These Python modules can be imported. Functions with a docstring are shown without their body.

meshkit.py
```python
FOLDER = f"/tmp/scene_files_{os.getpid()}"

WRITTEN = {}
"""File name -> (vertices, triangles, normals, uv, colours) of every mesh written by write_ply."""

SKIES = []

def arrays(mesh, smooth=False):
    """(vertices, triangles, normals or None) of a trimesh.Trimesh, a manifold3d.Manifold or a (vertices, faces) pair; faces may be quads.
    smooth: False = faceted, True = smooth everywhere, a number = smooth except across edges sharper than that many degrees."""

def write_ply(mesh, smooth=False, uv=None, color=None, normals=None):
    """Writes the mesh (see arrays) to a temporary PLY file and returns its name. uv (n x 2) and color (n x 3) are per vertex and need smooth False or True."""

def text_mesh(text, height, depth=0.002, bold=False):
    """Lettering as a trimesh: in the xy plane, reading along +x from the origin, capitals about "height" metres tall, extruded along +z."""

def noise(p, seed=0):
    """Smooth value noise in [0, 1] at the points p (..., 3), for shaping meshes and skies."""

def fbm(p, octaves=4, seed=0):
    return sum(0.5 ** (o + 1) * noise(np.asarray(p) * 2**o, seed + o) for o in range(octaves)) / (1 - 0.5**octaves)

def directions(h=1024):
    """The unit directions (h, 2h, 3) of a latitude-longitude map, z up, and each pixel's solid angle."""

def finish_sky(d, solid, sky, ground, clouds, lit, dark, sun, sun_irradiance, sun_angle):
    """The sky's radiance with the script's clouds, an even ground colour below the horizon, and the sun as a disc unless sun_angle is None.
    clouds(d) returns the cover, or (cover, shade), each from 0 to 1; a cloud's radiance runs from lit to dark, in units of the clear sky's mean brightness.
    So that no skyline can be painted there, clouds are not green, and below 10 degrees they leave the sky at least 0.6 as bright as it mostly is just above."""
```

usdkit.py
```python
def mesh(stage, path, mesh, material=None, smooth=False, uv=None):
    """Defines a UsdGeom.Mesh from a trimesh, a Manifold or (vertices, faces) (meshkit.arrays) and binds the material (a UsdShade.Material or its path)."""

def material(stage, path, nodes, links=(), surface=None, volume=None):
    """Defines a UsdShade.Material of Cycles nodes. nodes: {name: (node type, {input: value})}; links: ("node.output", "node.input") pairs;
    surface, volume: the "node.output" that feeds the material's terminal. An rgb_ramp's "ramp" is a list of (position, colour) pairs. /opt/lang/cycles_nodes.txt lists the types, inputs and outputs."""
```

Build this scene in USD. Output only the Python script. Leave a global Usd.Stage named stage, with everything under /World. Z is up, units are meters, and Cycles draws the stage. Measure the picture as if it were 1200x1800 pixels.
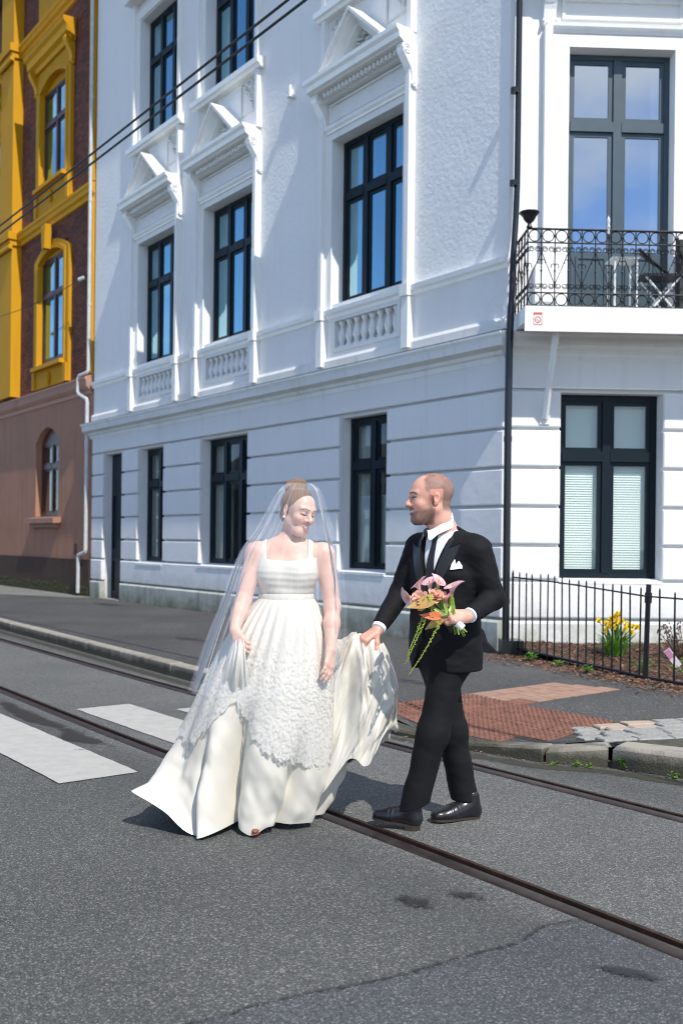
import math, random
import numpy as np, trimesh, usdkit, meshkit
import shapely.geometry as sg
from scipy.spatial import Delaunay
from scipy.interpolate import PchipInterpolator, CubicSpline
from pxr import Usd, UsdGeom, UsdLux, UsdShade, Gf, Sdf, Vt

stage = Usd.Stage.CreateInMemory()
UsdGeom.SetStageUpAxis(stage, UsdGeom.Tokens.z)
UsdGeom.SetStageMetersPerUnit(stage, 1.0)
UsdGeom.Xform.Define(stage, '/World')
random.seed(7)
rng = np.random.default_rng(7)
PI = math.pi

# ------------------------------------------------------------------ camera, sky, sun, exposure
EXPOSURE = 0.53
SUN_INT = 0.88
SKY_STR = 0.15
SUN_EL = math.radians(50)
SUN_H = np.array([0.485, -0.8745])          # horizontal direction towards the sun
cam = UsdGeom.Camera.Define(stage, '/World/camera')
cam.CreateFocalLengthAttr(35.0)
cam.CreateHorizontalApertureAttr(24.0)
cam.CreateVerticalApertureAttr(36.0)
cam.CreateVerticalApertureOffsetAttr(1.0)
cam.CreateClippingRangeAttr(Gf.Vec2f(0.05, 2000))
cam.CreateFStopAttr(2.8)
cam.CreateFocusDistanceAttr(5.0)
cam.CreateExposureAttr(EXPOSURE)
_ph = 0.011
_m = Gf.Matrix4d(math.cos(_ph), 0, math.sin(_ph), 0,  -math.sin(_ph), 0, math.cos(_ph), 0,  0, -1, 0, 0,  0, 0, 1.44, 1)
cam.AddTransformOp().Set(_m)

SUN_D = np.array([SUN_H[0] * math.cos(SUN_EL), SUN_H[1] * math.cos(SUN_EL), math.sin(SUN_EL)])
SUN_D /= np.linalg.norm(SUN_D)
dome = UsdLux.DomeLight.Define(stage, '/World/sky')
dome.GetPrim().SetCustomDataByKey('kind', 'structure')
sky_mat = usdkit.material(stage, '/World/Looks/sky', {
    'sky': ('sky_texture', {'sky_type': 'single_scattering', 'sun_disc': False, 'sun_elevation': SUN_EL, 'sun_rotation': math.atan2(SUN_H[0], SUN_H[1]), 'air_density': 0.75, 'aerosol_density': 0.05, 'ozone_density': 4.0}),
    'tc': ('texture_coordinate', {}),
    'mp': ('mapping', {'scale': (1.0, 1.0, 2.2), 'location': (11.3, 2.2, 4.38)}),
    'n': ('noise_texture', {'scale': 1.4, 'detail': 7, 'roughness': 0.56}),
    'r': ('rgb_ramp', {'ramp': [(0.0, (0, 0, 0)), (0.50, (0, 0, 0)), (0.62, (0.85, 0.85, 0.85)), (1.0, (1, 1, 1))]}),
    'm': ('mix_color', {'b': (5.2, 5.4, 5.8)}),
    'bg': ('background_shader', {'strength': SKY_STR})},
    [('tc.generated', 'mp.vector'), ('mp.vector', 'n.vector'), ('n.fac', 'r.fac'), ('r.color', 'm.fac'), ('sky.color', 'm.a'), ('m.result', 'bg.color')], surface='bg.background')
UsdShade.MaterialBindingAPI.Apply(dome.GetPrim()).Bind(sky_mat)
sun = UsdLux.DistantLight.Define(stage, '/World/sun')
sun.CreateNormalizeAttr(True)
sun.CreateIntensityAttr(SUN_INT)
sun.CreateAngleAttr(0.5)
sun.CreateColorAttr(Gf.Vec3f(1.0, 0.955, 0.89))
_z = SUN_D; _x = np.cross([0, 0, 1.0], _z); _x /= np.linalg.norm(_x); _y = np.cross(_z, _x)
sun.AddTransformOp().Set(Gf.Matrix4d(*_x, 0, *_y, 0, *_z, 0, 0, 0, 30, 1))

# ------------------------------------------------------------------ helpers
_used = {}
def numbered(parent, name):
    k = (parent, name); n = _used.get(k, 0); _used[k] = n + 1
    return name if n == 0 else '%s_%03d' % (name, n)

def tag(p, label=None, cat=None, group=None, kind=None):
    for k, v in (('label', label), ('category', cat), ('group', group), ('kind', kind)):
        if v: p.SetCustomDataByKey(k, v)
    return p

ORIGIN = {}
def thing(name, label, cat, loc=(0, 0, 0), group=None, kind=None):
    path = '/World/' + numbered('/World', name)
    x = UsdGeom.Xform.Define(stage, path); x.AddTranslateOp().Set(Gf.Vec3d(*map(float, loc)))
    ORIGIN[path] = np.array(loc, float)
    return tag(x.GetPrim(), label, cat, group, kind)

def shape(mesh):
    """(vertices, faces) of trimesh / pair / list of those"""
    if isinstance(mesh, list):
        vs, fs, o = [], [], 0
        for m in mesh:
            v, f = shape(m); vs.append(v); fs.append(f + o); o += len(v)
        return np.vstack(vs), np.vstack(fs)
    if hasattr(mesh, 'vertices'):
        return np.asarray(mesh.vertices, float), np.asarray(mesh.faces, int)
    v, f = np.asarray(mesh[0], float), np.asarray(mesh[1], int)
    if f.shape[1] == 4: f = np.vstack([f[:, [0, 1, 2]], f[:, [0, 2, 3]]])
    return v, f

def part(parent, name, mesh, mat, smooth=False, label=None, kind=None, prim=None, col=None, cat=None, group=None):
    """one Mesh prim in world coordinates under parent (prim or None for /World); col: per-vertex tint"""
    pp = '/World' if parent is None else str(parent.GetPath())
    v, f = shape(mesh)
    top = '/'.join(pp.split('/')[:3])
    v = v - ORIGIN.get(top, np.zeros(3))
    path = pp + '/' + numbered(pp, name)
    m = usdkit.mesh(stage, path, (v, f), M[mat] if isinstance(mat, str) else mat, smooth=smooth)
    if col is not None:
        for nm, arr in col.items():
            arr = np.asarray(arr, np.float32)
            if arr.ndim == 1: arr = np.stack([arr] * 3, 1)
            UsdGeom.PrimvarsAPI(m).CreatePrimvar(nm, Sdf.ValueTypeNames.Color3fArray, 'vertex').Set(Vt.Vec3fArray.FromNumpy(arr))
    return tag(m.GetPrim(), label, cat, group, kind)

def box(a0, a1, b0, b1, c0, c1):
    v = np.array([[x, y, z] for x in (a0, a1) for y in (b0, b1) for z in (c0, c1)], float)
    f = np.array([[0, 1, 3], [0, 3, 2], [4, 6, 7], [4, 7, 5], [0, 4, 5], [0, 5, 1], [2, 3, 7], [2, 7, 6], [0, 2, 6], [0, 6, 4], [1, 5, 7], [1, 7, 3]])
    return v, f

def bevbox(t0, t1, o0, o1, z0, z1, b):
    """block along a wall (t, out, z), its outer face chamfered by b"""
    r = [(t0, z0), (t1, z0), (t1, z1), (t0, z1)]
    ri = [(t0 + b, z0 + b), (t1 - b, z0 + b), (t1 - b, z1 - b), (t0 + b, z1 - b)]
    v = [(t, o0, z) for t, z in r] + [(t, o1 - b, z) for t, z in r] + [(t, o1, z) for t, z in ri]
    f = [(0, 1, 2), (0, 2, 3)]
    for k in range(4):
        j = (k + 1) % 4
        f += [(k, j, 4 + j), (k, 4 + j, 4 + k), (4 + k, 4 + j, 8 + j), (4 + k, 8 + j, 8 + k)]
    f += [(8, 9, 10), (8, 10, 11)]
    return np.array(v, float), np.array(f)

def tube(pts, r, n=6, closed=False, cap=True):
    p = np.asarray(pts, float); m = len(p)
    rr = np.broadcast_to(np.asarray(r, float), (m,))
    if closed: tan = np.roll(p, -1, 0) - np.roll(p, 1, 0)
    else: tan = np.gradient(p, axis=0)
    tan /= np.maximum(np.linalg.norm(tan, axis=1, keepdims=True), 1e-12)
    a = np.array([0, 0, 1.0]) if abs(tan[0, 2]) < 0.9 else np.array([1.0, 0, 0])
    u = np.cross(tan[0], a); u /= np.linalg.norm(u)
    rings = []
    for i in range(m):
        u = u - tan[i] * (u @ tan[i]); u /= max(np.linalg.norm(u), 1e-9)
        w = np.cross(tan[i], u)
        th = np.arange(n) / n * 2 * PI
        rings.append(p[i] + rr[i] * (np.cos(th)[:, None] * u + np.sin(th)[:, None] * w))
    v = np.vstack(rings); f = []
    for i in range(m if closed else m - 1):
        j = (i + 1) % m
        for k in range(n):
            l = (k + 1) % n
            f += [(i * n + k, i * n + l, j * n + l), (i * n + k, j * n + l, j * n + k)]
    if cap and not closed:
        v = np.vstack([v, p[:1], p[-1:]]); c0 = len(v) - 2
        for k in range(n):
            l = (k + 1) % n
            f += [(c0, l, k), (c0 + 1, (m - 1) * n + k, (m - 1) * n + l)]
    return v, np.array(f)

def lathe(prof, n=12, centre=(0, 0, 0)):
    """prof: (radius, z) from bottom to top"""
    prof = np.array(prof, float); th = np.arange(n) / n * 2 * PI
    v = np.vstack([np.stack([r * np.cos(th), r * np.sin(th), np.full(n, z)], 1) for r, z in prof]) + np.array(centre)
    f = []
    for i in range(len(prof) - 1):
        for k in range(n):
            l = (k + 1) % n
            f += [(i * n + k, i * n + l, (i + 1) * n + l), (i * n + k, (i + 1) * n + l, (i + 1) * n + k)]
    return v, np.array(f)

def grid_faces(nu, nv, wrap=False):
    f = []
    i = np.arange(nv - 1)[:, None]; j = np.arange(nu if wrap else nu - 1)[None, :]
    a = i * nu + j; b = i * nu + (j + 1) % nu; c = (i + 1) * nu + (j + 1) % nu; d = (i + 1) * nu + j
    return np.concatenate([np.stack([a, b, c], -1).reshape(-1, 3), np.stack([a, c, d], -1).reshape(-1, 3)])

def extrude(poly, d0, d1):
    """shapely polygon in (a, c) extruded along b from d0 to d1 -> (a, b, c)"""
    if hasattr(poly, 'geoms'): return shape([extrude(g, d0, d1) for g in poly.geoms if g.geom_type == 'Polygon' and g.area > 1e-5])
    m = trimesh.creation.extrude_polygon(poly, d1 - d0, engine='earcut')
    v = np.asarray(m.vertices); v = np.stack([v[:, 0], v[:, 2] + d0, v[:, 1]], 1)
    return v, np.asarray(m.faces)[:, ::-1]

def fit(mesh, o, ax, ay, az=(0, 0, 1)):
    v, f = shape(mesh)
    A = np.array([ax, ay, az], float)
    v = v @ A + np.asarray(o, float)
    if np.linalg.det(A) < 0: f = f[:, ::-1]
    return v, f

def blob(c, r, seed=0, sub=1, amp=0.0):
    m = trimesh.creation.icosphere(subdivisions=sub)
    v = np.asarray(m.vertices) * np.asarray(r, float)
    if amp: v = v * (1 + amp * (meshkit.noise(np.asarray(m.vertices) * 2.1 + seed * 7.3, seed)[:, None] - 0.5) * 2)
    return v + np.asarray(c, float), np.asarray(m.faces)

# ------------------------------------------------------------------ materials
M = {}
def mat(name, nodes, links=(), surface='p.BSDF'):
    M[name] = usdkit.material(stage, '/World/Looks/' + name, nodes, links, surface=surface)
def simple(name, color, rough=0.6, metal=0.0, var=0.0, vscale=6.0, bump=0.0, bscale=60.0, **kw):
    nodes = {'p': ('principled_bsdf', {'base_color': color, 'roughness': rough, 'metallic': metal, **kw})}; links = []
    if var or bump: nodes['g'] = ('geometry', {})
    if var:
        c = np.array(color)
        nodes['n'] = ('noise_texture', {'scale': vscale, 'detail': 5, 'roughness': 0.6})
        nodes['r'] = ('rgb_ramp', {'ramp': [(0.3, tuple(c * (1 - var))), (0.7, tuple(np.minimum(c * (1 + var * 0.5), 0.95)))]})
        links += [('g.position', 'n.vector'), ('n.fac', 'r.fac'), ('r.color', 'p.base_color')]
    if bump:
        nodes['nb'] = ('noise_texture', {'scale': bscale, 'detail': 4, 'roughness': 0.6})
        nodes['b'] = ('bump', {'strength': bump, 'distance': 0.01})
        links += [('g.position', 'nb.vector'), ('nb.fac', 'b.height'), ('b.normal', 'p.normal')]
    mat(name, nodes, links)

def painted_wall(name, color, bump, bscale, dirt=0.12, grime=(0.30, 0.31, 0.24), low=None):
    nodes = {'g': ('geometry', {}), 'p': ('principled_bsdf', {'roughness': 0.75, 'specular_ior_level': 0.25}),
             'n': ('noise_texture', {'scale': 0.9, 'detail': 7, 'roughness': 0.65}), 'r': ('rgb_ramp', {'ramp': [(0.48, (0, 0, 0)), (0.75, (dirt,) * 3)]}),
             'mp': ('mapping', {'scale': (7, 7, 0.35)}), 'ns': ('noise_texture', {'scale': 1.0, 'detail': 6, 'roughness': 0.6}), 'rs': ('rgb_ramp', {'ramp': [(0.52, (0, 0, 0)), (0.78, (dirt * 1.3,) * 3)]}),
             'm1': ('mix_color', {'a': color, 'b': grime}), 'm2': ('mix_color', {'b': tuple(np.array(grime) * 0.8)}),
             'nb': ('noise_texture', {'scale': bscale, 'detail': 5, 'roughness': 0.55}), 'nl': ('noise_texture', {'scale': 2.2, 'detail': 2}), 'mx': ('math', {'math_type': 'multiply_add', 'value2': 0.9}),
             'b': ('bump', {'strength': bump, 'distance': 0.012})}
    links = [('g.position', 'n.vector'), ('n.fac', 'r.fac'), ('r.color', 'm1.fac'), ('m1.result', 'm2.a'), ('g.position', 'mp.vector'), ('mp.vector', 'ns.vector'), ('ns.fac', 'rs.fac'), ('rs.color', 'm2.fac'),
             ('g.position', 'nb.vector'), ('g.position', 'nl.vector'), ('nb.fac', 'mx.value1'), ('nl.fac', 'mx.value3'), ('mx.value', 'b.height'), ('b.normal', 'p.normal')]
    if low:  # weathering of the lowest band: splash dirt and moss; kerb also painted shade
        z0, z1, lc = low[:3]; r0, r1 = low[3] if len(low) > 3 else (0.15, 0.55)
        nodes.update({'sx': ('separate_xyz', {}), 'mr': ('map_range', {'from_min': z1, 'from_max': z0, 'to_min': 0.0, 'to_max': 1.0, 'clamp': True}), 'nm': ('noise_texture', {'scale': 3.5, 'detail': 7, 'roughness': 0.7}),
                      'mm': ('math', {'math_type': 'multiply'}), 'rr': ('rgb_ramp', {'ramp': [(r0, (0, 0, 0)), (r1, (0.88,) * 3)]}), 'm3': ('mix_color', {'b': lc})})
        links += [('g.position', 'sx.vector'), ('sx.z', 'mr.value'), ('g.position', 'nm.vector'), ('nm.fac', 'mm.value1'), ('mr.result', 'mm.value2'), ('mm.value', 'rr.fac'), ('rr.color', 'm3.fac'), ('m2.result', 'm3.a'), ('m3.result', 'p.base_color')]
    else: links += [('m2.result', 'p.base_color')]
    mat(name, nodes, links)

painted_wall('white_stucco', (0.80, 0.80, 0.79), 0.8, 17.0, dirt=0.06)
painted_wall('white_paint', (0.80, 0.80, 0.79), 0.4, 9.0, dirt=0.08, low=(0.1, 1.1, (0.33, 0.34, 0.27)))
painted_wall('white_trim', (0.81, 0.81, 0.79), 0.12, 30.0, dirt=0.10)
painted_wall('cornice_paint', (0.74, 0.74, 0.72), 0.2, 40.0, dirt=0.22, grime=(0.3, 0.28, 0.22))
painted_wall('weathered_top', (0.30, 0.29, 0.26), 0.5, 40.0, dirt=0.8, grime=(0.10, 0.10, 0.08))
painted_wall('grey_plinth', (0.50, 0.52, 0.48), 0.5, 12.0, dirt=0.5, grime=(0.17, 0.18, 0.11), low=(0.1, 0.7, (0.13, 0.13, 0.07)))
painted_wall('relief_paint', (0.68, 0.68, 0.64), 0.5, 50.0, dirt=0.6, grime=(0.2, 0.19, 0.16))
painted_wall('pink_render', (0.40, 0.20, 0.125), 0.25, 12.0, dirt=0.35, grime=(0.17, 0.10, 0.075))
painted_wall('pink_trim', (0.40, 0.22, 0.16), 0.2, 20.0, dirt=0.3, grime=(0.2, 0.12, 0.09))
painted_wall('brown_plinth', (0.075, 0.042, 0.028), 0.7, 8.0, dirt=0.5, grime=(0.03, 0.025, 0.02), low=(0.10, 0.52, (0.065, 0.060, 0.012), (0.08, 0.30)))
painted_wall('yellow_paint', (0.56, 0.275, 0.004), 0.12, 30.0, dirt=0.22, grime=(0.28, 0.16, 0.02))
simple('window_paint', (0.007, 0.014, 0.020), 0.4, var=0.15, specular_ior_level=0.2)
simple('door_paint', (0.045, 0.075, 0.095), 0.4, var=0.12)
simple('brown_paint', (0.055, 0.022, 0.018), 0.4, var=0.2)
simple('curtain_cloth', (0.66, 0.64, 0.60), 0.9)
simple('curtain_grey', (0.42, 0.45, 0.42), 0.9)
simple('blind_slat', (0.72, 0.78, 0.74), 0.5)
simple('red_curtain', (0.35, 0.06, 0.05), 0.8)
simple('room_dark', (0.05, 0.05, 0.05), 0.9)
simple('black_iron', (0.012, 0.012, 0.012), 0.35, metal=0.2, bump=0.2, bscale=90)
simple('black_paint', (0.010, 0.012, 0.014), 0.25)
simple('roof_slate', (0.06, 0.06, 0.065), 0.6, var=0.3)
simple('white_plastic', (0.78, 0.79, 0.78), 0.4)
simple('zinc_pipe', (0.55, 0.57, 0.57), 0.4, metal=0.1, var=0.15)
simple('wire_black', (0.008, 0.008, 0.008), 0.5)
simple('insulator', (0.5, 0.52, 0.5), 0.2)
simple('dark_mesh', (0.03, 0.035, 0.04), 0.8)
simple('sticker_white', (0.8, 0.78, 0.74), 0.5)
simple('sticker_red', (0.55, 0.10, 0.07), 0.5)
simple('rail_side', (0.055, 0.030, 0.02), 0.6, metal=0.5, var=0.5, vscale=14, bump=0.3)
simple('rail_head', (0.085, 0.062, 0.055), 0.42, metal=0.75, var=0.4, vscale=9)
painted_wall('kerb_granite', (0.33, 0.30, 0.25), 0.6, 70.0, dirt=0.55, grime=(0.14, 0.12, 0.09), low=(0.0, 0.145, (0.035, 0.034, 0.02), (0.03, 0.30)))  # dark low band: moss, plus the shade of the kerb face put into colour
simple('road_paint', (0.415, 0.405, 0.37), 0.75, var=0.12, vscale=9, bump=0.5, bscale=160)
simple('sett_granite', (0.30, 0.295, 0.275), 0.8, var=0.3, vscale=40, bump=0.6, bscale=90)
simple('sett_pink', (0.42, 0.33, 0.26), 0.8, var=0.2, vscale=50, bump=0.5, bscale=120)
simple('tile_red', (0.200, 0.088, 0.058), 0.8, var=0.4, vscale=12, bump=0.3, bscale=100)
simple('tile_tan', (0.33, 0.20, 0.14), 0.75, var=0.22, vscale=10, bump=0.2, bscale=120)
simple('mulch_soil', (0.075, 0.040, 0.025), 0.95, var=0.6, vscale=30, bump=1.0, bscale=55)
simple('joint_soil', (0.065, 0.064, 0.042), 0.95, var=0.6, vscale=25)
simple('tag_white', (0.75, 0.72, 0.74), 0.5)
simple('tag_pink', (0.6, 0.25, 0.4), 0.5)

def asphalt(name, dark, mid, light, scale, fade=False, patch=0.25, vrough=0.8):
    nodes = {'g': ('geometry', {}), 'p': ('principled_bsdf', {'roughness': vrough, 'specular_ior_level': 0.35}),
             'v': ('voronoi_texture', {'scale': scale, 'feature': 'f1'}), 'sc': ('separate_color', {}),
             'r': ('rgb_ramp', {'ramp': [(0.0, dark), (0.35, dark), (0.55, mid), (0.86, mid), (0.95, light), (1.0, tuple(min(1, x * 1.25) for x in light))]}),
             'hs': ('hsv', {'saturation': 0.9}),
             'n': ('noise_texture', {'scale': 0.55, 'detail': 7, 'roughness': 0.6}), 'rn': ('rgb_ramp', {'ramp': [(0.3, (1 - patch,) * 3), (0.7, (1.0 + patch * 0.4,) * 3)]}),
             'mu': ('mix_color', {'blend_type': 'multiply', 'fac': 1.0}), 'b': ('bump', {'strength': 0.35, 'distance': 0.004, 'invert': True}),
             'n2': ('noise_texture', {'scale': scale * 2.5, 'detail': 3}), 'm2': ('mix_color', {'blend_type': 'multiply', 'fac': 1.0}), 'r2': ('rgb_ramp', {'ramp': [(0.3, (0.7,) * 3), (0.7, (1.25,) * 3)]}),
             'vw': ('voronoi_texture', {'scale': 7.0}), }
    links = [('g.position', 'v.vector'), ('v.color', 'sc.color'), ('sc.r', 'r.fac'), ('g.position', 'n.vector'), ('n.fac', 'rn.fac'), ('r.color', 'mu.a'), ('rn.color', 'mu.b'), ('g.position', 'n2.vector'), ('n2.fac', 'r2.fac'), ('mu.result', 'm2.a'), ('r2.color', 'm2.b'), ('v.distance', 'b.height'), ('b.normal', 'p.normal')]
    nodes.pop('vw'); nodes.pop('hs')
    links.append(('m2.result', 'p.base_color'))
    if fade:
        nodes.update({'fa': ('attribute', {'attribute': 'fade'}), 'tt': ('transparent_bsdf', {}), 'xx': ('mix_closure', {})}); links += [('fa.fac', 'xx.fac'), ('tt.BSDF', 'xx.closure1'), ('p.BSDF', 'xx.closure2')]
    mat(name, nodes, links, surface='xx.closure' if fade else 'p.BSDF')
asphalt('asphalt_road', (0.051, 0.057, 0.056), (0.101, 0.104, 0.098), (0.235, 0.22, 0.19), 190)
asphalt('asphalt_backscatter', (0.070, 0.075, 0.073), (0.138, 0.139, 0.132), (0.28, 0.265, 0.235), 190, fade=True)  # lighter tone round the rails: brighter backscatter of the road put into the colour
asphalt('asphalt_new', (0.046, 0.050, 0.054), (0.088, 0.092, 0.096), (0.20, 0.20, 0.195), 200)
asphalt('asphalt_walk', (0.055, 0.055, 0.054), (0.080, 0.079, 0.076), (0.16, 0.155, 0.145), 110, patch=0.35)
asphalt('concrete_walk', (0.16, 0.165, 0.15), (0.21, 0.21, 0.19), (0.30, 0.3, 0.28), 60)
asphalt('asphalt_wet', (0.012, 0.012, 0.012), (0.022, 0.021, 0.02), (0.06, 0.055, 0.05), 95, vrough=0.5)
asphalt('tar', (0.012, 0.012, 0.012), (0.02, 0.02, 0.02), (0.06, 0.06, 0.06), 60, vrough=0.7)

def bricks():
    nodes = {'g': ('geometry', {}), 'mp': ('mapping', {}), 'vm': ('vector_math', {'math_type': 'dot_product', 'vector2': tuple(DL)}), 'sx': ('separate_xyz', {}), 'cb': ('combine_xyz', {}),
             'br': ('brick_texture', {'scale': 1.0, 'brick_width': 0.24, 'row_height': 0.077, 'mortar_size': 0.011, 'mortar_smooth': 0.2, 'color1': (0.22, 0.055, 0.025), 'color2': (0.075, 0.022, 0.012), 'mortar': (0.045, 0.03, 0.024), 'bias': -0.1}),
             'n': ('noise_texture', {'scale': 1.3, 'detail': 5}), 'r': ('rgb_ramp', {'ramp': [(0.3, (0.7,) * 3), (0.7, (1.2,) * 3)]}), 'mu': ('mix_color', {'blend_type': 'multiply', 'fac': 1.0}),
             'b': ('bump', {'strength': 0.6, 'distance': 0.01, 'invert': True}), 'p': ('principled_bsdf', {'roughness': 0.85})}
    mat('dark_brick', nodes, [('g.position', 'vm.vector1'), ('g.position', 'sx.vector'), ('vm.value', 'cb.x'), ('sx.z', 'cb.y'), ('cb.vector', 'br.vector'), ('br.color', 'mu.a'), ('g.position', 'n.vector'), ('n.fac', 'r.fac'), ('r.color', 'mu.b'), ('mu.result', 'p.base_color'), ('br.fac', 'b.height'), ('b.normal', 'p.normal')])

def glass(name, tint, see, mirror):
    """window pane: clear, its mirror share growing towards grazing angles (Schlick) from the share it has head-on"""
    mat(name, {'t': ('transparent_bsdf', {'color': see}), 'gl': ('glossy_bsdf', {'color': tint, 'roughness': 0.004}), 'f': ('layer_weight', {'blend': 0.5}), 'pw': ('math', {'math_type': 'power', 'value2': 5.0}), 'c': ('math', {'math_type': 'multiply_add', 'value2': 1 - mirror, 'value3': mirror}), 'm': ('mix_closure', {}), 'g': ('geometry', {}), 'n': ('noise_texture', {'scale': 1.1, 'detail': 1}), 'b': ('bump', {'strength': 0.12, 'distance': 0.02})},
        [('f.facing', 'pw.value1'), ('pw.value', 'c.value1'), ('c.value', 'm.fac'), ('t.BSDF', 'm.closure1'), ('gl.BSDF', 'm.closure2'), ('g.position', 'n.vector'), ('n.fac', 'b.height'), ('b.normal', 'gl.normal')], surface='m.closure')
glass('window_glass', (0.50, 0.86, 1.0), (0.85, 0.88, 0.88), 0.60)     # upper storeys: deep blue sky reflection put into tint and mirror share
glass('door_glass', (0.85, 0.93, 1.0), (0.7, 0.74, 0.74), 0.50)
glass('clear_glass', (0.95, 1, 1), (0.92, 0.97, 0.96), 0.07)

def leafmat(name, c1, c2, trans=0.35, rough=0.5):
    mat(name, {'oi': ('geometry', {}), 'n': ('noise_texture', {'scale': 12.0, 'detail': 2}), 'r': ('rgb_ramp', {'ramp': [(0.35, c1), (0.65, c2)]}), 'p': ('principled_bsdf', {'roughness': rough}), 't': ('translucent_bsdf', {}), 'm': ('mix_closure', {'fac': trans})},
        [('oi.position', 'n.vector'), ('n.fac', 'r.fac'), ('r.color', 'p.base_color'), ('r.color', 't.color'), ('p.BSDF', 'm.closure1'), ('t.BSDF', 'm.closure2')], surface='m.closure')
leafmat('leaf_green', (0.05, 0.13, 0.015), (0.10, 0.22, 0.025))
leafmat('leaf_bright', (0.09, 0.24, 0.02), (0.16, 0.34, 0.04))
leafmat('daffodil_yellow', (0.75, 0.50, 0.01), (0.8, 0.6, 0.03), 0.25)
simple('moss_green', (0.050, 0.048, 0.012), 0.95, var=0.5, vscale=20, bump=0.8, bscale=60)
leafmat('leaf_brown', (0.085, 0.038, 0.022), (0.30, 0.16, 0.095), 0.15, 0.7)
leafmat('twig_purple', (0.10, 0.06, 0.05), (0.2, 0.12, 0.08), 0.2)

def faded(name, c, rough, scale=9.0):
    mat(name, {'g': ('geometry', {}), 'a': ('attribute', {'attribute': 'fade'}), 'n': ('noise_texture', {'scale': scale, 'detail': 8, 'roughness': 0.72}), 'v': ('voronoi_texture', {'scale': 110.0}), 'mv': ('math', {'math_type': 'multiply_add', 'value2': 0.25}), 'ad': ('math', {'math_type': 'add'}), 'mr': ('map_range', {'from_min': 1.02, 'from_max': 1.22, 'to_min': 0.0, 'to_max': 0.92, 'clamp': True}), 'p': ('principled_bsdf', {'base_color': c, 'roughness': rough}), 't': ('transparent_bsdf', {}), 'x': ('mix_closure', {})},
        [('g.position', 'n.vector'), ('g.position', 'v.vector'), ('v.distance', 'mv.value1'), ('n.fac', 'mv.value3'), ('mv.value', 'ad.value1'), ('a.fac', 'ad.value2'), ('ad.value', 'mr.value'), ('mr.result', 'x.fac'), ('t.BSDF', 'x.closure1'), ('p.BSDF', 'x.closure2')], surface='x.closure')
faded('oil', (0.016, 0.016, 0.016), 0.6, 30.0)
faded('wet_dirt', (0.022, 0.019, 0.015), 0.55, 5.0)
faded('damp_stain', (0.03, 0.029, 0.026), 0.7, 2.2)
faded('rust_stain', (0.075, 0.045, 0.028), 0.8, 6.0)
faded('gutter_dirt', (0.04, 0.036, 0.022), 0.9, 6.0)
# ------------------------------------------------------------------ layout of the street (metres)
K = np.array([1.9605, 11.9492, 0.0])                       # street corner of the white house
DL = np.array([-0.596, 0.803, 0.0]); DL /= np.linalg.norm(DL)
NL = np.array([-DL[1], DL[0], 0.0])                        # outward from the long facade
DR = np.array([math.cos(0.042), math.sin(0.042), 0.0]); NR = np.array([DR[1], -DR[0], 0.0])
UP = np.array([0, 0, 1.0])
bricks()
def WL(m): return fit(m, K, DL, NL)
def WR(m): return fit(m, K, DR, NR)
def smooth(e0, e1, x):
    t = np.clip((np.asarray(x, float) - e0) / (e1 - e0), 0, 1); return t * t * (3 - 2 * t)

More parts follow.
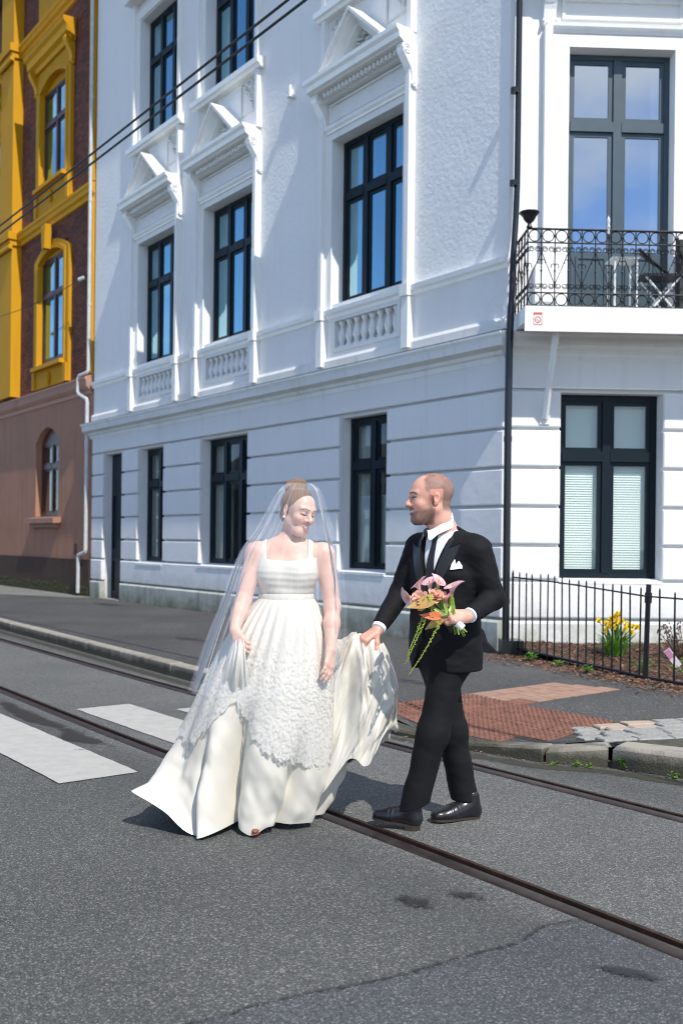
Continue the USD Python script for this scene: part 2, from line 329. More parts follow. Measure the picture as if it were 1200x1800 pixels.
# kerb line (front edge), from far left to the side street on the right
KERB = np.array([(-12.5, 26.1), (-5.33, 15.55), (-1.46, 9.97), (0.42, 7.38), (0.89, 6.86), (1.33, 6.50), (1.72, 6.39), (2.12, 6.10), (2.75, 5.62), (4.4, 4.3), (9.0, 0.6)])
CX = np.array([0.80, 6.98]); CA = np.array([0.60, -0.80]); CB = np.array([0.80, 0.60])
def walk_h(x, y):
    d = np.stack([np.asarray(x, float) - CX[0], np.asarray(y, float) - CX[1]], -1)
    a = d @ CA; b = d @ CB
    return 0.13 - 0.088 * (1 - smooth(0.45, 1.0, np.abs(a + 0.12 - 0.1 * b))) * (1 - smooth(0.1, 1.5, b))

RAIL1 = np.array([(-9.0, 17.4), (-5.6, 12.65), (-3.2, 9.38), (-1.41, 6.96), (-0.18, 5.38), (0.73, 4.19), (1.22, 3.52), (2.6, 1.6), (5.2, -2.2)])
RAIL2 = np.array([(-10.6, 22.0), (-4.74, 13.88), (-1.44, 9.36), (0.41, 6.95), (0.89, 6.34), (1.80, 5.21), (3.6, 2.9), (7.0, -1.6)])
def spline(p, n=60):
    p = np.asarray(p, float); s = np.r_[0, np.cumsum(np.linalg.norm(np.diff(p, axis=0), axis=1))]
    return PchipInterpolator(s, p)(np.linspace(0, s[-1], n))
R1, R2 = spline(RAIL1), spline(RAIL2)

def flat(poly, z):
    if poly.geom_type != 'Polygon': return [flat(g, z) for g in poly.geoms]
    v, f = trimesh.creation.triangulate_polygon(poly, engine='earcut')
    v = np.column_stack([v, np.full(len(v), z)])
    n = np.cross(v[f[:, 1]] - v[f[:, 0]], v[f[:, 2]] - v[f[:, 0]])[:, 2]
    f = np.asarray(f).copy(); f[n < 0] = f[n < 0][:, ::-1]
    return v, f
def wobble(pts, amp, n, seed):
    """closed irregular outline through pts"""
    p = np.asarray(pts, float); p = np.vstack([p, p[:1]])
    s = np.r_[0, np.cumsum(np.linalg.norm(np.diff(p, axis=0), axis=1))]
    q = np.stack([np.interp(np.linspace(0, s[-1], n, endpoint=False), s, p[:, k]) for k in (0, 1)], 1)
    k = np.column_stack([q * 9.0, np.zeros(n)])
    return sg.Polygon(q + amp * 2 * np.stack([meshkit.fbm(k, 4, seed) - 0.5, meshkit.fbm(k + 31, 4, seed + 1) - 0.5], 1)).buffer(0)

# road with a real cut along each rail
cut = sg.LineString(R1).buffer(0.068, cap_style=2).union(sg.LineString(R2).buffer(0.068, cap_style=2))
inner = sg.box(-30, -10, 30, 40)
road_m = [flat(inner.difference(cut), 0.0), flat(sg.box(-300, -300, 300, 300).difference(inner), 0.0)]
part(None, 'road', road_m, 'asphalt_road', kind='structure')

def rail(name, line, label):
    t = thing(name, label, 'tram rail', (line[30][0], line[30][1], 0), group='tram rails set in the road')
    d = np.gradient(line, axis=0); d /= np.linalg.norm(d, axis=1, keepdims=True); nn = np.stack([-d[:, 1], d[:, 0]], 1)   # nn points to the left of travel (d runs towards the camera)
    def strip(sec, m, nm):
        sec = np.array(sec); k = len(sec)
        v = np.concatenate([np.column_stack([line + nn * o, np.full(len(line), z)])[:, None] for o, z in sec], 1).reshape(-1, 3)
        part(t, nm, (v, grid_faces(k, len(line))), m, smooth=40)
    # near side is the head, far side the groove and its lip
    strip([(-0.068, -0.02), (-0.068, 0.003), (-0.061, 0.009), (-0.008, 0.010), (0.000, 0.004), (0.002, -0.04)], 'rail_head', 'rail_head')
    strip([(0.002, -0.04), (0.042, -0.04)], 'rail_side', 'groove')
    strip([(0.042, -0.04), (0.045, 0.005), (0.062, 0.007), (0.068, 0.003), (0.068, -0.02)], 'rail_side', 'rail_lip')
rail('tram_rail', R1, 'near rusty tram rail in the road passing under the white gown')
rail('tram_rail', R2, 'far rusty tram rail in the road, beside the kerb')

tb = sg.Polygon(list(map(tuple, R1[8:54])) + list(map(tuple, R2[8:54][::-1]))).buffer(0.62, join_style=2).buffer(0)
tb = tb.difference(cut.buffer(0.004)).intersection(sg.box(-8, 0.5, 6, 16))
TRACK_BACKSCATTER = sorted(getattr(tb, 'geoms', [tb]), key=lambda q_: -q_.area)[:3]
# newer asphalt in front, seam of tar, stains
seam = np.array([(-3.2, 1.75), (-1.6, 2.35), (-0.9, 2.68), (-0.42, 2.95), (-0.13, 3.13), (0.12, 3.24), (0.41, 3.42), (0.62, 3.55), (0.80, 3.74), (0.95, 3.80)])
sx = spline(seam, 140); k3 = np.column_stack([sx * 6, np.zeros(len(sx))])
sx = sx + 0.045 * np.stack([meshkit.fbm(k3, 4, 3) - 0.5, meshkit.fbm(k3, 4, 5) - 0.5], 1)
newp = sg.Polygon(list(map(tuple, sx)) + [(1.6, 2.9), (4.2, -0.6), (-3.2, -0.6)]).difference(cut.buffer(0.01)).buffer(0)
if newp.geom_type != 'Polygon': newp = max(newp.geoms, key=lambda g: g.area)
part(None, 'road_patch', flat(newp, 0.004), 'asphalt_new', kind='structure')
def faded_sheet(name, poly, z, m, soft, step=0.03, rim=None):
    """a thin sheet whose cover fades towards the outline of poly; the material breaks up its edge"""
    import shapely
    v, f = sheet(poly, step, lambda x, y: np.zeros(len(x)), z); d = shapely.distance(shapely.points(v[:, :2]), poly.exterior)
    if rim is not None: d = shapely.distance(shapely.points(v[:, :2]), rim)
    return part(None, name, (v, f), m, smooth=True, col={'fade': np.clip(d / soft, 0, 1) * (0.56 if 'oil' in m else 0.74 if 'wet' in m else 1.0 if rim is not None else 0.68)}, kind='structure')
def oval_poly(c, rx, ry, a):
    th = np.linspace(0, 2 * PI, 40, endpoint=False); p = np.stack([rx * np.cos(th), ry * np.sin(th)], 1); ca, sa = math.cos(a), math.sin(a)
    return sg.Polygon(p @ np.array([[ca, sa], [-sa, ca]]) + np.array(c))
STAINS = [((0.31, 3.95), 0.15, 0.10, -0.7), ((0.52, 4.03), 0.13, 0.085, -0.5), ((0.98, 3.31), 0.19, 0.085, -0.5), ((1.12, 3.88), 0.22, 0.05, 0.1), ((-1.75, 6.70), 0.10, 0.07, 0)]
WETP = [(-3.15, 9.0), (-2.7, 9.0), (-2.15, 8.2), (-1.65, 7.5), (-1.0, 6.7), (-1.2, 6.5), (-1.6, 6.75), (-1.8, 6.85), (-2.05, 6.95), (-2.2, 7.4), (-2.6, 7.75), (-2.95, 8.35)]
def all_road_sheets():
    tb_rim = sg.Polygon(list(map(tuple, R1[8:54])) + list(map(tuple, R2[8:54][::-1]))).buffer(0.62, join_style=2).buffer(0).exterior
    for g in TRACK_BACKSCATTER: faded_sheet('track_backscatter', g, 0.0018, 'asphalt_backscatter', 0.55, 0.12, rim=tb_rim)  # sheet along the rails that paints the road brighter, fading at its rim
    faded_sheet('tar_seam', sg.LineString(sx).buffer(0.030), 0.008, 'oil', 0.028, 0.012)
    for s_ in STAINS: faded_sheet('oil_stain', oval_poly(*s_).difference(cut.buffer(0.004)), 0.012, 'oil', 0.07, 0.02)
    faded_sheet('wet_patch', max(getattr(sg.Polygon(WETP).difference(cut.buffer(0.003)), 'geoms', [sg.Polygon(WETP).difference(cut.buffer(0.003))]), key=lambda g: g.area), 0.004, 'wet_dirt', 0.18, 0.05)
    for L_, nm in ((R1, 'rust'), (R2, 'rust')):
        for sd in (1, -1):
            g = sg.LineString(L_[8:52]).buffer(0.20, single_sided=False, cap_style=2).difference(cut.buffer(0.003))
            gs_ = sorted(getattr(g, 'geoms', [g]), key=lambda q_: -q_.area)[:2]
            if sd == 1:
                for q_ in gs_: faded_sheet('rail_side_stain', q_, 0.0042, 'rust_stain', 0.16, 0.07)
    gp = sg.LineString(KERB[1:9]).buffer(0.26, cap_style=2); gp = gp.difference(walk_poly.buffer(0.17)); gp = max(getattr(gp, 'geoms', [gp]), key=lambda g: g.area)
    gp = gp.difference(sg.LineString(R2).buffer(0.09)); gp = max(getattr(gp, 'geoms', [gp]), key=lambda g: g.area)
    faded_sheet('gutter_dirt', gp, 0.0038, 'gutter_dirt', 0.10, 0.05)

# crossing stripes
SD = np.array([-0.612, 0.791]); SN = np.array([0.791, 0.612])
for near, w, ln, lab in [((-1.43, 5.95), 0.50, 2.9, 'broad white zebra stripe reaching the left edge of the picture'), ((-0.66, 6.71), 0.48, 2.2, 'white zebra stripe between the two tram rails, left of the gown'), ((-0.30, 7.35), 0.46, 1.45, 'sliver of zebra stripe by the far tram rail, mostly hidden by the gown')]:
    near = np.array(near); q = [near - SN * w / 2, near + SN * w / 2, near + SN * w / 2 + SD * ln, near - SN * w / 2 + SD * ln]
    pg = wobble(q, 0.007, 240, 11).difference(cut.buffer(0.012))
    pg = max(getattr(pg, 'geoms', [pg]), key=lambda g: g.area)
    e = trimesh.creation.extrude_polygon(pg, 0.003, engine='earcut'); e.apply_translation((0, 0, 0.0055))
    part(None, 'crossing_stripe', e, 'road_paint', label=lab, cat='road marking', group='zebra crossing stripes')

# pavement slab
def walk_edge(off):
    return sg.LineString(KERB).parallel_offset(off, 'left')
kin = np.array([(KERB[i] + 0) for i in range(len(KERB))])
kl = sg.LineString(KERB)
walk_poly = sg.Polygon(list(map(tuple, KERB)) + [(14, 14), (2, 16), (-6, 30)])
walk_poly = walk_poly.difference(kl.buffer(0.165))
walk_poly = max(getattr(walk_poly, 'geoms', [walk_poly]), key=lambda g: g.area)
def sheet(poly, step, hfun, lift=0.0):
    x0, y0, x1, y1 = poly.bounds
    gx, gy = np.meshgrid(np.arange(x0, x1, step), np.arange(y0, y1, step))
    pts = np.column_stack([gx.ravel(), gy.ravel()])
    import shapely
    pts = pts[shapely.contains_xy(poly.buffer(-step * 0.3), pts[:, 0], pts[:, 1])]
    L = poly.exterior.length; nb = int(L / step) + 8
    bd = np.array([poly.exterior.interpolate(s).coords[0] for s in np.linspace(0, L, nb, endpoint=False)] + list(poly.exterior.coords[:-1]))
    pts = np.vstack([pts, bd]); pts = np.unique(np.round(pts, 4), axis=0)
    tri = Delaunay(pts).simplices
    c = pts[tri].mean(1); tri = tri[shapely.contains_xy(poly, c[:, 0], c[:, 1])]
    v = np.column_stack([pts, hfun(pts[:, 0], pts[:, 1]) + lift])
    n = np.cross(v[tri[:, 1]] - v[tri[:, 0]], v[tri[:, 2]] - v[tri[:, 0]])[:, 2]
    tri = tri.copy(); tri[n < 0] = tri[n < 0][:, ::-1]
    ids, inv = np.unique(tri, return_inverse=True)
    return v[ids], inv.reshape(tri.shape)
part(None, 'pavement', sheet(walk_poly, 0.2, walk_h), 'asphalt_walk', smooth=True, kind='structure')
all_road_sheets()
for c_, rx_, ry_, a_ in (((-1.9, 12.9), 0.9, 0.45, -0.9), ((-3.3, 14.2), 0.5, 0.3, -0.9), ((0.6, 9.3), 0.8, 0.4, -0.9), ((-4.6, 19.6), 0.9, 0.5, -0.9)):
    faded_sheet('damp_stain', oval_poly(c_, rx_, ry_, a_), 0.1335, 'damp_stain', 0.5, 0.1)
conc = sg.Polygon([tuple((K + DL * 12.2 + NL * 0.0)[:2]), tuple((K + DL * 22)[:2]), tuple((K + DL * 22 + NL * 1.6)[:2]), tuple((K + DL * 14.6 + NL * 1.5)[:2]), tuple((K + DL * 12.4 + NL * 0.5)[:2])])
part(None, 'concrete_strip', sheet(conc, 0.4, walk_h, 0.004), 'concrete_walk', kind='structure')

# kerb stones
kerb = thing('kerb', 'long weathered granite kerb of separate stones along the pavement', 'kerb', (0.4, 7.4, 0), kind=None)
def stone(p0, p1, w=0.16, gap=0.008, h0=None, h1=None, b=0.014):
    p0 = np.array(p0); p1 = np.array(p1); d = p1 - p0; ln = np.linalg.norm(d); d /= ln; inn = np.array([-d[1], d[0]])
    if h0 is None: h0 = float(walk_h(*(p0 + inn * 0.05)))
    if h1 is None: h1 = float(walk_h(*(p1 + inn * 0.05)))
    v, f = bevbox(gap, ln - gap, -0.12, 0.0, -0.002, w, b)
    nseg = 1
    v = v.copy(); top = v[:, 1] > -0.1
    v[top, 1] += (h0 + (h1 - h0) * v[top, 0] / ln) + 0.003 + rng.uniform(-0.003, 0.003, top.sum())
    v[:, 0] += rng.uniform(-0.004, 0.004, len(v)); v[:, 2] += rng.uniform(-0.005, 0.005, len(v))
    part(kerb, 'kerb_stone', fit((v, f), (p0[0], p0[1], 0), (d[0], d[1], 0), (0, 0, 1), (inn[0], inn[1], 0)), 'kerb_granite')
s = 0.0; L0 = kl.project(sg.Point(1.33, 6.50))
cuts = [0.0]
while cuts[-1] < L0 - 1.3: cuts.append(cuts[-1] + rng.uniform(0.85, 1.35))
cuts += [L0 - 0.62, L0] if L0 - cuts[-1] > 0.9 else [L0]
for a, b in zip(cuts[:-1], cuts[1:]): stone(kl.interpolate(a).coords[0], kl.interpolate(b).coords[0])
L1 = kl.project(sg.Point(1.735, 6.38))
stone(kl.interpolate(L0 + 0.01).coords[0], kl.interpolate(L1 - 0.005).coords[0], w=0.19, h0=0.085, h1=0.135, b=0.02)
stone(kl.interpolate(L1 + 0.008).coords[0], kl.interpolate(L1 + 0.62).coords[0], w=0.24, h0=0.14, h1=0.15, b=0.022)
for a in np.arange(L1 + 0.64, kl.length - 1, 0.95): stone(kl.interpolate(a).coords[0], kl.interpolate(a + 0.94).coords[0], w=0.22, h0=0.15, h1=0.14)

# tactile paving, guiding strip, setts
def tile_at(c, ax, ay, sx_, sy_, m, parent, nm, bumps=0, th=0.012, lift=0.006, gap=0.005):
    c = np.array(c, float); ms = []
    nq = 2
    r = [(-sx_ / 2 + gap, -sy_ / 2 + gap), (sx_ / 2 - gap, -sy_ / 2 + gap), (sx_ / 2 - gap, sy_ / 2 - gap), (-sx_ / 2 + gap, sy_ / 2 - gap)]
    v = []
    for z in (-th, lift):
        for a, b in r:
            p = c + ax * a + ay * b; v.append((p[0], p[1], float(walk_h(*p)) + z))
    f = [(4, 5, 6), (4, 6, 7)] + [x for k in range(4) for x in ((k, (k + 1) % 4, 4 + (k + 1) % 4), (k, 4 + (k + 1) % 4, 4 + k))]
    ms.append((np.array(v), np.array(f)))
    if bumps:
        for i in range(bumps):
            for j in range(bumps):
                a = (-0.5 + (i + 0.5) / bumps) * sx_; b = (-0.5 + (j + 0.5 + 0.0) / bumps) * sy_
                p = c + ax * a + ay * b; z = float(walk_h(*p)) + lift - 0.001
                rr, hh = sx_ / bumps * 0.31, 0.012
                th_ = np.arange(6) / 6 * 2 * PI
                bv = [(p[0] + rr * math.cos(q), p[1] + rr * math.sin(q), z) for q in th_] + [(p[0] + rr * 0.6 * math.cos(q), p[1] + rr * 0.6 * math.sin(q), z + hh) for q in th_] + [(p[0], p[1], z + hh)]
                bf = []
                for k in range(6):
                    l = (k + 1) % 6; bf += [(k, l, 6 + l), (k, 6 + l, 6 + k), (6 + k, 6 + l, 12)]
                ms.append((np.array(bv), np.array(bf)))
    part(parent, nm, ms, m)
joint = sg.Polygon([(1.50, 6.60), (1.80, 6.56), (2.3, 6.28), (3.4, 5.5), (4.6, 6.3), (4.3, 7.9), (2.6, 7.52), (1.80, 7.28), (1.62, 6.98)])
tac = thing('tactile_paving', 'square of red tactile paving with raised studs behind the lowered kerb', 'paving', (0.9, 7.3, 0.06))
kd = np.array([0.62, -0.785]); kd /= np.linalg.norm(kd); kn = np.array([-kd[1], kd[0]]); kn = kn if kn[1] > 0 else -kn
for i in range(-3, 5):
    for j in range(4):
        c = np.array([0.80, 7.02]) + kd * (i * 0.25 - 0.12) + kn * (0.30 + j * 0.25)
        if kl.distance(sg.Point(c)) < 0.29 or joint.distance(sg.Point(c)) < 0.02: continue
        tile_at(c, kd, kn, 0.25, 0.25, 'tile_red', tac, 'studded_tile', bumps=5)
gs = thing('guiding_strip', 'tan flagged guiding strip running from the red studs towards the fence', 'paving', (1.6, 8.4, 0.13))
g0 = np.array([1.02, 7.95]); gd = np.array([2.25, 8.98]) - g0; gl = np.linalg.norm(gd); gd /= gl; gn = np.array([-gd[1], gd[0]])
for i in range(7):
    for j in range(3):
        c = g0 + gd * (0.12 + i * 0.23 + 0.07 * j) + gn * (0.30 - j * 0.21)
        tile_at(c, gd, gn, 0.23, 0.21, 'tile_tan' if not (j == 2 and i < 2) else 'tile_red', gs, 'paving_tile')
st = thing('sett_paving', 'small apron of grey granite setts behind the corner kerb', 'paving', (1.9, 6.9, 0.13))
sa = np.array([0.97, 0.24]); sb = np.array([-0.24, 0.97])
part(st, 'joint', sheet(joint, 0.06, walk_h, 0.003), 'joint_soil')
for j in range(8):
    x = 0.0
    row0 = np.array([1.36, 6.44]) + sb * (0.07 + j * 0.132) + sa * rng.uniform(-0.08, 0.0)
    while x < 3.2:
        w = rng.uniform(0.16, 0.27)
        big = 3 <= j <= 4 and 0.55 < x < 0.95
        c = row0 + sa * (x + w / 2); x += w
        if not joint.buffer(-0.02).contains(sg.Point(c)): continue
        if c[0] > 2.9 and rng.random() < 0.0: continue
        p = c; z = float(walk_h(*p))
        v, f = bevbox(-w / 2 + 0.006, w / 2 - 0.006, -0.03, 0.014 + rng.uniform(-0.002, 0.003), -0.060, 0.060, 0.009)
        v = v + rng.normal(0, 0.003, v.shape) * (1, 0.3, 1)
        part(st, 'sett', fit((v, f), (p[0], p[1], z), (sa[0], sa[1], 0), (0, 0, 1), (sb[0], sb[1], 0)), 'sett_pink' if big or rng.random() < 0.06 else 'sett_granite')

# ------------------------------------------------------------------ white house
LEN_L, LEN_R, TOP = 12.52, 7.2, 14.2
house = thing('white_house', 'large white rendered corner house with dark windows and a balcony', 'house', K)
Z0 = 0.0
def wall_piece(name, W, a0, a1, z0, z1, o0, o1, holes, m):
    pg = sg.box(a0, z0, a1, z1)
    for h in holes: pg = pg.difference(sg.box(*h))
    for g in getattr(pg, 'geoms', [pg]): part(house, name, W(extrude(g, o0, o1)), m)
W_C = [2.772, 6.690, 9.460]; HW = [0.822, 0.845, 0.82]
GL = [(2.242, 3.355, 1.0, 3.24), (5.935, 7.594, 0.97, 3.24), (9.05, 10.2, 0.95, 3.24)]
DOOR = (10.96, 11.93, 0.1, 3.24)
upL = [(c - h, 4.95, c + h, 7.40) for c, h in zip(W_C, HW)] + [(c - h, 9.45, c + h, 11.95) for c, h in zip(W_C, HW)] + [(c - 0.72, 4.29, c + 0.72, 4.68) for c in W_C]
wall_piece('wall', WL, 0.0, LEN_L, 3.62, TOP, -0.42, 0.0, upL, 'white_stucco')
wall_piece('wall', WL, 0.0, LEN_L, Z0, 3.62, -0.45, -0.05, [(a, z0, b, z1) for a, b, z0, z1 in GL + [DOOR]], 'white_paint')
upR = [(0.71, 4.16, 2.0, 7.40), (4.3, 4.95, 5.9, 7.4), (0.71, 9.45, 2.0, 11.95)]
GR = [(0.655, 1.906, 1.0, 3.255), (4.2, 5.9, 1.0, 3.255)]
wall_piece('wall', WR, -0.001, LEN_R, 3.62, TOP, -0.42, 0.001, upR, 'white_paint')
wall_piece('wall', WR, -0.001, LEN_R, Z0, 3.62, -0.45, -0.049, [(a, z0, b, z1) for a, b, z0, z1 in GR], 'white_paint')
back = [K + DL * LEN_L, K + DL * LEN_L - NL * 9, K + DR * LEN_R - NR * 14, K + DR * LEN_R]
pv = [p + UP * z for p in back for z in (0, TOP)]
part(house, 'back_wall', (np.array(pv), np.array([(0, 2, 3), (0, 3, 1), (2, 4, 5), (2, 5, 3), (4, 6, 7), (4, 7, 5)])), 'white_paint')
rf = sg.Polygon([tuple(p[:2]) for p in [K + NL * 0.4 + NR * 0.4] + [back[0] + NL * 0.4, back[1], back[2], back[3] + NR * 0.4]])
rm = trimesh.creation.extrude_polygon(rf, 0.4, engine='earcut'); rm.apply_translation((0, 0, TOP))
part(house, 'roof', rm, 'roof_slate')

def lboxes(W, bs): return W([box(*b) for b in bs]) if False else [W(box(*b)) for b in bs]

# banded masonry of the ground storey
ZC = [0.985, 1.405, 1.872, 2.340, 2.808, 3.276]
def band(W, segs, zs, o1=0.03):
    for z0, z1 in zip(zs[:-1], zs[1:]):
        for a, b in segs:
            part(house, 'stone_block', W(bevbox(a, b, -0.06, o1, z0 + 0.020, z1 - 0.020, 0.014)), 'white_paint')
band(WL, [(0.02, 2.242), (3.355, 5.935), (7.594, 9.05), (10.2, 10.96), (11.93, LEN_L)], ZC)
band(WR, [(0.02, 0.655), (1.906, 4.2), (5.9, LEN_R)], ZC)
for W, ln, hs in ((WL, LEN_L, [DOOR[:2]]), (WR, LEN_R, [])):
    xs = [0.02] + [x for h in hs for x in h] + [ln]
    for a, b in zip(xs[::2], xs[1::2]):
        part(house, 'plinth_band', W(bevbox(a, b, -0.06, 0.04, 0.535, 0.965, 0.016)), 'white_paint')
        part(house, 'plinth_band', W(bevbox(a, b, -0.06, 0.065, 0.0, 0.50, 0.03)), 'grey_plinth' if W is WL else 'white_paint')
part(house, 'frieze', WL(bevbox(0.0, LEN_L, -0.06, 0.03, 3.297, 3.66, 0.014)), 'white_paint')
part(house, 'frieze', WR(bevbox(0.0, LEN_R, -0.06, 0.0305, 3.297, 3.66, 0.014)), 'white_paint')

def moulding(W, a0, a1, prof, m, name, parent=None, mitre0=0.0, mitre1=0.0):
    """prof: list of (out, z) from bottom to top; swept along the wall; mitre = how far the end runs out per metre of projection"""
    prof = np.array(prof); n = len(prof); v = []
    for a, mt, sg_ in ((a0, mitre0, -1), (a1, mitre1, 1)):
        v += [(a + sg_ * mt * max(o, 0), o, z) for o, z in prof]
    f = []
    for k in range(n - 1): f += [(k, n + k, n + k + 1), (k, n + k + 1, k + 1)]
    f += [(0, k + 1, k) for k in range(1, n - 1)] + [(n, n + k, n + k + 1) for k in range(1, n - 1)]
    return part(parent or house, name, W((np.array(v), np.array(f))), m)
CORN = [(-0.01, 3.60), (0.035, 3.62), (0.05, 3.68), (0.09, 3.70), (0.10, 3.74), (0.22, 3.77), (0.23, 3.87), (0.265, 3.90), (0.27, 3.925), (0.02, 3.985), (-0.01, 3.985)]
mt = math.tan((PI - math.acos(float(DL @ DR))) / 2)
moulding(WL, 0.0, LEN_L + 0.12, CORN, 'cornice_paint', 'cornice', mitre0=mt)
moulding(WR, 0.0, LEN_R, CORN, 'white_trim', 'cornice', mitre0=mt)
moulding(WL, 0.0, LEN_L + 0.12, [(0.272, 3.927), (0.274, 3.935), (0.02, 3.995), (0.0, 3.988)], 'weathered_top', 'cornice_top', mitre0=mt)
SILL = [(-0.01, 4.72), (0.03, 4.74), (0.045, 4.78), (0.085, 4.80), (0.09, 4.86), (0.02, 4.885), (-0.01, 4.885)]
moulding(WL, 0.0, LEN_L, SILL, 'white_trim', 'sill_band', mitre0=mt)
moulding(WL, 0.0, LEN_L, [(-0.01, 4.0), (0.06, 4.0), (0.06, 4.10), (0.03, 4.15), (-0.01, 4.15)], 'cornice_paint', 'base_band', mitre0=mt)
moulding(WL, 0.0, LEN_L, [(-0.01, 13.6), (0.2, 13.65), (0.45, 13.8), (0.5, 14.1), (-0.01, 14.15)], 'white_trim', 'eaves_cornice', mitre0=mt)
moulding(WR, 0.0, LEN_R, [(-0.01, 13.6), (0.2, 13.65), (0.45, 13.8), (0.5, 14.1), (-0.01, 14.15)], 'white_trim', 'eaves_cornice', mitre0=mt)

def rings(a0, a1, z0, z1, w, o0, o1):
    return [box(a0, a0 + w, o0, o1, z0, z1), box(a1 - w, a1, o0, o1, z0, z1), box(a0 + w, a1 - w, o0, o1 - 0.0, z0, z0 + w), box(a0 + w, a1 - w, o0, o1, z1 - w, z1)]

def window(parent, W, a0, a1, z0, z1, rec, cols, zt, m='window_paint', fw=0.075, curtains=(), cloth='curtain_cloth', label=None, sash=0.048, gl_o=0.03, glass_m='window_glass'):
    """frame as one mesh, every pane a sub-part; zt: transom height"""
    o1 = -rec; o0 = -rec - 0.07
    bs = rings(a0 + 0.002, a1 - 0.002, z0 + 0.002, z1 - 0.002, fw, o0, o1)
    mull = 0.10 if cols > 1 else 0
    cw = (a1 - a0 - 2 * fw - (cols - 1) * mull) / cols
    for c in range(1, cols):
        x = a0 + fw + c * cw + (c - 1) * mull
        bs.append(box(x, x + mull, o0, o1 + 0.012, z0 + fw, z1 - fw))
    rows = [(z0 + fw, zt - 0.06), (zt + 0.06, z1 - fw)] if zt else [(z0 + fw, z1 - fw)]
    cells = []
    for c in range(cols):
        x = a0 + fw + c * (cw + mull)
        if zt: bs.append(box(x, x + cw, o0, o1 + 0.02, zt - 0.06, zt + 0.06))
        for r0, r1 in rows:
            bs += rings(x + 0.002, x + cw - 0.002, r0 + 0.002, r1 - 0.002, sash, o0 + 0.01, o1 - 0.014)
            cells.append((x + sash, x + cw - sash, r0 + sash, r1 - sash))
    w = part(parent, 'window', [W(b) for b in bs], m, label=label)
    for x0, x1, r0, r1 in cells:
        o = o1 - gl_o
        v = np.array([(x0, o, r0), (x1, o, r0), (x1, o, r1), (x0, o, r1)], float)
        part(w, 'pane', W((v, np.array([(0, 2, 1), (0, 3, 2)]))), glass_m)
    for c0, c1, cz0 in curtains:
        x = np.linspace(a0 + (a1 - a0) * c0, a0 + (a1 - a0) * c1, 60)
        o = -rec - 0.16 + 0.022 * np.sin(x * 47) + 0.012 * np.sin(x * 83 + 1)
        zb = z0 + cz0
        v = np.concatenate([np.stack([x, o, np.full(60, z)], 1) for z in (zb, z1)])
        part(w, 'curtain', W((v, grid_faces(60, 2))), cloth, smooth=True)
    return w
def blinds(w, W, a0, a1, z0, z1, o, pitch=0.030, m='blind_slat'):
    ms = []
    for z in np.arange(z0, z1, pitch):
        ms.append((np.array([(a0, o - 0.014, z + 0.034), (a1, o - 0.014, z + 0.034), (a1, o + 0.010, z + 0.001), (a0, o + 0.010, z + 0.001)]), np.array([(0, 1, 2), (0, 2, 3)])))
    part(w, 'blind', [W(x) for x in ms], m)

for i, (c, h) in enumerate(zip(W_C, HW)):
    window(house, WL, c - h, c + h, 4.95, 7.40, 0.19, 3, 6.57, curtains=[(0.62, 1.0, 0.02), (0.0, 0.25, 0.02)])
    window(house, WL, c - h, c + h, 9.45, 11.95, 0.19, 3, 11.1, curtains=[(0.66, 1.0, 0.02)])
for i, (a, b, z0, z1) in enumerate(GL):
    w = window(house, WL, a, b, z0, z1, 0.20, [2, 3, 2][i], 2.53, curtains=[[(0.45, 1.0, 0.0)], [(0.66, 1.0, 0.0)], [(0.3, 1.0, 0.0)]][i], cloth='curtain_grey', glass_m='clear_glass')
    if i == 0: blinds(w, WL, a + 0.08, b - 0.08, z0 + 0.05, 2.1, -0.33)
# street door of the long facade
a, b, z0, z1 = DOOR
d = part(house, 'door', [WL(box(a + 0.002, b - 0.002, -0.25, -0.19, z0, z1 - 0.002))] + [WL(x) for x in rings(a + 0.08, b - 0.08, 0.25, 1.0, 0.05, -0.19, -0.165) + rings(a + 0.08, b - 0.08, 1.15, 2.4, 0.05, -0.19, -0.165)], 'window_paint', label='dark narrow street door')
part(d, 'handle', WL(tube([(a + 0.12, -0.16, 1.1), (a + 0.12, -0.12, 1.1), (a + 0.22, -0.12, 1.1)], 0.012)), 'zinc_pipe')
part(house, 'door_step', WL(box(a, b, -0.185, 0.10, 0.0, 0.145)), 'kerb_granite')
for (a, b, z0, z1) in GL:
    v = np.array([(a, -0.2, z0 + 0.03), (b, -0.2, z0 + 0.03), (b, 0.05, z0 - 0.012), (a, 0.05, z0 - 0.012), (a, -0.2, z0 - 0.05), (b, -0.2, z0 - 0.05), (b, 0.05, z0 - 0.05), (a, 0.05, z0 - 0.05)], float)
    part(house, 'sill', WL((v, np.array([(0, 1, 2), (0, 2, 3), (3, 2, 6), (3, 6, 7), (4, 7, 6), (4, 6, 5), (0, 3, 7), (0, 7, 4), (1, 5, 6), (1, 6, 2)]))), 'white_paint')

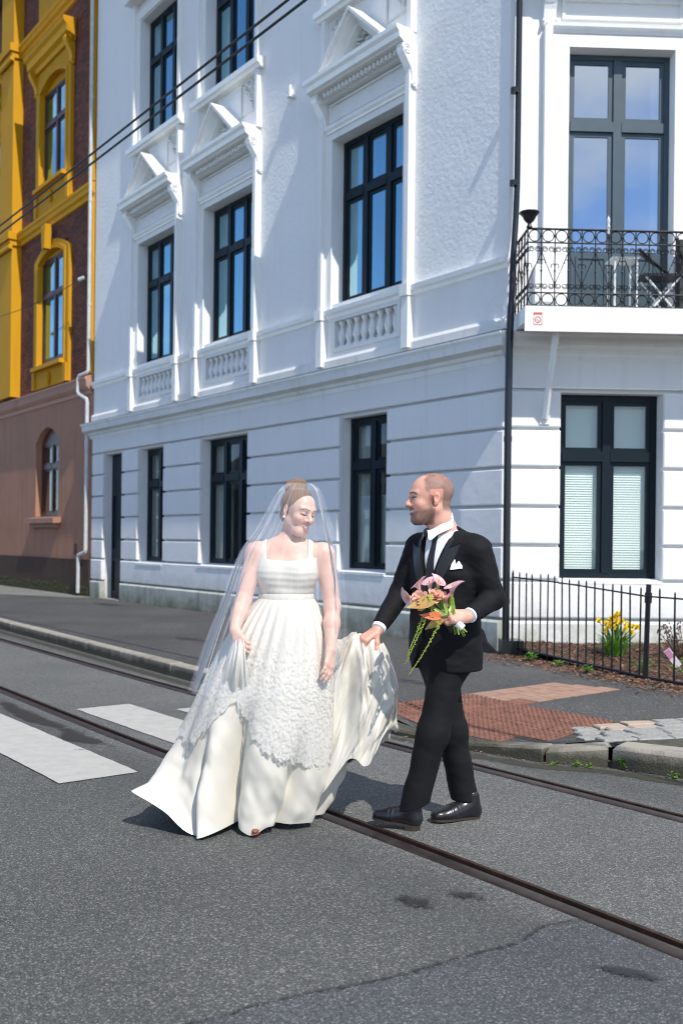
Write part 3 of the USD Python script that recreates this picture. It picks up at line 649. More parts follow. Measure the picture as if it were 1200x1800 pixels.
def relief(W, poly_pts, o, n, seed, rmin=0.02, rmax=0.045):
    """leafy stucco relief: small overlapping lobes inside an outline"""
    pg = sg.Polygon(poly_pts); r = np.random.default_rng(seed); ms = []; x0, y0, x1, y1 = pg.bounds; tries = 0
    while len(ms) < n and tries < n * 30:
        tries += 1
        p = (r.uniform(x0, x1), r.uniform(y0, y1))
        if not pg.contains(sg.Point(p)): continue
        a = r.uniform(0, PI); l = r.uniform(rmin, rmax)
        v, f = blob((0, 0, 0), (l, l * 0.55, l * 0.4), seed=tries, sub=1)
        ca, sa_ = math.cos(a), math.sin(a)
        v = np.stack([v[:, 0] * ca - v[:, 2] * sa_, v[:, 1], v[:, 0] * sa_ + v[:, 2] * ca], 1) + (p[0], o + r.uniform(0, 0.012), p[1])
        ms.append((v, f))
    return [W(m) for m in ms]
def console(W, c, z0, z1, w=0.13, p=0.26):
    """scrolled bracket: S-shaped side outline with a rolled head"""
    prof = [(0.02, z0), (0.05, z0 + 0.03), (0.07, z0 + 0.10), (0.085, z0 + 0.20), (0.11, z0 + 0.27), (0.20, z1 - 0.17), (p - 0.02, z1 - 0.12), (p, z1 - 0.06), (p - 0.01, z1), (0.0, z1), (0.0, z0)]
    body = extrude(sg.Polygon([(o, z) for o, z in prof]), -w / 2, w / 2)      # (o, t, z)
    v, f = body; v = np.stack([v[:, 1] + c, v[:, 0], v[:, 2]], 1)
    ms = [(v, f[:, ::-1])]
    for zz, oo, rr in ((z1 - 0.085, p - 0.085, 0.075), (z0 + 0.05, 0.05, 0.04)):
        th = np.linspace(0, 4 * PI, 34); r_ = np.linspace(rr, 0.012, 34)
        for sd in (-1, 1):
            ms.append(tube(np.stack([np.full(34, c + sd * (w / 2 + 0.004)), oo + r_ * np.cos(th), zz + r_ * np.sin(th)], 1), 0.011, 5))
    return [W(m) for m in ms]

def dressing(W, c, h, seed, balust=True, upper=True):
    oi, oo = h + 0.13, h + 0.215
    arch = part(house, 'architrave', [W(x) for x in [box(c - oi, c - h, 0.0, 0.028, 4.885, 7.42), box(c + h, c + oi, 0.0, 0.028, 4.885, 7.42), box(c - oi, c + oi, 0.0, 0.031, 7.40 + 0.0, 7.50)]], 'white_trim')
    for sd in (-1, 1):
        a0, a1 = sorted((c + sd * oi, c + sd * oo))
        part(arch, 'pilaster_strip', W(box(a0, a1, 0.0, 0.115, 4.885, 7.95)), 'white_trim')
        part(arch, 'pilaster_strip', W(box(a0 - 0.02, a1 + 0.03, 0.0, 0.118, 4.03, 4.72)), 'white_trim')
        part(arch, 'sill_return', W(box(a0 - 0.035, a1 + 0.045, 0.0, 0.145, 4.722, 4.882)), 'white_trim')
        if upper: part(arch, 'pilaster_strip', W(box(a0, a1, 0.0, 0.10, 8.27, 9.22)), 'white_trim')
    moulding(W, c - oi, c + oi, [(0.0, 7.50), (0.05, 7.50), (0.055, 7.53), (0.09, 7.55), (0.095, 7.60), (0.0, 7.62)], 'white_trim', 'lintel_band', arch)
    part(arch, 'frieze_panel', [W(x) for x in rings(c - oi + 0.05, c + oi - 0.05, 7.66, 7.94, 0.028, 0.0, 0.032)], 'white_trim')
    ped = moulding(W, c - 1.02, c + 1.02, [(0.0, 7.96), (0.12, 7.97), (0.12, 8.06), (0.27, 8.07), (0.27, 8.085), (0.33, 8.10), (0.34, 8.17), (0.39, 8.20), (0.40, 8.25), (0.0, 8.29)], 'white_trim', 'pediment', mitre0=0.2, mitre1=0.2)
    for sd in (-1, 1): part(ped, 'console', console(W, c + sd * (oi + 0.045), 7.50, 8.07), 'white_trim')
    part(ped, 'dentil_row', [W(box(x, x + 0.045, 0.12, 0.20, 7.985, 8.055)) for x in np.arange(c - 0.84, c + 0.82, 0.09)], 'white_trim')
    for sd in (-1, 1):   # raking cornice
        n = np.array([-(0.62) * 1.0, 0.68]); n /= np.linalg.norm(n)
        a = np.array([0.72, 8.285]); b = np.array([0.0, 8.93]); d_ = (b - a) / np.linalg.norm(b - a); nn = np.array([d_[1], -d_[0]]); nn = nn if nn[1] > 0 else -nn
        for o1, t0, t1 in ((0.20, -0.15, -0.07), (0.33, -0.07, -0.03), (0.38, -0.03, 0.01)):
            q = [a + nn * t0, b + nn * t0, b + nn * t1, a + nn * t1]
            # mitre at the apex
            q[1] = np.array([0.0005, b[1] + t0 / nn[1]]); q[2] = np.array([0.0005, b[1] + t1 / nn[1]])
            q[0][1] = max(q[0][1], 8.2); 
            part(ped, 'raking_cornice', W(extrude(sg.Polygon([(c + sd * x, z) for x, z in q]).buffer(0), 0.0, o1)), 'cornice_paint' if t1 > 0 else 'white_trim')
    part(ped, 'tympanum', W(extrude(sg.Polygon([(c - 0.6, 8.285), (c + 0.6, 8.285), (c, 8.82)]), 0.0, 0.06)), 'white_trim')
    part(ped, 'relief_ornament', relief(W, [(c - 0.46, 8.31), (c + 0.46, 8.31), (c, 8.72)], 0.085, 120, seed, 0.025, 0.06), 'relief_paint')
    if upper:
        for sd in (-1, 1):
            part(arch, 'relief_panel', [W(x) for x in rings(min(c + sd * 0.42, c + sd * 0.86), max(c + sd * 0.42, c + sd * 0.86), 8.62, 9.18, 0.02, 0.0, 0.018)] + relief(W, [(c + sd * 0.84, 9.14), (c + sd * 0.46, 9.14), (c + sd * 0.62, 8.95), (c + sd * 0.84, 8.66)], 0.016, 70, seed + 5 + sd, 0.025, 0.06), 'relief_paint')
        moulding(W, c - oo - 0.08, c + oo + 0.08, [(0.0, 9.22), (0.10, 9.23), (0.13, 9.27), (0.17, 9.28), (0.18, 9.36), (0.0, 9.42)], 'white_trim', 'sill', mitre0=0.2, mitre1=0.2)
        part(house, 'architrave', [W(x) for x in [box(c - oi, c - h, 0.0, 0.028, 9.42, 11.97), box(c + h, c + oi, 0.0, 0.028, 9.42, 11.97), box(c - oi, c + oi, 0.0, 0.03, 11.97, 12.15), box(c - oo, c - oi, 0.0, 0.10, 9.42, 12.3), box(c + oi, c + oo, 0.0, 0.10, 9.42, 12.3), box(c - oo - 0.1, c + oo + 0.1, 0.0, 0.25, 12.3, 12.5)]], 'white_trim')
    if balust:
        bp = part(house, 'baluster_panel', [W(box(c - 0.72, c + 0.72, -0.16, -0.12, 4.29, 4.68))] + [W(x) for x in rings(c - 0.78, c + 0.78, 4.23, 4.74, 0.06, -0.01, 0.022)], 'white_trim')
        prof = [(0.055, 0.0), (0.055, 0.03), (0.03, 0.045), (0.045, 0.09), (0.062, 0.15), (0.055, 0.20), (0.03, 0.27), (0.024, 0.32), (0.045, 0.345), (0.05, 0.385)]
        for k in range(8):
            x = c - 0.63 + k * 0.18
            v, f = lathe(prof, 10, (x, -0.055, 4.292)); part(bp, 'baluster', W((v, f)), 'white_trim', smooth=50)
for i, (c, h) in enumerate(zip(W_C, HW)): dressing(WL, c, h, 20 + i * 9)

part(house, 'wall_bracket', [WL(box(4.62, 4.72, 0.0, 0.12, 8.40, 8.44)), WL(box(4.62, 4.66, 0.08, 0.12, 8.44, 8.58)), WL(box(4.69, 4.72, 0.0, 0.05, 8.44, 8.56))], 'white_trim')
# short facade: balcony door, its surround, the window below
rc = 1.355
arch = part(house, 'architrave', [WR(x) for x in [box(0.49, 0.71, 0.0, 0.035, 3.99, 7.40), box(2.0, 2.22, 0.0, 0.035, 3.99, 7.40), box(0.49, 2.22, 0.0, 0.036, 7.40, 7.56)]], 'white_trim')
for a0 in (0.40, 2.22): part(arch, 'pilaster_strip', WR(box(a0, a0 + 0.09, 0.0, 0.10, 4.75, 7.62)), 'white_trim'); part(arch, 'pedestal', WR(box(a0 - 0.1, a0 + 0.16, 0.0, 0.14, 3.99, 4.75)), 'white_trim')
moulding(WR, 0.42, 2.29, [(0.0, 7.56), (0.05, 7.56), (0.06, 7.60), (0.095, 7.62), (0.10, 7.66), (0.0, 7.68)], 'white_trim', 'lintel_band', arch)
part(arch, 'frieze_panel', [WR(x) for x in rings(0.62, 2.09, 7.74, 7.99, 0.035, 0.0, 0.035)], 'white_trim')
ped = moulding(WR, 0.28, 2.43, [(0.0, 8.08), (0.12, 8.09), (0.12, 8.16), (0.27, 8.17), (0.34, 8.21), (0.34, 8.27), (0.40, 8.32), (0.40, 8.36), (0.0, 8.40)], 'white_trim', 'pediment', mitre0=0.2, mitre1=0.2)
for a0 in (0.46, 2.25): part(ped, 'console', console(WR, a0, 7.62, 8.17, w=0.15), 'white_trim')
part(ped, 'dentil_row', [WR(box(x, x + 0.045, 0.12, 0.20, 8.09, 8.155)) for x in np.arange(0.56, 2.16, 0.09)], 'white_trim')
wd_ = window(house, WR, 0.71, 2.0, 4.16, 7.40, 0.15, 2, 6.52, m='door_paint', fw=0.06, sash=0.055, curtains=[(0.86, 1.0, 0.0)], glass_m='door_glass', label='tall glazed balcony door with blue grey frame')
part(wd_, 'door_panel', [WR(box(0.80, 1.30, -0.205, -0.155, 4.24, 5.0)), WR(box(1.41, 1.91, -0.205, -0.155, 4.24, 5.0))] + [WR(x) for x in rings(0.86, 1.24, 4.32, 4.94, 0.03, -0.155, -0.14) + rings(1.47, 1.85, 4.32, 4.94, 0.03, -0.155, -0.14)], 'door_paint')
w = window(house, WR, 0.655, 1.906, 1.0, 3.255, 0.205, 2, 2.50, m='window_paint', glass_m='clear_glass', label='dark window with closed pale blinds beside the drainpipe')
blinds(w, WR, 0.74, 1.82, 1.06, 3.2, -0.30)
window(house, WR, 4.2, 5.9, 1.0, 3.255, 0.205, 3, 2.5, curtains=[(0.0, 1.0, 0.0)])
window(house, WR, 4.3, 5.9, 4.95, 7.40, 0.19, 3, 6.57, curtains=[(0.0, 0.3, 0.0)])
window(house, WR, 0.71, 2.0, 9.45, 11.95, 0.19, 2, 11.1, curtains=[(0.0, 0.3, 0.0)])
a, b, z0 = 0.655, 1.906, 1.0
v = np.array([(a, -0.2, z0 + 0.01), (b, -0.2, z0 + 0.01), (b, 0.045, z0 - 0.02), (a, 0.045, z0 - 0.02), (a, -0.2, z0 - 0.05), (b, -0.2, z0 - 0.05), (b, 0.045, z0 - 0.05), (a, 0.045, z0 - 0.05)], float)
part(house, 'sill', WR((v, np.array([(0, 1, 2), (0, 2, 3), (3, 2, 6), (3, 6, 7), (4, 7, 6), (4, 6, 5), (0, 3, 7), (0, 7, 4), (1, 5, 6), (1, 6, 2)]))), 'white_paint')
# drainpipe at the corner
pp = np.array([(2.045, 11.83, 13.5), (2.04, 11.83, 5.9), (2.03, 11.825, 5.4), (1.985, 11.74, 4.75), (1.955, 11.655, 4.2), (1.935, 11.645, 3.6), (1.932, 11.65, 2.5), (1.932, 11.65, 0.30)])
dp = part(house, 'drainpipe', tube(PchipInterpolator(np.linspace(0, 1, 8), pp)(np.linspace(0, 1, 50)), np.r_[np.full(28, 0.037), np.full(22, 0.044)], 10), 'black_paint', smooth=50, label='black cast drainpipe down the corner')
for z in (6.8, 5.7, 2.65, 0.75): part(dp, 'clamp', tube([(1.99 if z > 5 else 1.932, 11.80 if z > 5 else 11.65, z - 0.03), (1.99 if z > 5 else 1.932, 11.80 if z > 5 else 11.65, z + 0.03)], 0.046 if z > 5 else 0.049, 10), 'black_paint')
part(dp, 'foot', box(1.87, 2.12, 11.50, 11.80, 0.10, 0.30), 'black_paint')

# balcony
BZ0, BZ1, BP, BA, BB = 3.835, 4.115, 0.70, 0.055, 2.66
bal = part(house, 'balcony', [WR(box(BA, BB, 0.28, BP, BZ1 - 0.05, BZ1)), WR(box(BA, BB, BP - 0.035, BP + 0.003, BZ0, BZ1 + 0.004)), WR(box(BA - 0.003, BA + 0.035, 0.0, BP - 0.036, BZ0 + 0.1, BZ1 + 0.003)), WR(box(BB - 0.035, BB + 0.003, 0.0, BP - 0.036, BZ0 + 0.1, BZ1 + 0.003)), WR(box(BA + 0.04, BB - 0.04, 0.03, 0.279, BZ1 - 0.05, BZ1 - 0.002))], 'white_trim', label='white balcony with ornate black iron railing')
for x in (0.10, 0.42, 1.32, 2.24, 2.58): part(bal, 'beam', WR(box(x, x + 0.07, 0.05, BP - 0.04, BZ1 - 0.17, BZ1 - 0.052)), 'white_trim')
for x in np.arange(0.12, 0.62, 0.105): part(bal, 'soffit_board', WR(box(BA + 0.05, BB - 0.05, x, x + 0.098, BZ1 - 0.062, BZ1 - 0.051)), 'white_trim')
for x in (0.455, 2.275):
    part(bal, 'strut', WR(tube([(x, BP - 0.12, BZ1 - 0.16), (x - 0.0, 0.06, 2.93)], 0.04, 8)), 'white_trim', smooth=40)
    part(bal, 'strut_plate', WR(box(x - 0.06, x + 0.06, 0.03, 0.05, 2.86, 3.0)), 'white_trim')
sticker = part(bal, 'sticker', WR(box(0.145, 0.255, BP + 0.0035, BP + 0.0055, 3.90, 4.05)), 'sticker_white', label='small faded red and white sticker on the balcony edge')
ms = [WR(box(0.150, 0.250, BP + 0.006, BP + 0.007, 4.018, 4.046)), WR(box(0.150, 0.157, BP + 0.006, BP + 0.007, 3.905, 4.017)), WR(box(0.243, 0.250, BP + 0.006, BP + 0.007, 3.905, 4.017)), WR(box(0.158, 0.242, BP + 0.006, BP + 0.007, 3.905, 3.913))]
th = np.linspace(0, 2 * PI, 25)[:-1]
ms.append(WR(tube(np.stack([0.20 + 0.030 * np.cos(th), np.full(24, BP + 0.006), 3.962 + 0.034 * np.sin(th)], 1), 0.005, 4, closed=True)))
ms.append(WR(tube(np.stack([0.185 + 0.03 * np.linspace(0, 1, 9), np.full(9, BP + 0.006), 3.955 + 0.012 * np.sin(np.linspace(0, 6, 9))], 1), 0.004, 4)))
part(sticker, 'print', ms, 'sticker_red')
RT, RB = 5.0, BZ1 + 0.012
pitch = 0.1548
def iron_run(W3, n, parent):
    """n bays of railing; W3 maps (u, v, z) -> world; u along the run"""
    ln = n * pitch
    for z, r in ((RT, 0.013), (RT - 0.155, 0.009), (RB + 0.15, 0.009), (RB, 0.010)):
        part(parent, 'rail', W3(tube([(-0.01, 0, z), (ln + 0.01, 0, z)], r, 6)), 'black_iron')
    zt, zb = RT - 0.155, RB + 0.15
    for k in range(n + 1):
        u = k * pitch
        ms = [tube([(u, 0, RB), (u, 0, RT)], 0.0075, 5)]
        for z in (RB + 0.075, RT - 0.0775, zb + 0.25, zt - 0.1): ms.append(blob((u, 0, z), (0.013, 0.013, 0.018)))
        for sd in (-1, 1):     # small leaves clasping the bar
            zz = zt - 0.22 if k % 2 else zb + 0.30
            t_ = np.linspace(0, PI * 1.2, 9); ms.append(tube(np.stack([u + sd * (0.028 - 0.028 * np.cos(t_)) * 0.8, np.zeros(9), zz + 0.03 * np.sin(t_)], 1), 0.005, 4))
        part(parent, 'baluster', [W3(m) for m in ms], 'black_iron')
    for k in range(n):
        u = (k + 0.5) * pitch
        th = np.linspace(0, 2 * PI, 21)[:-1]
        for z in (RB + 0.075, RT - 0.0775):
            part(parent, 'ring', W3(tube(np.stack([u + 0.064 * np.cos(th), np.zeros(20), z + 0.064 * np.sin(th)], 1), 0.006, 4, closed=True)), 'black_iron')
        ms = []
        a, b = (k * pitch, (k + 1) * pitch) if k % 2 else ((k + 1) * pitch, k * pitch)
        ms.append(tube([(a, 0.004, zt - 0.10), (b, 0.004, zb + 0.09)], 0.0045, 4))
        for sd in (-1, 1):
            for zc, up in ((zt - 0.075, 1), (zb + 0.075, -1)):
                t_ = np.linspace(0, 3.3 * PI, 26); r_ = np.linspace(0.012, 0.036, 26)
                ms.append(tube(np.stack([u + sd * (0.036 + -r_ * np.cos(t_)), np.zeros(26), zc + up * r_ * np.sin(t_)], 1), 0.0048, 4))
        part(parent, 'scroll', [W3(m) for m in ms], 'black_iron')
def W_front(m):
    v, f = m; return WR((np.stack([v[:, 0] + BA + 0.03, v[:, 1] + BP - 0.025, v[:, 2]], 1), f))
def W_side(at):
    def g(m):
        v, f = m; return WR((np.stack([at + v[:, 1], v[:, 0] + 0.05, v[:, 2]], 1), f))
    return g
iron_run(W_front, 16, bal); iron_run(W_side(BA + 0.03), 4, bal); iron_run(W_side(BB - 0.03), 4, bal)
part(bal, 'finial', WR(lathe([(0.0, 4.95), (0.016, 4.96), (0.016, 5.02), (0.026, 5.04), (0.014, 5.06), (0.020, 5.09), (0.021, 5.12), (0.010, 5.15), (0.0, 5.17)], 8, (1.005, BP - 0.025, 0))), 'zinc_pipe', smooth=40, label='pale spiked finial')
urn = part(None, 'urn', WR(lathe([(0.0, 5.012), (0.035, 5.012), (0.03, 5.03), (0.02, 5.045), (0.022, 5.06), (0.05, 5.085), (0.072, 5.12), (0.078, 5.14), (0.105, 5.165), (0.117, 5.176), (0.112, 5.186), (0.09, 5.178), (0.075, 5.15), (0.0, 5.12)], 18, (BA + 0.045, BP - 0.03, 0))), 'black_iron', smooth=45, label='small black iron urn on the corner of the balcony railing', cat='urn')

# things on the balcony
ch = thing('balcony_chair', 'dark folding chair with pale legs behind the balcony railing', 'chair', K + DR * 1.65 + NR * 0.4 + UP * 4.115)
def WB(m): return WR(m)
part(ch, 'seat', WR((lambda v: (v[0] + np.array([1.70, 0.40, 4.53]), v[1]))(box(-0.24, 0.24, -0.16, 0.16, 0, 0.03))), 'black_iron')
part(ch, 'backrest', WR((lambda m: m)(tube([(1.95, 0.30, 4.56), (2.02, 0.28, 4.80), (1.98, 0.30, 4.88)], 0.02, 6))), 'black_iron')
part(ch, 'backrest', [WR(tube([(1.44, 0.45, 4.86), (1.62, 0.42, 4.72), (1.80, 0.40, 4.60)], 0.022, 6)), WR(tube([(1.50, 0.30, 4.86), (1.62, 0.42, 4.70)], 0.018, 6))], 'black_iron')
for p0, p1 in (((1.50, 0.52, 4.53), (1.86, 0.52, 4.12)), ((1.90, 0.52, 4.53), (1.54, 0.52, 4.12)), ((1.52, 0.28, 4.53), (1.84, 0.28, 4.12)), ((1.88, 0.28, 4.53), (1.55, 0.28, 4.12))):
    part(ch, 'leg', WR(tube([p0, p1], 0.012, 6)), 'white_plastic')
sc = thing('wind_screen', 'dark cloth wind screen standing at the right end of the balcony', 'screen', K + DR * 2.2 + NR * 0.4 + UP * 4.115)
v, f = box(2.02, 2.60, 0.16, 0.19, 4.18, 5.07); part(sc, 'cloth', WR((v, f)), 'dark_mesh')
for x in (2.0, 2.6): part(sc, 'post', WR(tube([(x, 0.175, 4.116), (x, 0.175, 5.09)], 0.014, 6)), 'black_iron')
tb = thing('balcony_table', 'small white slatted table behind the balcony railing', 'table', K + DR * 1.3 + NR * 0.35 + UP * 4.115)
part(tb, 'table_top', WR(box(1.12, 1.44, 0.2, 0.5, 4.74, 4.765)), 'white_plastic')
for x in (1.15, 1.41):
    for y in (0.23, 0.47): part(tb, 'leg', WR(tube([(x, y, 4.117), (x, y, 4.74)], 0.012, 6)), 'white_plastic')

# ------------------------------------------------------------------ brick house with yellow trim
yh = thing('brick_house', 'dark brick town house with bright yellow window surrounds and pink ground storey', 'house', K + DL * 16)
Y0, Y1 = 12.56, 24.0
def ypart(name, mesh, m, parent=None, **k): return part(parent or yh, name, mesh, m, **k)
pgw = sg.box(Y0, 5.02, Y1, 16)
YA = [(14.22, 10.13, 15.95, 12.42), (14.24, 5.72, 15.97, 8.28)]
YL = [(x0 + 4.75, z0, x1 + 4.75, z1) for x0, z0, x1, z1 in YA] + [(14.33, 14.75, 15.62, 17)]
for h in YA + YL: pgw = pgw.difference(sg.box(h[0] - 0.02, h[1] - 0.12, h[2] + 0.02, h[3] + 0.22))
ypart('wall', WL(extrude(pgw, -0.45, -0.02)), 'dark_brick')
def arch_poly(a0, a1, z0, z1, rise):
    x = np.linspace(-1, 1, 17); c = (a0 + a1) / 2; h = (a1 - a0) / 2
    return sg.Polygon([(a0, z0), (a1, z0)] + [(c + h * q, z1 - rise + rise * (1 - q * q)) for q in x[::-1]])
PW = arch_poly(14.62, 16.15, 1.95, 4.12, 0.33); PW2 = arch_poly(19.3, 20.85, 1.95, 4.12, 0.33)
pg = sg.box(Y0, 0.95, Y1, 4.66).difference(PW).difference(PW2)
ypart('ground_storey', WL(extrude(pg, -0.45, 0.0)), 'pink_render')
ypart('plinth', WL(box(Y0, Y1, -0.45, 0.06, 0.0, 0.95)), 'brown_plinth')
mo = []
ypart('side_wall', WL([(np.array([(Y1, -0.45, 0), (Y1, -8, 0), (Y1, -8, 16), (Y1, -0.45, 16), (Y0, -8, 0), (Y0, -8, 16)], float), np.array([(0, 1, 2), (0, 2, 3), (1, 4, 5), (1, 5, 2)]))]), 'dark_brick')
ypart('roof', WL(box(Y0 - 0.0, Y1 + 0.2, -8, 0.3, 16.0, 16.3)), 'roof_slate')
moulding(WL, Y0 + 0.02, Y1, [(-0.02, 4.62), (0.03, 4.64), (0.05, 4.72), (0.10, 4.75), (0.16, 4.80), (0.17, 4.93), (0.20, 4.96), (0.20, 5.0), (-0.02, 5.08)], 'pink_trim', 'cornice', yh)
for z in (9.05, 13.92):
    moulding(WL, Y0 + 0.02, Y1, [(-0.03, z - 0.05), (0.03, z - 0.04), (0.04, z + 0.05), (0.10, z + 0.08), (0.11, z + 0.17), (0.15, z + 0.20), (0.15, z + 0.26), (-0.03, z + 0.30)], 'yellow_paint', 'string_course', yh)
for zz in ((5.08, 9.0), (9.36, 13.86), (14.24, 16)):
    ypart('corner_pilaster', WL(box(Y0 + 0.02, Y0 + 0.28, -0.03, 0.06, *zz)), 'yellow_paint')
    ypart('pilaster', WL([box(17.45, 18.42, -0.03, 0.24, *zz)] if False else box(17.45, 18.42, -0.03, 0.24, *zz)), 'yellow_paint')
for z in (9.05, 13.92):
    ypart('capital', [WL(box(17.40, 18.47, -0.03, 0.30, z - 0.045, z + 0.10)), WL(box(17.36, 18.51, -0.03, 0.36, z + 0.10, z + 0.30)), WL(tube([(17.36, 0.30, z - 0.10), (18.51, 0.30, z - 0.10)], 0.06, 8))], 'yellow_paint')
def yellow_window(a0, z0, a1, z1, hood, off):
    c = (a0 + a1) / 2; h = (a1 - a0) / 2
    zb = 9.36 if hood else 5.09
    ztop = 12.95 if hood else 8.62
    op = arch_poly(a0, a1, z0 - 0.12, z1 + (0.22 if hood else 0.12), 0.22)
    sur = sg.box(a0 - 0.29, zb, a1 + 0.29, ztop)
    if not hood: sur = arch_poly(a0 - 0.29, a1 + 0.29, zb, ztop, 0.35)
    sur = sur.difference(op)
    s = ypart('window_surround', WL(extrude(sur, -0.03, 0.06)), 'yellow_paint')
    rim = op.buffer(0.10, join_style=2).difference(op).intersection(sg.box(a0 - 0.3, z0 - 0.12, a1 + 0.3, 99))
    for g in [q for q in getattr(rim, 'geoms', [rim]) if q.geom_type == 'Polygon' and q.area > 0.005]: ypart('inner_moulding', WL(extrude(g, 0.06, 0.085)), 'yellow_paint', s)
    ypart('reveal', WL(extrude(op.buffer(0.018, join_style=2).difference(op), -0.25, -0.03)), 'yellow_paint', s)
    ypart('reveal_back', WL(extrude(op.difference(sg.box(a0 + 0.0, z0, a1 - 0.0, z1)), -0.14, -0.07)), 'yellow_paint', s)
    v = np.array([(a0 - 0.1, -0.2, z0 - 0.02), (a1 + 0.1, -0.2, z0 - 0.02), (a1 + 0.1, 0.2, z0 - 0.10), (a0 - 0.1, 0.2, z0 - 0.10), (a0 - 0.1, -0.2, z0 - 0.19), (a1 + 0.1, -0.2, z0 - 0.19), (a1 + 0.1, 0.2, z0 - 0.19), (a0 - 0.1, 0.2, z0 - 0.19)])
    ypart('sill', WL((v, np.array([(0, 1, 2), (0, 2, 3), (3, 2, 6), (3, 6, 7), (4, 7, 6), (4, 6, 5), (0, 3, 7), (0, 7, 4), (1, 5, 6), (1, 6, 2)]))), 'yellow_paint', s)
    for x in (a0 - 0.26, a1 + 0.09): ypart('strip', WL(box(x, x + 0.17, 0.06, 0.11, zb, z0 - 0.2)), 'yellow_paint', s)
    ypart('apron_knob', WL(lathe([(0.0, z0 - 0.62), (0.05, z0 - 0.58), (0.03, z0 - 0.5), (0.07, z0 - 0.42), (0.04, z0 - 0.32), (0.0, z0 - 0.28)], 8, (c, 0.10, 0))), 'yellow_paint', s, smooth=50)
    if hood:
        moulding(WL, a0 - 0.42, a1 + 0.42, [(0.0, 12.95), (0.12, 12.97), (0.14, 13.08), (0.24, 13.12), (0.26, 13.28), (0.33, 13.32), (0.34, 13.42), (0.0, 13.48)], 'yellow_paint', 'hood', s, 0.2, 0.2)
        for x in (a0 - 0.30, a1 + 0.30): ypart('console', console(WL, x, 12.45, 13.05, w=0.16, p=0.25), 'yellow_paint', s)
    else: ypart('keystone', WL((lambda b: b)(extrude(sg.Polygon([(c - 0.09, z1 + 0.10), (c + 0.09, z1 + 0.10), (c + 0.14, z1 + 0.68), (c - 0.14, z1 + 0.68)]), 0.10, 0.26))), 'yellow_paint', s)
    window(yh, WL, a0, a1, z0, z1 + 0.0, 0.06, 2, z0 + (z1 - z0) * 0.64, m='brown_paint', fw=0.07, curtains=[(0.75, 1.0, 0.0)])
for (a0, z0, a1, z1), hd in zip(YA + YL[:2], (True, False, True, False)): yellow_window(a0, z0, a1, z1, hd, 0)
s = ypart('window_surround', WL(extrude(sg.box(13.97, 14.24, 16.0, 16).difference(sg.box(14.33, 14.75, 15.62, 16.1)), -0.03, 0.10)), 'yellow_paint')
for q, P_ in ((0, PW), (4.69, PW2)):
    a0, a1 = 14.62 + q, 16.15 + q
    w = window(yh, WL, a0 + 0.01, a1 - 0.01, 1.96, 3.80, 0.15, 2, 3.18, m='brown_paint', fw=0.09, curtains=[(0.08, 0.40, 0.0), (0.62, 0.92, 0.0)], glass_m='clear_glass')
    part(w, 'arched_head', WL(extrude(P_.intersection(sg.box(a0, 3.802, a1, 5)), -0.22, -0.15)), 'brown_paint')
    x = np.array([a0 + 0.1, a1 - 0.9])
    part(w, 'red_curtain', WL((np.array([(a0 + 0.25, -0.30, 3.2), (a0 + 0.75, -0.30, 3.2), (a0 + 0.75, -0.30, 3.8), (a0 + 0.25, -0.30, 3.8)]), np.array([(0, 1, 2), (0, 2, 3)]))), 'red_curtain')
    v = np.array([(a0 - 0.2, -0.28, 1.955), (a1 + 0.2, -0.28, 1.955), (a1 + 0.2, 0.20, 1.90), (a0 - 0.2, 0.20, 1.90), (a0 - 0.2, -0.0, 1.78), (a1 + 0.2, -0.0, 1.78), (a1 + 0.2, 0.20, 1.78), (a0 - 0.2, 0.20, 1.78)])
    ypart('sill', [WL((v, np.array([(0, 1, 2), (0, 2, 3), (3, 2, 6), (3, 6, 7), (4, 7, 6), (4, 6, 5), (0, 3, 7), (0, 7, 4), (1, 5, 6), (1, 6, 2)]))), WL(box(a0 - 0.12, a1 + 0.12, 0.0, 0.10, 1.68, 1.779))], 'pink_trim')
ypart('vent_grille', [WL(box(13.42, 13.56, 0.0, 0.012, z, z + 0.022)) for z in np.arange(1.06, 1.28, 0.042)], 'brown_plinth')
# moss growing along the foot of the wall
mv = [blob((0, 0, 0), (1, 1, 1), sub=1)]
ms = []
for k in range(260):
    x = rng.uniform(Y0 + 0.05, 20.5); z = 0.13 + abs(rng.normal(0, 0.09)); ms.append(WL(blob((x, 0.06, z), (rng.uniform(0.08, 0.2), 0.012, rng.uniform(0.03, 0.07)), seed=k, sub=1, amp=0.4)))
tagp = part(None, 'moss', ms, 'moss_green', kind='stuff', label='green moss along the foot of the pink wall', cat='moss')
# white pipe of the brick house
pp = [(12.60, 0.10, 16), (12.60, 0.10, 5.15), (12.62, 0.12, 5.10), (12.98, 0.16, 5.06), (13.0, 0.17, 5.02), (13.0, 0.18, 4.72), (12.98, 0.17, 4.66), (12.70, 0.10, 4.52), (12.68, 0.09, 4.45), (12.68, 0.09, 1.18), (12.70, 0.10, 1.12), (12.98, 0.13, 1.05), (13.0, 0.13, 1.0), (13.0, 0.13, 0.2)]
dp = ypart('drainpipe', WL(tube(pp, 0.042, 8)), 'zinc_pipe', smooth=40, label='pale grey drainpipe beside the white house')
for z in (11.2, 8.9, 6.6, 3.0): part(dp, 'clamp', WL(tube([(12.60 if z > 5 else 12.68, 0.095, z - 0.025), (12.60 if z > 5 else 12.68, 0.095, z + 0.025)], 0.050, 8)), 'zinc_pipe')
part(dp, 'sticker', WL(box(12.65, 12.71, 0.142, 0.146, 2.02, 2.14)), 'sticker_red')

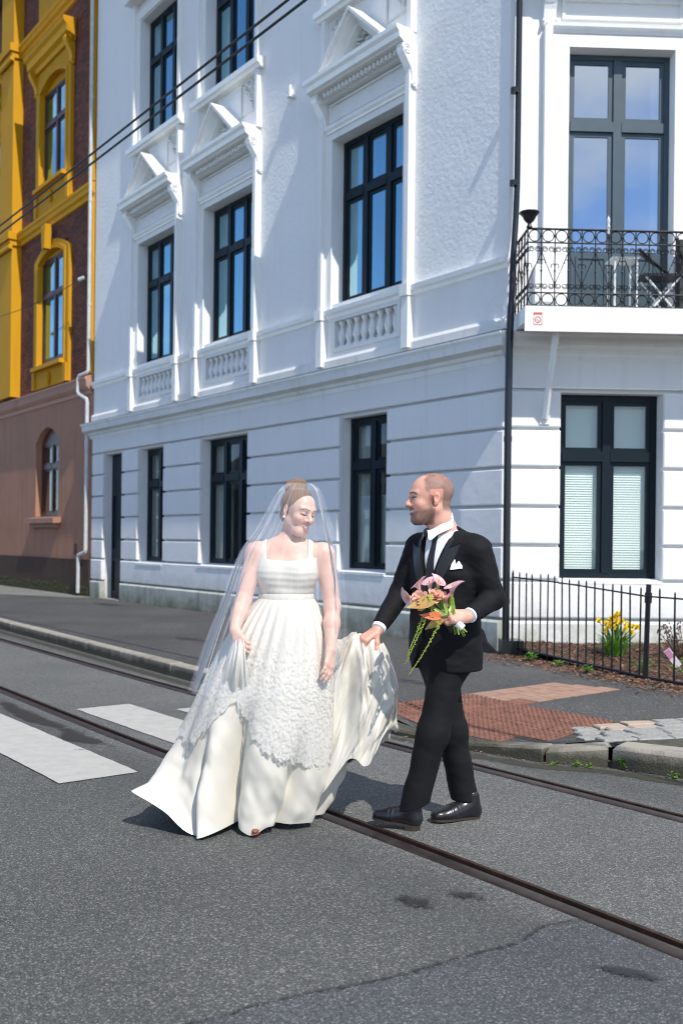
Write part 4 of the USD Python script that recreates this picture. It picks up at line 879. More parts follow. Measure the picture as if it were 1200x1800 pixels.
# ------------------------------------------------------------------ overhead wires
def sag(p0, p1, s, n=40):
    t = np.linspace(0, 1, n)[:, None]; p = np.array(p0) * (1 - t) + np.array(p1) * t; p[:, 2] -= s * 4 * (t * (1 - t))[:, 0]; return p
wa, wb = np.array([-4.95, 14.45]), np.array([-0.5, 8.4]); wdir = (wb - wa) / np.linalg.norm(wb - wa)
for dz, off, lab in ((0.0, 0.0, 'upper of the two black tram wires crossing the top left'), (-0.115, 0.0, 'lower of the two black tram wires crossing the top left')):
    e0 = wa - wdir * 22; e1 = wb + wdir * 16
    part(None, 'tram_wire', tube(sag((*e0, 6.02 + dz), (*e1, 6.02 + dz), 0.02), 0.0125, 6), 'wire_black', label=lab, cat='wire', group='tram wires')
sw = thing('span_wire', 'thin span wire with a pale insulator in front of the brick house', 'wire', K + DL * 13.0 + UP * 7.1)
e0 = K + DL * 12.82 + NL * 0.06 + UP * 7.30; e1 = K + DL * 19.5 + NL * 1.2 + UP * 7.15
part(sw, 'cable', tube(sag(e0, e1, 0.25), 0.008, 5), 'wire_black')
for f_ in (0.035, 0.8):
    c = e0 * (1 - f_) + e1 * f_ - UP * 0.25 * 4 * f_ * (1 - f_); part(sw, 'insulator', [blob(c + (e1 - e0) / np.linalg.norm(e1 - e0) * q, (0.05, 0.05, 0.05)) for q in (-0.08, 0, 0.08)], 'insulator', smooth=True)

# ------------------------------------------------------------------ planting bed, fence, plants
FA, FB, FC = np.array([2.0, 11.60]), np.array([2.93, 9.57]), np.array([4.4, 6.9])
bed = sg.Polygon([tuple(FA + (0.03, 0.05)), tuple(FB), tuple(FC), (8.5, 8.0), (8.9, 12.2), tuple((K + DR * 0.0 + NR * 0.06)[:2])])
def bed_h(x, y):
    d = np.abs((np.asarray(y) - 12.0)); q = np.column_stack([np.asarray(x) * 3, np.asarray(y) * 3, np.zeros(np.size(x))])
    return 0.145 + 0.10 * (1 - smooth(0.0, 1.6, d)) + 0.035 * (meshkit.fbm(q, 3, 2) - 0.5)
part(None, 'flower_bed', sheet(bed, 0.12, bed_h), 'mulch_soil', kind='structure')
lm = []
def litter(n, sampler, hfun, size):
    for _ in range(n):
        p = sampler(); s_ = size * rng.uniform(0.5, 1.4); a = rng.uniform(0, 2 * PI); ti = rng.normal(0, 0.5, 2)
        q = np.array([(-1, 0, 0), (-0.2, 0.42, 0.12), (1, 0.05, 0.0), (-0.1, -0.45, 0.1)]) * s_
        ca, sa_ = math.cos(a), math.sin(a)
        q = np.stack([q[:, 0] * ca - q[:, 1] * sa_, q[:, 0] * sa_ + q[:, 1] * ca, q[:, 2] + q[:, 0] * ti[0] * 0.4 + q[:, 1] * ti[1] * 0.4], 1)
        z = float(np.asarray(hfun(np.array([p[0]]), np.array([p[1]]))).ravel()[0]) + 0.008 + abs(q[:, 2].min()) * 0.6
        lm.append((q + (p[0], p[1], z), np.array([(0, 1, 2), (0, 2, 3)])))
def in_bed():
    while True:
        p = (rng.uniform(1.9, 5.0), rng.uniform(7.5, 12.0))
        if bed.contains(sg.Point(p)): return p
fd = (FB - FA) / np.linalg.norm(FB - FA); fn = np.array([-fd[1], fd[0]]); fn = fn if fn[0] < 0 else -fn
def out_bed():
    t = rng.uniform(0.0, 1.5); p = FA + (FB - FA) * t; return p + fn * abs(rng.normal(0.0, 0.24)) + rng.normal(0, 0.02, 2)
litter(4500, in_bed, bed_h, 0.026); litter(2600, out_bed, walk_h, 0.022)
def gut():
    s_ = kl.project(sg.Point(0.5, 7.3)) + rng.uniform(0, 3.0); p = np.array(kl.interpolate(s_).coords[0]); return p + np.array([-0.75, -0.65]) * abs(rng.normal(0.02, 0.03))
litter(150, gut, lambda x, y: np.zeros(len(x)), 0.012)
part(None, 'leaf_litter', lm, 'leaf_brown', kind='stuff', label='dry brown leaves and bark along the fence', cat='leaf litter')

fence = thing('iron_fence', 'low black iron fence with thin upright bars round the flower bed', 'fence', (FA[0], FA[1], 0.13))
def fz(t, z0, z1): return z0 + (z1 - z0) * t
for (P0, P1, n, zt0, zt1, zb0, zb1) in ((FA, FB, 16, 1.035, 0.935, 0.215, 0.155), (FB, FC, 17, 0.935, 0.90, 0.155, 0.15)):
    L_ = np.linalg.norm(P1 - P0)
    part(fence, 'top_rail', tube([(*P0, zt0), (*((P0 + P1) / 2), (zt0 + zt1) / 2 + 0.012), (*P1, zt1)], 0.009, 6), 'black_iron')
    part(fence, 'bottom_rail', tube([(*P0, zb0), (*P1, zb1)], 0.016, 6), 'black_iron')
    for k in range(n + 1):
        if k == 0 and P0 is FB: continue
        t = k / n if P0 is FB else k / (n + 0.6)
        p = P0 + (P1 - P0) * t; j = rng.normal(0, 0.006, 2)
        zt = fz(t, zt0, zt1) + 0.085 + rng.normal(0, 0.012)
        part(fence, 'picket', tube([(p[0], p[1], fz(t, zb0, zb1) - 0.06), (p[0] + j[0], p[1] + j[1], zt - 0.02), (p[0] + j[0], p[1] + j[1], zt)], [0.009, 0.009, 0.003], 6), 'black_iron')
post = part(fence, 'post', tube([(*FB, 0.05), (FB[0] + 0.03, FB[1] + 0.01, 1.05)], 0.026, 8), 'black_iron')
part(post, 'collar', tube([(FB[0] + 0.026, FB[1] + 0.01, 0.87), (FB[0] + 0.029, FB[1] + 0.01, 0.97)], 0.036, 8), 'black_iron')
part(fence, 'corner_picket', tube([(*FA, 0.12), (*FA, 1.09)], 0.014, 6), 'black_iron')

def blade(p, d, ln, w, droop, n=6):
    """a strap leaf: base p, horizontal heading d, length, width"""
    d = np.array(d); t = np.linspace(0, 1, n); side = np.array([-d[1], d[0], 0])
    c = np.array(p) + np.outer(t * ln * (0.25 + 0.5 * droop * t), [d[0], d[1], 0]) + np.outer(ln * (t - droop * 0.55 * t ** 2.5), [0, 0, 1])
    ww = w * np.sqrt(np.maximum(1 - t ** 2.2, 0.02))
    v = np.concatenate([(c + side * ww[:, None])[:, None], (c - side * ww[:, None] )[:, None]], 1).reshape(-1, 3)
    return v, grid_faces(2, n)
daf = thing('daffodil_clump', 'clump of yellow daffodils in the bed behind the iron fence', 'flowers', (3.08, 11.15, 0.2))
db = np.array([3.08, 11.15, 0.18])
bl = []
for k in range(120):
    a = rng.uniform(0, 2 * PI); r_ = rng.uniform(0, 0.11); bl.append(blade(db + (r_ * math.cos(a), r_ * math.sin(a), 0), (math.cos(a), math.sin(a)), rng.uniform(0.24, 0.48), rng.uniform(0.007, 0.012), rng.uniform(0.1, 1.2)))
part(daf, 'leaves', bl, 'leaf_bright')
for k in range(30):
    a = rng.uniform(0, 2 * PI); r_ = rng.uniform(0.02, 0.24); top = db + (r_ * math.cos(a), r_ * math.sin(a) * 0.7, rng.uniform(0.37, 0.50) - r_ * 0.5)
    stem = part(daf, 'flower_stem', tube([db + (r_ * 0.2 * math.cos(a), r_ * 0.2 * math.sin(a), 0), (db + top) / 2 + (0, 0, 0.05), top], 0.004, 5), 'leaf_green')
    face = np.array([rng.normal(0, 0.6), -1.0, 0.25 + rng.normal(0, 0.3)]); face /= np.linalg.norm(face)
    u_ = np.cross(face, UP); u_ /= np.linalg.norm(u_); w_ = np.cross(u_, face); fm = []
    for q in range(6):
        th_ = q * PI / 3; e = u_ * math.cos(th_) + w_ * math.sin(th_); sd = -u_ * math.sin(th_) + w_ * math.cos(th_)
        fm.append((np.array([top, top + e * 0.020 + sd * 0.015, top + e * 0.043, top + e * 0.020 - sd * 0.015]), np.array([(0, 1, 2), (0, 2, 3)])))
    ring_ = np.array([u_ * math.cos(q) + w_ * math.sin(q) for q in np.arange(8) / 8 * 2 * PI])
    cv = np.vstack([top + ring_ * 0.008, top + ring_ * 0.016 + face * 0.027]); fm.append((cv, grid_faces(8, 2, True)))
    part(daf, 'flower', fm, 'daffodil_yellow')
def weed(p, h, n, spread, label, m='leaf_bright', ls=0.022):
    t = thing('weed', label, 'plant', p)
    lv = []; stems = []
    for k in range(n):
        a = rng.uniform(0, 2 * PI); r_ = rng.uniform(0.1, 1) * spread; tip = np.array(p) + (r_ * math.cos(a), r_ * math.sin(a), h * rng.uniform(0.35, 1.0))
        stems.append(tube([p, (np.array(p) + tip) / 2 + (0, 0, h * 0.12), tip], 0.0018, 4))
        for q in range(3):
            b_ = a + q * 2.1 + rng.normal(0, 0.3); e = np.array([math.cos(b_), math.sin(b_), rng.normal(0.15, 0.3)]); sd = np.array([-e[1], e[0], rng.normal(0, 0.3)]); s_ = ls * rng.uniform(0.6, 1.2)
            lv.append((np.array([tip, tip + e * s_ * 0.6 + sd * s_ * 0.5, tip + e * s_ * 1.3 - UP * s_ * 0.2, tip + e * s_ * 0.6 - sd * s_ * 0.5]), np.array([(0, 1, 2), (0, 2, 3)])))
    part(t, 'stem', stems, 'leaf_green'); part(t, 'leaves', lv, m)
weed((2.10, 10.95, 0.13), 0.10, 26, 0.09, 'bright green leafy weed outside the fence near the drainpipe')
weed((2.33, 10.52, 0.13), 0.06, 14, 0.09, 'sparse low weed under the fence, between two leafier weeds')
weed((2.47, 9.98, 0.13), 0.09, 20, 0.07, 'leafy weed outside the fence, nearest the stout post on its left')
weed((3.02, 9.9, 0.15), 0.16, 34, 0.20, 'dark leafy weed just inside the fence behind the stout post', 'leaf_green')
weed((3.35, 9.6, 0.15), 0.18, 40, 0.18, 'green weed inside the fence below the plant label')
weed((1.80, 6.325, 0.0), 0.085, 12, 0.045, 'clover like weed growing in front of the tall kerb stone', ls=0.018)
weed((1.52, 6.39, 0.0), 0.045, 10, 0.04, 'small weed in the gutter left of the kerb joint', ls=0.014)
weed((1.60, 6.37, 0.0), 0.03, 9, 0.035, 'tiny low weed in the gutter next to the kerb joint', ls=0.014)
weed((2.05, 6.10, 0.0), 0.04, 9, 0.03, 'small bright weed under the kerb at the right edge', ls=0.016)
weed((1.38, 6.44, 0.0), 0.02, 8, 0.05, 'flat weed in the gutter where the kerb starts to rise', ls=0.012)
sh = thing('bare_shrub', 'thin brownish shrub beyond the fence at the right edge', 'shrub', (3.75, 11.0, 0.17))
tw, lv = [], []
for k in range(26):
    a = rng.uniform(0, 2 * PI); r_ = rng.uniform(0.05, 0.26); tip = np.array([3.75 + r_ * math.cos(a), 11.0 + r_ * math.sin(a), 0.17 + rng.uniform(0.15, 0.42)])
    tw.append(tube([(3.75, 11.0, 0.12), (np.array([3.75, 11.0, 0.17]) + tip) / 2 + rng.normal(0, 0.03, 3), tip], 0.004, 4))
    for qq_ in range(6): lv.append(blob(tip + rng.normal(0, 0.025, 3), (0.010, 0.010, 0.014), sub=0))
part(sh, 'twigs', tw, 'twig_purple'); part(sh, 'buds', lv, 'twig_purple', kind='stuff')
tg = thing('plant_label', 'pink and white plant label leaning in the flower bed', 'plant label', (3.32, 10.0, 0.15))
e = np.array([0.55, -0.3, -0.8]); e /= np.linalg.norm(e); sd = np.array([0.75, -0.4, 0.66]); sd -= e * (sd @ e); sd /= np.linalg.norm(sd); c = np.array([3.32, 9.95, 0.30])
nn_ = np.cross(e, sd) * 0.002
def slab(c, e, sd, a, b):
    v = np.array([c + e * x + sd * y + nn_ * z for z in (-1, 1) for x, y in ((-a, -b), (a, -b), (a, b), (-a, b))]); return v, np.array([(0, 2, 1), (0, 3, 2), (4, 5, 6), (4, 6, 7), (0, 1, 5), (0, 5, 4), (1, 2, 6), (1, 6, 5), (2, 3, 7), (2, 7, 6), (3, 0, 4), (3, 4, 7)])
part(tg, 'card', slab(c, e, sd, 0.10, 0.035), 'tag_white'); part(tg, 'picture', slab(c - e * 0.05 + nn_ * 2, e, sd, 0.045, 0.030), 'tag_pink'); part(tg, 'stick', tube([c + e * 0.10, c + e * 0.24], 0.004, 4), 'tag_white')

# ------------------------------------------------------------------ added house across the street, out of view, for the window panes to reflect
oh = thing('added_house', 'plain dark green house added out of view across the street for the panes to mirror', 'house', (-15.0, 19.0, 0))
simple('dark_render', (0.10, 0.115, 0.09), 0.8, var=0.3, vscale=2)
oa = np.array([-9.6, 2.0]); ob = np.array([-23.5, 29.5]); od = (ob - oa) / np.linalg.norm(ob - oa); on = np.array([od[1], -od[0]]); OL = np.linalg.norm(ob - oa)
def WO(m): return fit(m, (oa[0] , oa[1], 0), (od[0], od[1], 0), (on[0], on[1], 0))
OW = [(x, z, x + 1.1, z + 1.7) for x in np.arange(1.5, OL - 2, 2.6) for z in (0.9,)]
pg = sg.box(0, 0, OL, 3.4)
for h in OW: pg = pg.difference(sg.box(*h))
part(oh, 'wall', WO(extrude(pg, -0.4, 0.0)), 'dark_render')
part(oh, 'side_wall', WO([box(0.0, 0.3, -8, -0.41, 0, 3.4), box(OL - 0.3, OL, -8, -0.41, 0, 3.4)]), 'dark_render')
part(oh, 'roof', WO((np.array([(-0.3, 0.4, 3.35), (OL + 0.3, 0.4, 3.35), (OL + 0.3, -4, 5.2), (-0.3, -4, 5.2), (-0.3, -8.4, 3.35), (OL + 0.3, -8.4, 3.35)], float), np.array([(0, 1, 2), (0, 2, 3), (3, 2, 5), (3, 5, 4)]))), 'roof_slate')
for x0, z0, x1, z1 in OW: window(oh, WO, x0, x1, z0, z1, 0.1, 2, z0 + 1.15, m='white_trim', curtains=[(0.0, 0.3, 0.0), (0.7, 1.0, 0.0)])
# ------------------------------------------------------------------ figures: signed distance modelling
def _n(a): a = np.asarray(a, float); return a / np.linalg.norm(a)
def cone(a, b, ra, rb):
    a = np.asarray(a, np.float32); b = np.asarray(b, np.float32); ab = b - a; l2 = float(ab @ ab) + 1e-9
    def f(p):
        t = np.clip(((p - a) @ ab) / l2, 0, 1); return np.linalg.norm(p - a - t[:, None] * ab, axis=1) - (ra + (rb - ra) * t)
    return f
def ell(c, r, B=None):
    c = np.asarray(c, np.float32); r = np.asarray(r, np.float32); B = None if B is None else np.asarray(B, np.float32)
    def f(p):
        q = p - c
        if B is not None: q = q @ B.T
        k0 = np.linalg.norm(q / r, axis=1); k1 = np.linalg.norm(q / (r * r), axis=1)
        return k0 * (k0 - 1) / np.maximum(k1, 1e-6)
    return f
def half(c, n):     # negative on the side the normal points away from
    c = np.asarray(c, np.float32); n = np.asarray(_n(n), np.float32)
    return lambda p: (p - c) @ n
def local(f, c, B, s=1.0):
    c = np.asarray(c, np.float32); B = np.asarray(B, np.float32)
    return lambda p: f(((p - c) @ B.T) / np.float32(s)) * s
def polygonise(ops, lo, hi, h):
    """ops: ('u' | 's' | 'i' | 'n', field, k). Blocks of 8^3 near the surface only; naive surface nets."""
    Bk = 8; lo = np.asarray(lo, float); nb = np.ceil((np.asarray(hi) - lo) / (Bk * h)).astype(int)
    ci = np.stack(np.meshgrid(*[np.arange(n) for n in nb], indexing='ij'), -1).reshape(-1, 3)
    cen = (lo + (ci + 0.5) * Bk * h - 0.5 * h).astype(np.float32); rad = Bk * h * 0.87
    def run(blocks, offs, full):
        n = len(blocks); m = len(offs)
        D = np.full((n, m), 9.0, np.float32)
        for op, f, k in ops:
            if op == 'n':
                P = (blocks[:, None] + offs).reshape(-1, 3); D += f(P).reshape(n, m); continue
            if full or op == 'i': sel = np.arange(n)
            else: sel = np.nonzero(f(blocks) < rad + k + 0.035)[0]
            if not len(sel): continue
            d = f((blocks[sel][:, None] + offs).reshape(-1, 3)).reshape(len(sel), m); a = D[sel]
            if op == 'u':
                if k > 0: t = np.maximum(k - np.abs(a - d), 0) / k; D[sel] = np.minimum(a, d) - t * t * k * 0.25
                else: D[sel] = np.minimum(a, d)
            else:
                if op == 's': d = -d
                if k > 0: t = np.maximum(k - np.abs(a - d), 0) / k; D[sel] = np.maximum(a, d) + t * t * k * 0.25
                else: D[sel] = np.maximum(a, d)
        return D
    c0 = run(cen, np.zeros((1, 3), np.float32), True)[:, 0]
    act = np.abs(c0) < rad * 1.25 + 0.012
    oi = np.stack(np.meshgrid(*[np.arange(Bk)] * 3, indexing='ij'), -1).reshape(-1, 3)
    offs = ((oi - (Bk - 1) / 2) * h).astype(np.float32)
    D = run(cen[act], offs, False)
    S = np.repeat(np.repeat(np.repeat(np.sign(c0).astype(np.float32).reshape(nb), Bk, 0), Bk, 1), Bk, 2)
    idx = ci[act][:, None] * Bk + oi
    S[idx[..., 0], idx[..., 1], idx[..., 2]] = D
    s = S < 0
    cs = s[:-1, :-1, :-1].astype(np.int8)
    for a, b, c in np.ndindex(2, 2, 2):
        if a + b + c: cs = cs + s[a:s.shape[0] - 1 + a, b:s.shape[1] - 1 + b, c:s.shape[2] - 1 + c]
    cell = np.argwhere((cs > 0) & (cs < 8))
    cor = np.array(list(np.ndindex(2, 2, 2)))
    val = np.stack([S[tuple((cell + o).T)] for o in cor], 1)
    acc = np.zeros((len(cell), 3)); cnt = np.zeros(len(cell))
    for i in range(8):
        for j in range(i + 1, 8):
            if np.abs(cor[i] - cor[j]).sum() != 1: continue
            a, b = val[:, i], val[:, j]; m = (a < 0) != (b < 0)
            t = a[m] / (a[m] - b[m]); acc[m] += cor[i] + (cor[j] - cor[i]) * t[:, None]; cnt[m] += 1
    V = lo + (cell + acc / cnt[:, None]) * h
    ID = np.full(cs.shape, -1, np.int32); ID[tuple(cell.T)] = np.arange(len(cell))
    F = []
    for ax in range(3):
        e0 = [slice(None)] * 3; e1 = [slice(None)] * 3; e0[ax] = slice(0, -1); e1[ax] = slice(1, None)
        ed = np.argwhere(s[tuple(e0)] != s[tuple(e1)]); u, w = (ax + 1) % 3, (ax + 2) % 3
        ok = (ed[:, u] > 0) & (ed[:, w] > 0) & (ed[:, u] < cs.shape[u]) & (ed[:, w] < cs.shape[w]); ed = ed[ok]
        q = []
        for du, dw in ((-1, -1), (0, -1), (0, 0), (-1, 0)):
            e = ed.copy(); e[:, u] += du; e[:, w] += dw; q.append(ID[tuple(e.T)])
        q = np.stack(q, 1); flip = ~s[tuple(ed.T)]
        q[flip] = q[flip][:, ::-1]; F.append(q)
    F = np.vstack(F); F = F[(F >= 0).all(1)]
    return V, np.vstack([F[:, [0, 1, 2]], F[:, [0, 2, 3]]])
def vnormals(v, f):
    n = np.zeros_like(v); c = np.cross(v[f[:, 1]] - v[f[:, 0]], v[f[:, 2]] - v[f[:, 0]])
    for k in range(3): np.add.at(n, f[:, k], c)
    return n / np.maximum(np.linalg.norm(n, axis=1, keepdims=True), 1e-12)
def field_at(ops, P):
    P = np.asarray(P, np.float32); D = np.full(len(P), 9.0, np.float32)
    for op, f, k in ops:
        d = f(P)
        if op == 'n': D = D + d; continue
        if op == 's': d = -d
        kk = max(k, 1e-6); t = np.maximum(kk - np.abs(D - d), 0) / kk
        D = np.minimum(D, d) - t * t * kk * 0.25 if op == 'u' else np.maximum(D, d) + t * t * kk * 0.25
    return D
def drape(ops, P, d, off, steps=40):
    """moves points P along the direction d until they lie off metres above the field's surface"""
    P = np.array(P, float); d = _n(d)
    for _ in range(steps): P = P + d * (field_at(ops, P) - off)[:, None] * 0.8
    return P
def hand_ops(W, d, n, s=1.0, curl=(0.5, 0.6, 0.4), spread=0.06, thumb=(0.6, 0.5, 0.3), idx=1, k=0.006, tcurl=0.4):
    """W wrist, d wrist to knuckles, n out of the back of the hand; idx = +1 if the index side is d x n"""
    d = _n(d); n = _n(np.asarray(n) - d * (np.asarray(n) @ d)); sd = np.cross(d, n) * idx; W = np.asarray(W, float); ops = []
    off = [0.028, 0.010, -0.009, -0.026]; ln = [(0.040, 0.024, 0.018), (0.045, 0.028, 0.019), (0.042, 0.026, 0.019), (0.033, 0.019, 0.016)]; kl_ = [0.090, 0.094, 0.089, 0.081]
    for o, L_, kk in zip(off, ln, kl_):
        kn = W + (d * kk + sd * o + n * 0.004) * s
        ops.append(('u', cone(W + (d * 0.012 + sd * o * 0.55) * s, kn, 0.0165 * s, 0.0118 * s), 0.014))
        p, a = kn, 0.0; ray_ = _n(d + sd * o * spread * 20)
        for q in range(3):
            a += curl[q] + 0.05 * (o < 0)
            e = ray_ * math.cos(a) - n * math.sin(a); p2 = p + e * L_[q] * s
            ops.append(('u', cone(p, p2, (0.0098 - 0.001 * q) * s, (0.0088 - 0.001 * q) * s), k if q else 0.008)); p = p2
    t0 = W + (d * 0.022 + sd * 0.022 - n * 0.006) * s; td = _n(d * thumb[0] + sd * thumb[1] - n * thumb[2])
    t1 = t0 + td * 0.042 * s; td2 = _n(td + (d * 0.5 - n * 0.5) * tcurl); t2 = t1 + td2 * 0.032 * s; t3 = t2 + _n(td2 + (d * 0.3 - n * 0.5) * tcurl) * 0.025 * s
    for a, b, ra, rb in ((t0, t1, 0.0165, 0.0125), (t1, t2, 0.0118, 0.0105), (t2, t3, 0.0105, 0.0085)): ops.append(('u', cone(a, b, ra * s, rb * s), 0.010))
    return ops
def head_ops(C, B, s, female=False):
    """B rows: the head's left, forward, up. All shapes in head coordinates (m), mirrored left and right"""
    o = []
    def u(f, k): o.append(('u', local(f, C, B, s), k * s))
    def sub(f, k): o.append(('s', local(f, C, B, s), k * s))
    jw = 0.84 if female else 1.0; jr = 0.018 if female else 0.022
    u(ell((0, -0.018, 0.040), (0.077, 0.100, 0.085)), 0.0)
    u(ell((0, 0.035, 0.010), (0.066 * (0.96 if female else 1), 0.064, 0.085)), 0.03)
    u(ell((0, 0.030, -0.050), (0.058 * jw, 0.062, 0.062)), 0.03)
    u(cone((-0.022 * jw, 0.070, -0.098), (0.022 * jw, 0.070, -0.098), jr, jr), 0.03)
    for sx_ in (-1, 1):
        u(cone((sx_ * 0.056 * jw, -0.005, -0.052), (sx_ * 0.030 * jw, 0.058, -0.095), jr, jr), 0.03)     # jaw
        u(ell((sx_ * 0.041, 0.066, -0.026), (0.024, 0.022, 0.022)), 0.022)                                          # cheek
        u(cone((sx_ * 0.012, 0.094, 0.030), (sx_ * 0.046, 0.076, 0.032), 0.009, 0.008), 0.016)                      # brow
        sub(ell((sx_ * 0.032, 0.106, 0.008), (0.021, 0.020, 0.012)), 0.012)
        u(ell((sx_ * 0.032, 0.080, 0.006), (0.0135, 0.0135, 0.0115)), 0.003)
    u(cone((0, 0.094, 0.016), (0, 0.114, -0.020), 0.0085, 0.0105), 0.012)
    u(ell((0, 0.114, -0.025), (0.0125, 0.0135, 0.0115)), 0.008)
    for sx_ in (-1, 1): u(ell((sx_ * 0.013, 0.100, -0.029), (0.009, 0.011, 0.008)), 0.008)
    for sx_ in (-1, 1): u(cone((0, 0.098, -0.053), (sx_ * 0.024, 0.084, -0.049), 0.0068, 0.004), 0.006)
    for sx_ in (-1, 1): u(cone((0, 0.096, -0.069), (sx_ * 0.021, 0.083, -0.058), 0.0075, 0.004), 0.006)
    sub(ell((0, 0.103, -0.060), (0.018, 0.012, 0.0022)), 0.004)
    for sx_ in (-1, 1):
        Eb = np.array([[0.90, -0.35 * sx_, 0], [0.35 * sx_, 0.90, 0.12], [0, -0.12, 1]])
        u(ell((sx_ * 0.079, -0.012, -0.002), (0.009, 0.017, 0.029), Eb), 0.006)
        sub(ell((sx_ * 0.088, -0.008, 0.003), (0.008, 0.009, 0.016), Eb), 0.004)
        u(ell((sx_ * 0.080, -0.004, -0.026), (0.007, 0.009, 0.010)), 0.005)
    return o
def face_cols(v, C, B, s, base, lip, female, smile=0.010, teeth=0.0035):
    q = ((v - np.asarray(C)) @ np.asarray(B).T) / s; x, y, z = q.T
    col = np.tile(np.asarray(base, float), (len(v), 1)); near = (np.abs(x) < 0.09) & (y > -0.12) & (np.abs(z) < 0.14)
    def put(w, c): col[:] = col * (1 - w[:, None]) + np.asarray(c, float) * w[:, None]
    ax = np.abs(x); front = near & (y > 0.055)
    blush = np.exp(-(((ax - 0.043) / 0.020) ** 2 + ((z + 0.024) / 0.022) ** 2)) * (near & (y > 0.02)); put(blush * 0.45, np.array(base) * (1.06, 0.72, 0.70))
    put(np.exp(-((x / 0.018) ** 2 + ((z + 0.024) / 0.014) ** 2)) * (front & (y > 0.1)) * 0.4, np.array(base) * (1.05, 0.75, 0.72))
    ear = near & (ax > 0.074) & (np.abs(z) < 0.045) & (np.abs(y + 0.01) < 0.03); put(ear * 0.35, np.array(base) * (1.05, 0.70, 0.62))
    mz = -0.060 + smile * (ax / 0.026) ** 2
    lipw = (front & (ax < 0.029) & (np.abs(z - mz) < 0.0125 * np.sqrt(np.maximum(1 - (ax / 0.030) ** 2, 0)) + 0.0005)).astype(float); put(lipw * 0.9, lip)
    tw = (front & (ax < 0.020) & (np.abs(z - mz) < teeth)).astype(float); put(tw, (0.75, 0.72, 0.66))
    cw = (front & (np.abs(ax - 0.026) < 0.0035) & (np.abs(z - mz) < 0.0035)).astype(float); put(cw * 0.7, np.array(lip) * 0.6)
    for sx_ in (-1, 1):
        ex = x - sx_ * 0.032
        if female:
            e = (front & (np.abs(ex) < 0.0175) & (np.abs(z - 0.0025 + 0.004 * (1 - (ex / 0.017) ** 2)) < 0.0036)).astype(float); put(e, (0.02, 0.014, 0.012))
            lid = (front & (np.abs(ex) < 0.018) & (np.abs(z - 0.009) < 0.006)).astype(float); put(lid * 0.5, np.array(base) * (0.75, 0.62, 0.6))
        else:
            e = (front & ((ex / 0.0150) ** 2 + ((z - 0.005) / 0.0055) ** 2 < 1)).astype(float); put(e, (0.45, 0.42, 0.40))
            ir = (front & ((ex / 0.006) ** 2 + ((z - 0.005) / 0.006) ** 2 < 1)).astype(float); put(ir, (0.02, 0.025, 0.03))
            ll = (front & (np.abs(ex) < 0.0165) & (np.abs(z - 0.010) < 0.0028)).astype(float); put(ll, (0.03, 0.02, 0.015))
        bz = 0.029 + 0.004 * np.clip(ax / 0.035, 0, 1) - 0.008 * np.clip((ax - 0.040) / 0.014, 0, 1)
        bw = (front & (ax > 0.012) & (ax < 0.054) & (x * sx_ > 0) & (np.abs(z - bz) < (0.0042 if not female else 0.0032))).astype(float); put(bw * (0.85 if not female else 0.75), (0.075, 0.042, 0.025))
    put((near & (y > 0.090) & (np.abs(ax - 0.008) < 0.004) & (np.abs(z + 0.034) < 0.003)).astype(float) * 0.8, np.array(base) * 0.3)
    return col, q
def skin_mat(name):
    mat(name, {'a': ('attribute', {'attribute': 'tint'}), 'g': ('geometry', {}), 'n': ('noise_texture', {'scale': 45.0, 'detail': 5}), 'r': ('rgb_ramp', {'ramp': [(0.3, (0.96, 0.94, 0.93)), (0.7, (1.03, 1.03, 1.03))]}), 'm': ('mix_color', {'blend_type': 'multiply', 'fac': 1.0}),
               'nb': ('noise_texture', {'scale': 260.0, 'detail': 3}), 'b': ('bump', {'strength': 0.12, 'distance': 0.002}),
               'p': ('principled_bsdf', {'roughness': 0.48, 'subsurface_weight': 0.35, 'subsurface_scale': 0.006, 'subsurface_radius': (1.0, 0.35, 0.2), 'specular_ior_level': 0.4})},
        [('a.color', 'm.a'), ('g.position', 'n.vector'), ('n.fac', 'r.fac'), ('r.color', 'm.b'), ('m.result', 'p.base_color'), ('g.position', 'nb.vector'), ('nb.fac', 'b.height'), ('b.normal', 'p.normal')])
skin_mat('skin')
def stubble(name, c, density, scale):
    mat(name, {'a': ('attribute', {'attribute': 'fade'}), 'g': ('geometry', {}), 'v': ('voronoi_texture', {'scale': scale}), 'mr': ('map_range', {'from_min': 0.15, 'from_max': 0.75, 'to_min': 1.0, 'to_max': 0.35, 'clamp': True}), 'n': ('noise_texture', {'scale': 40.0, 'detail': 4}), 'mn': ('map_range', {'from_min': 0.3, 'from_max': 0.7, 'to_min': 0.65, 'to_max': 1.0}),
               'm1': ('math', {'math_type': 'multiply'}), 'm2': ('math', {'math_type': 'multiply'}), 'm3': ('math', {'math_type': 'multiply', 'value2': density}), 'd': ('principled_bsdf', {'base_color': c, 'roughness': 0.7}), 't': ('transparent_bsdf', {}), 'x': ('mix_closure', {})},
        [('g.position', 'v.vector'), ('v.distance', 'mr.value'), ('g.position', 'n.vector'), ('n.fac', 'mn.value'), ('mr.result', 'm1.value1'), ('mn.result', 'm1.value2'), ('m1.value', 'm2.value1'), ('a.fac', 'm2.value2'), ('m2.value', 'm3.value1'), ('m3.value', 'x.fac'), ('t.BSDF', 'x.closure1'), ('d.BSDF', 'x.closure2')], surface='x.closure')
stubble('cropped_hair', (0.075, 0.058, 0.046), 0.80, 330)
stubble('beard_stubble', (0.050, 0.028, 0.018), 1.0, 420)
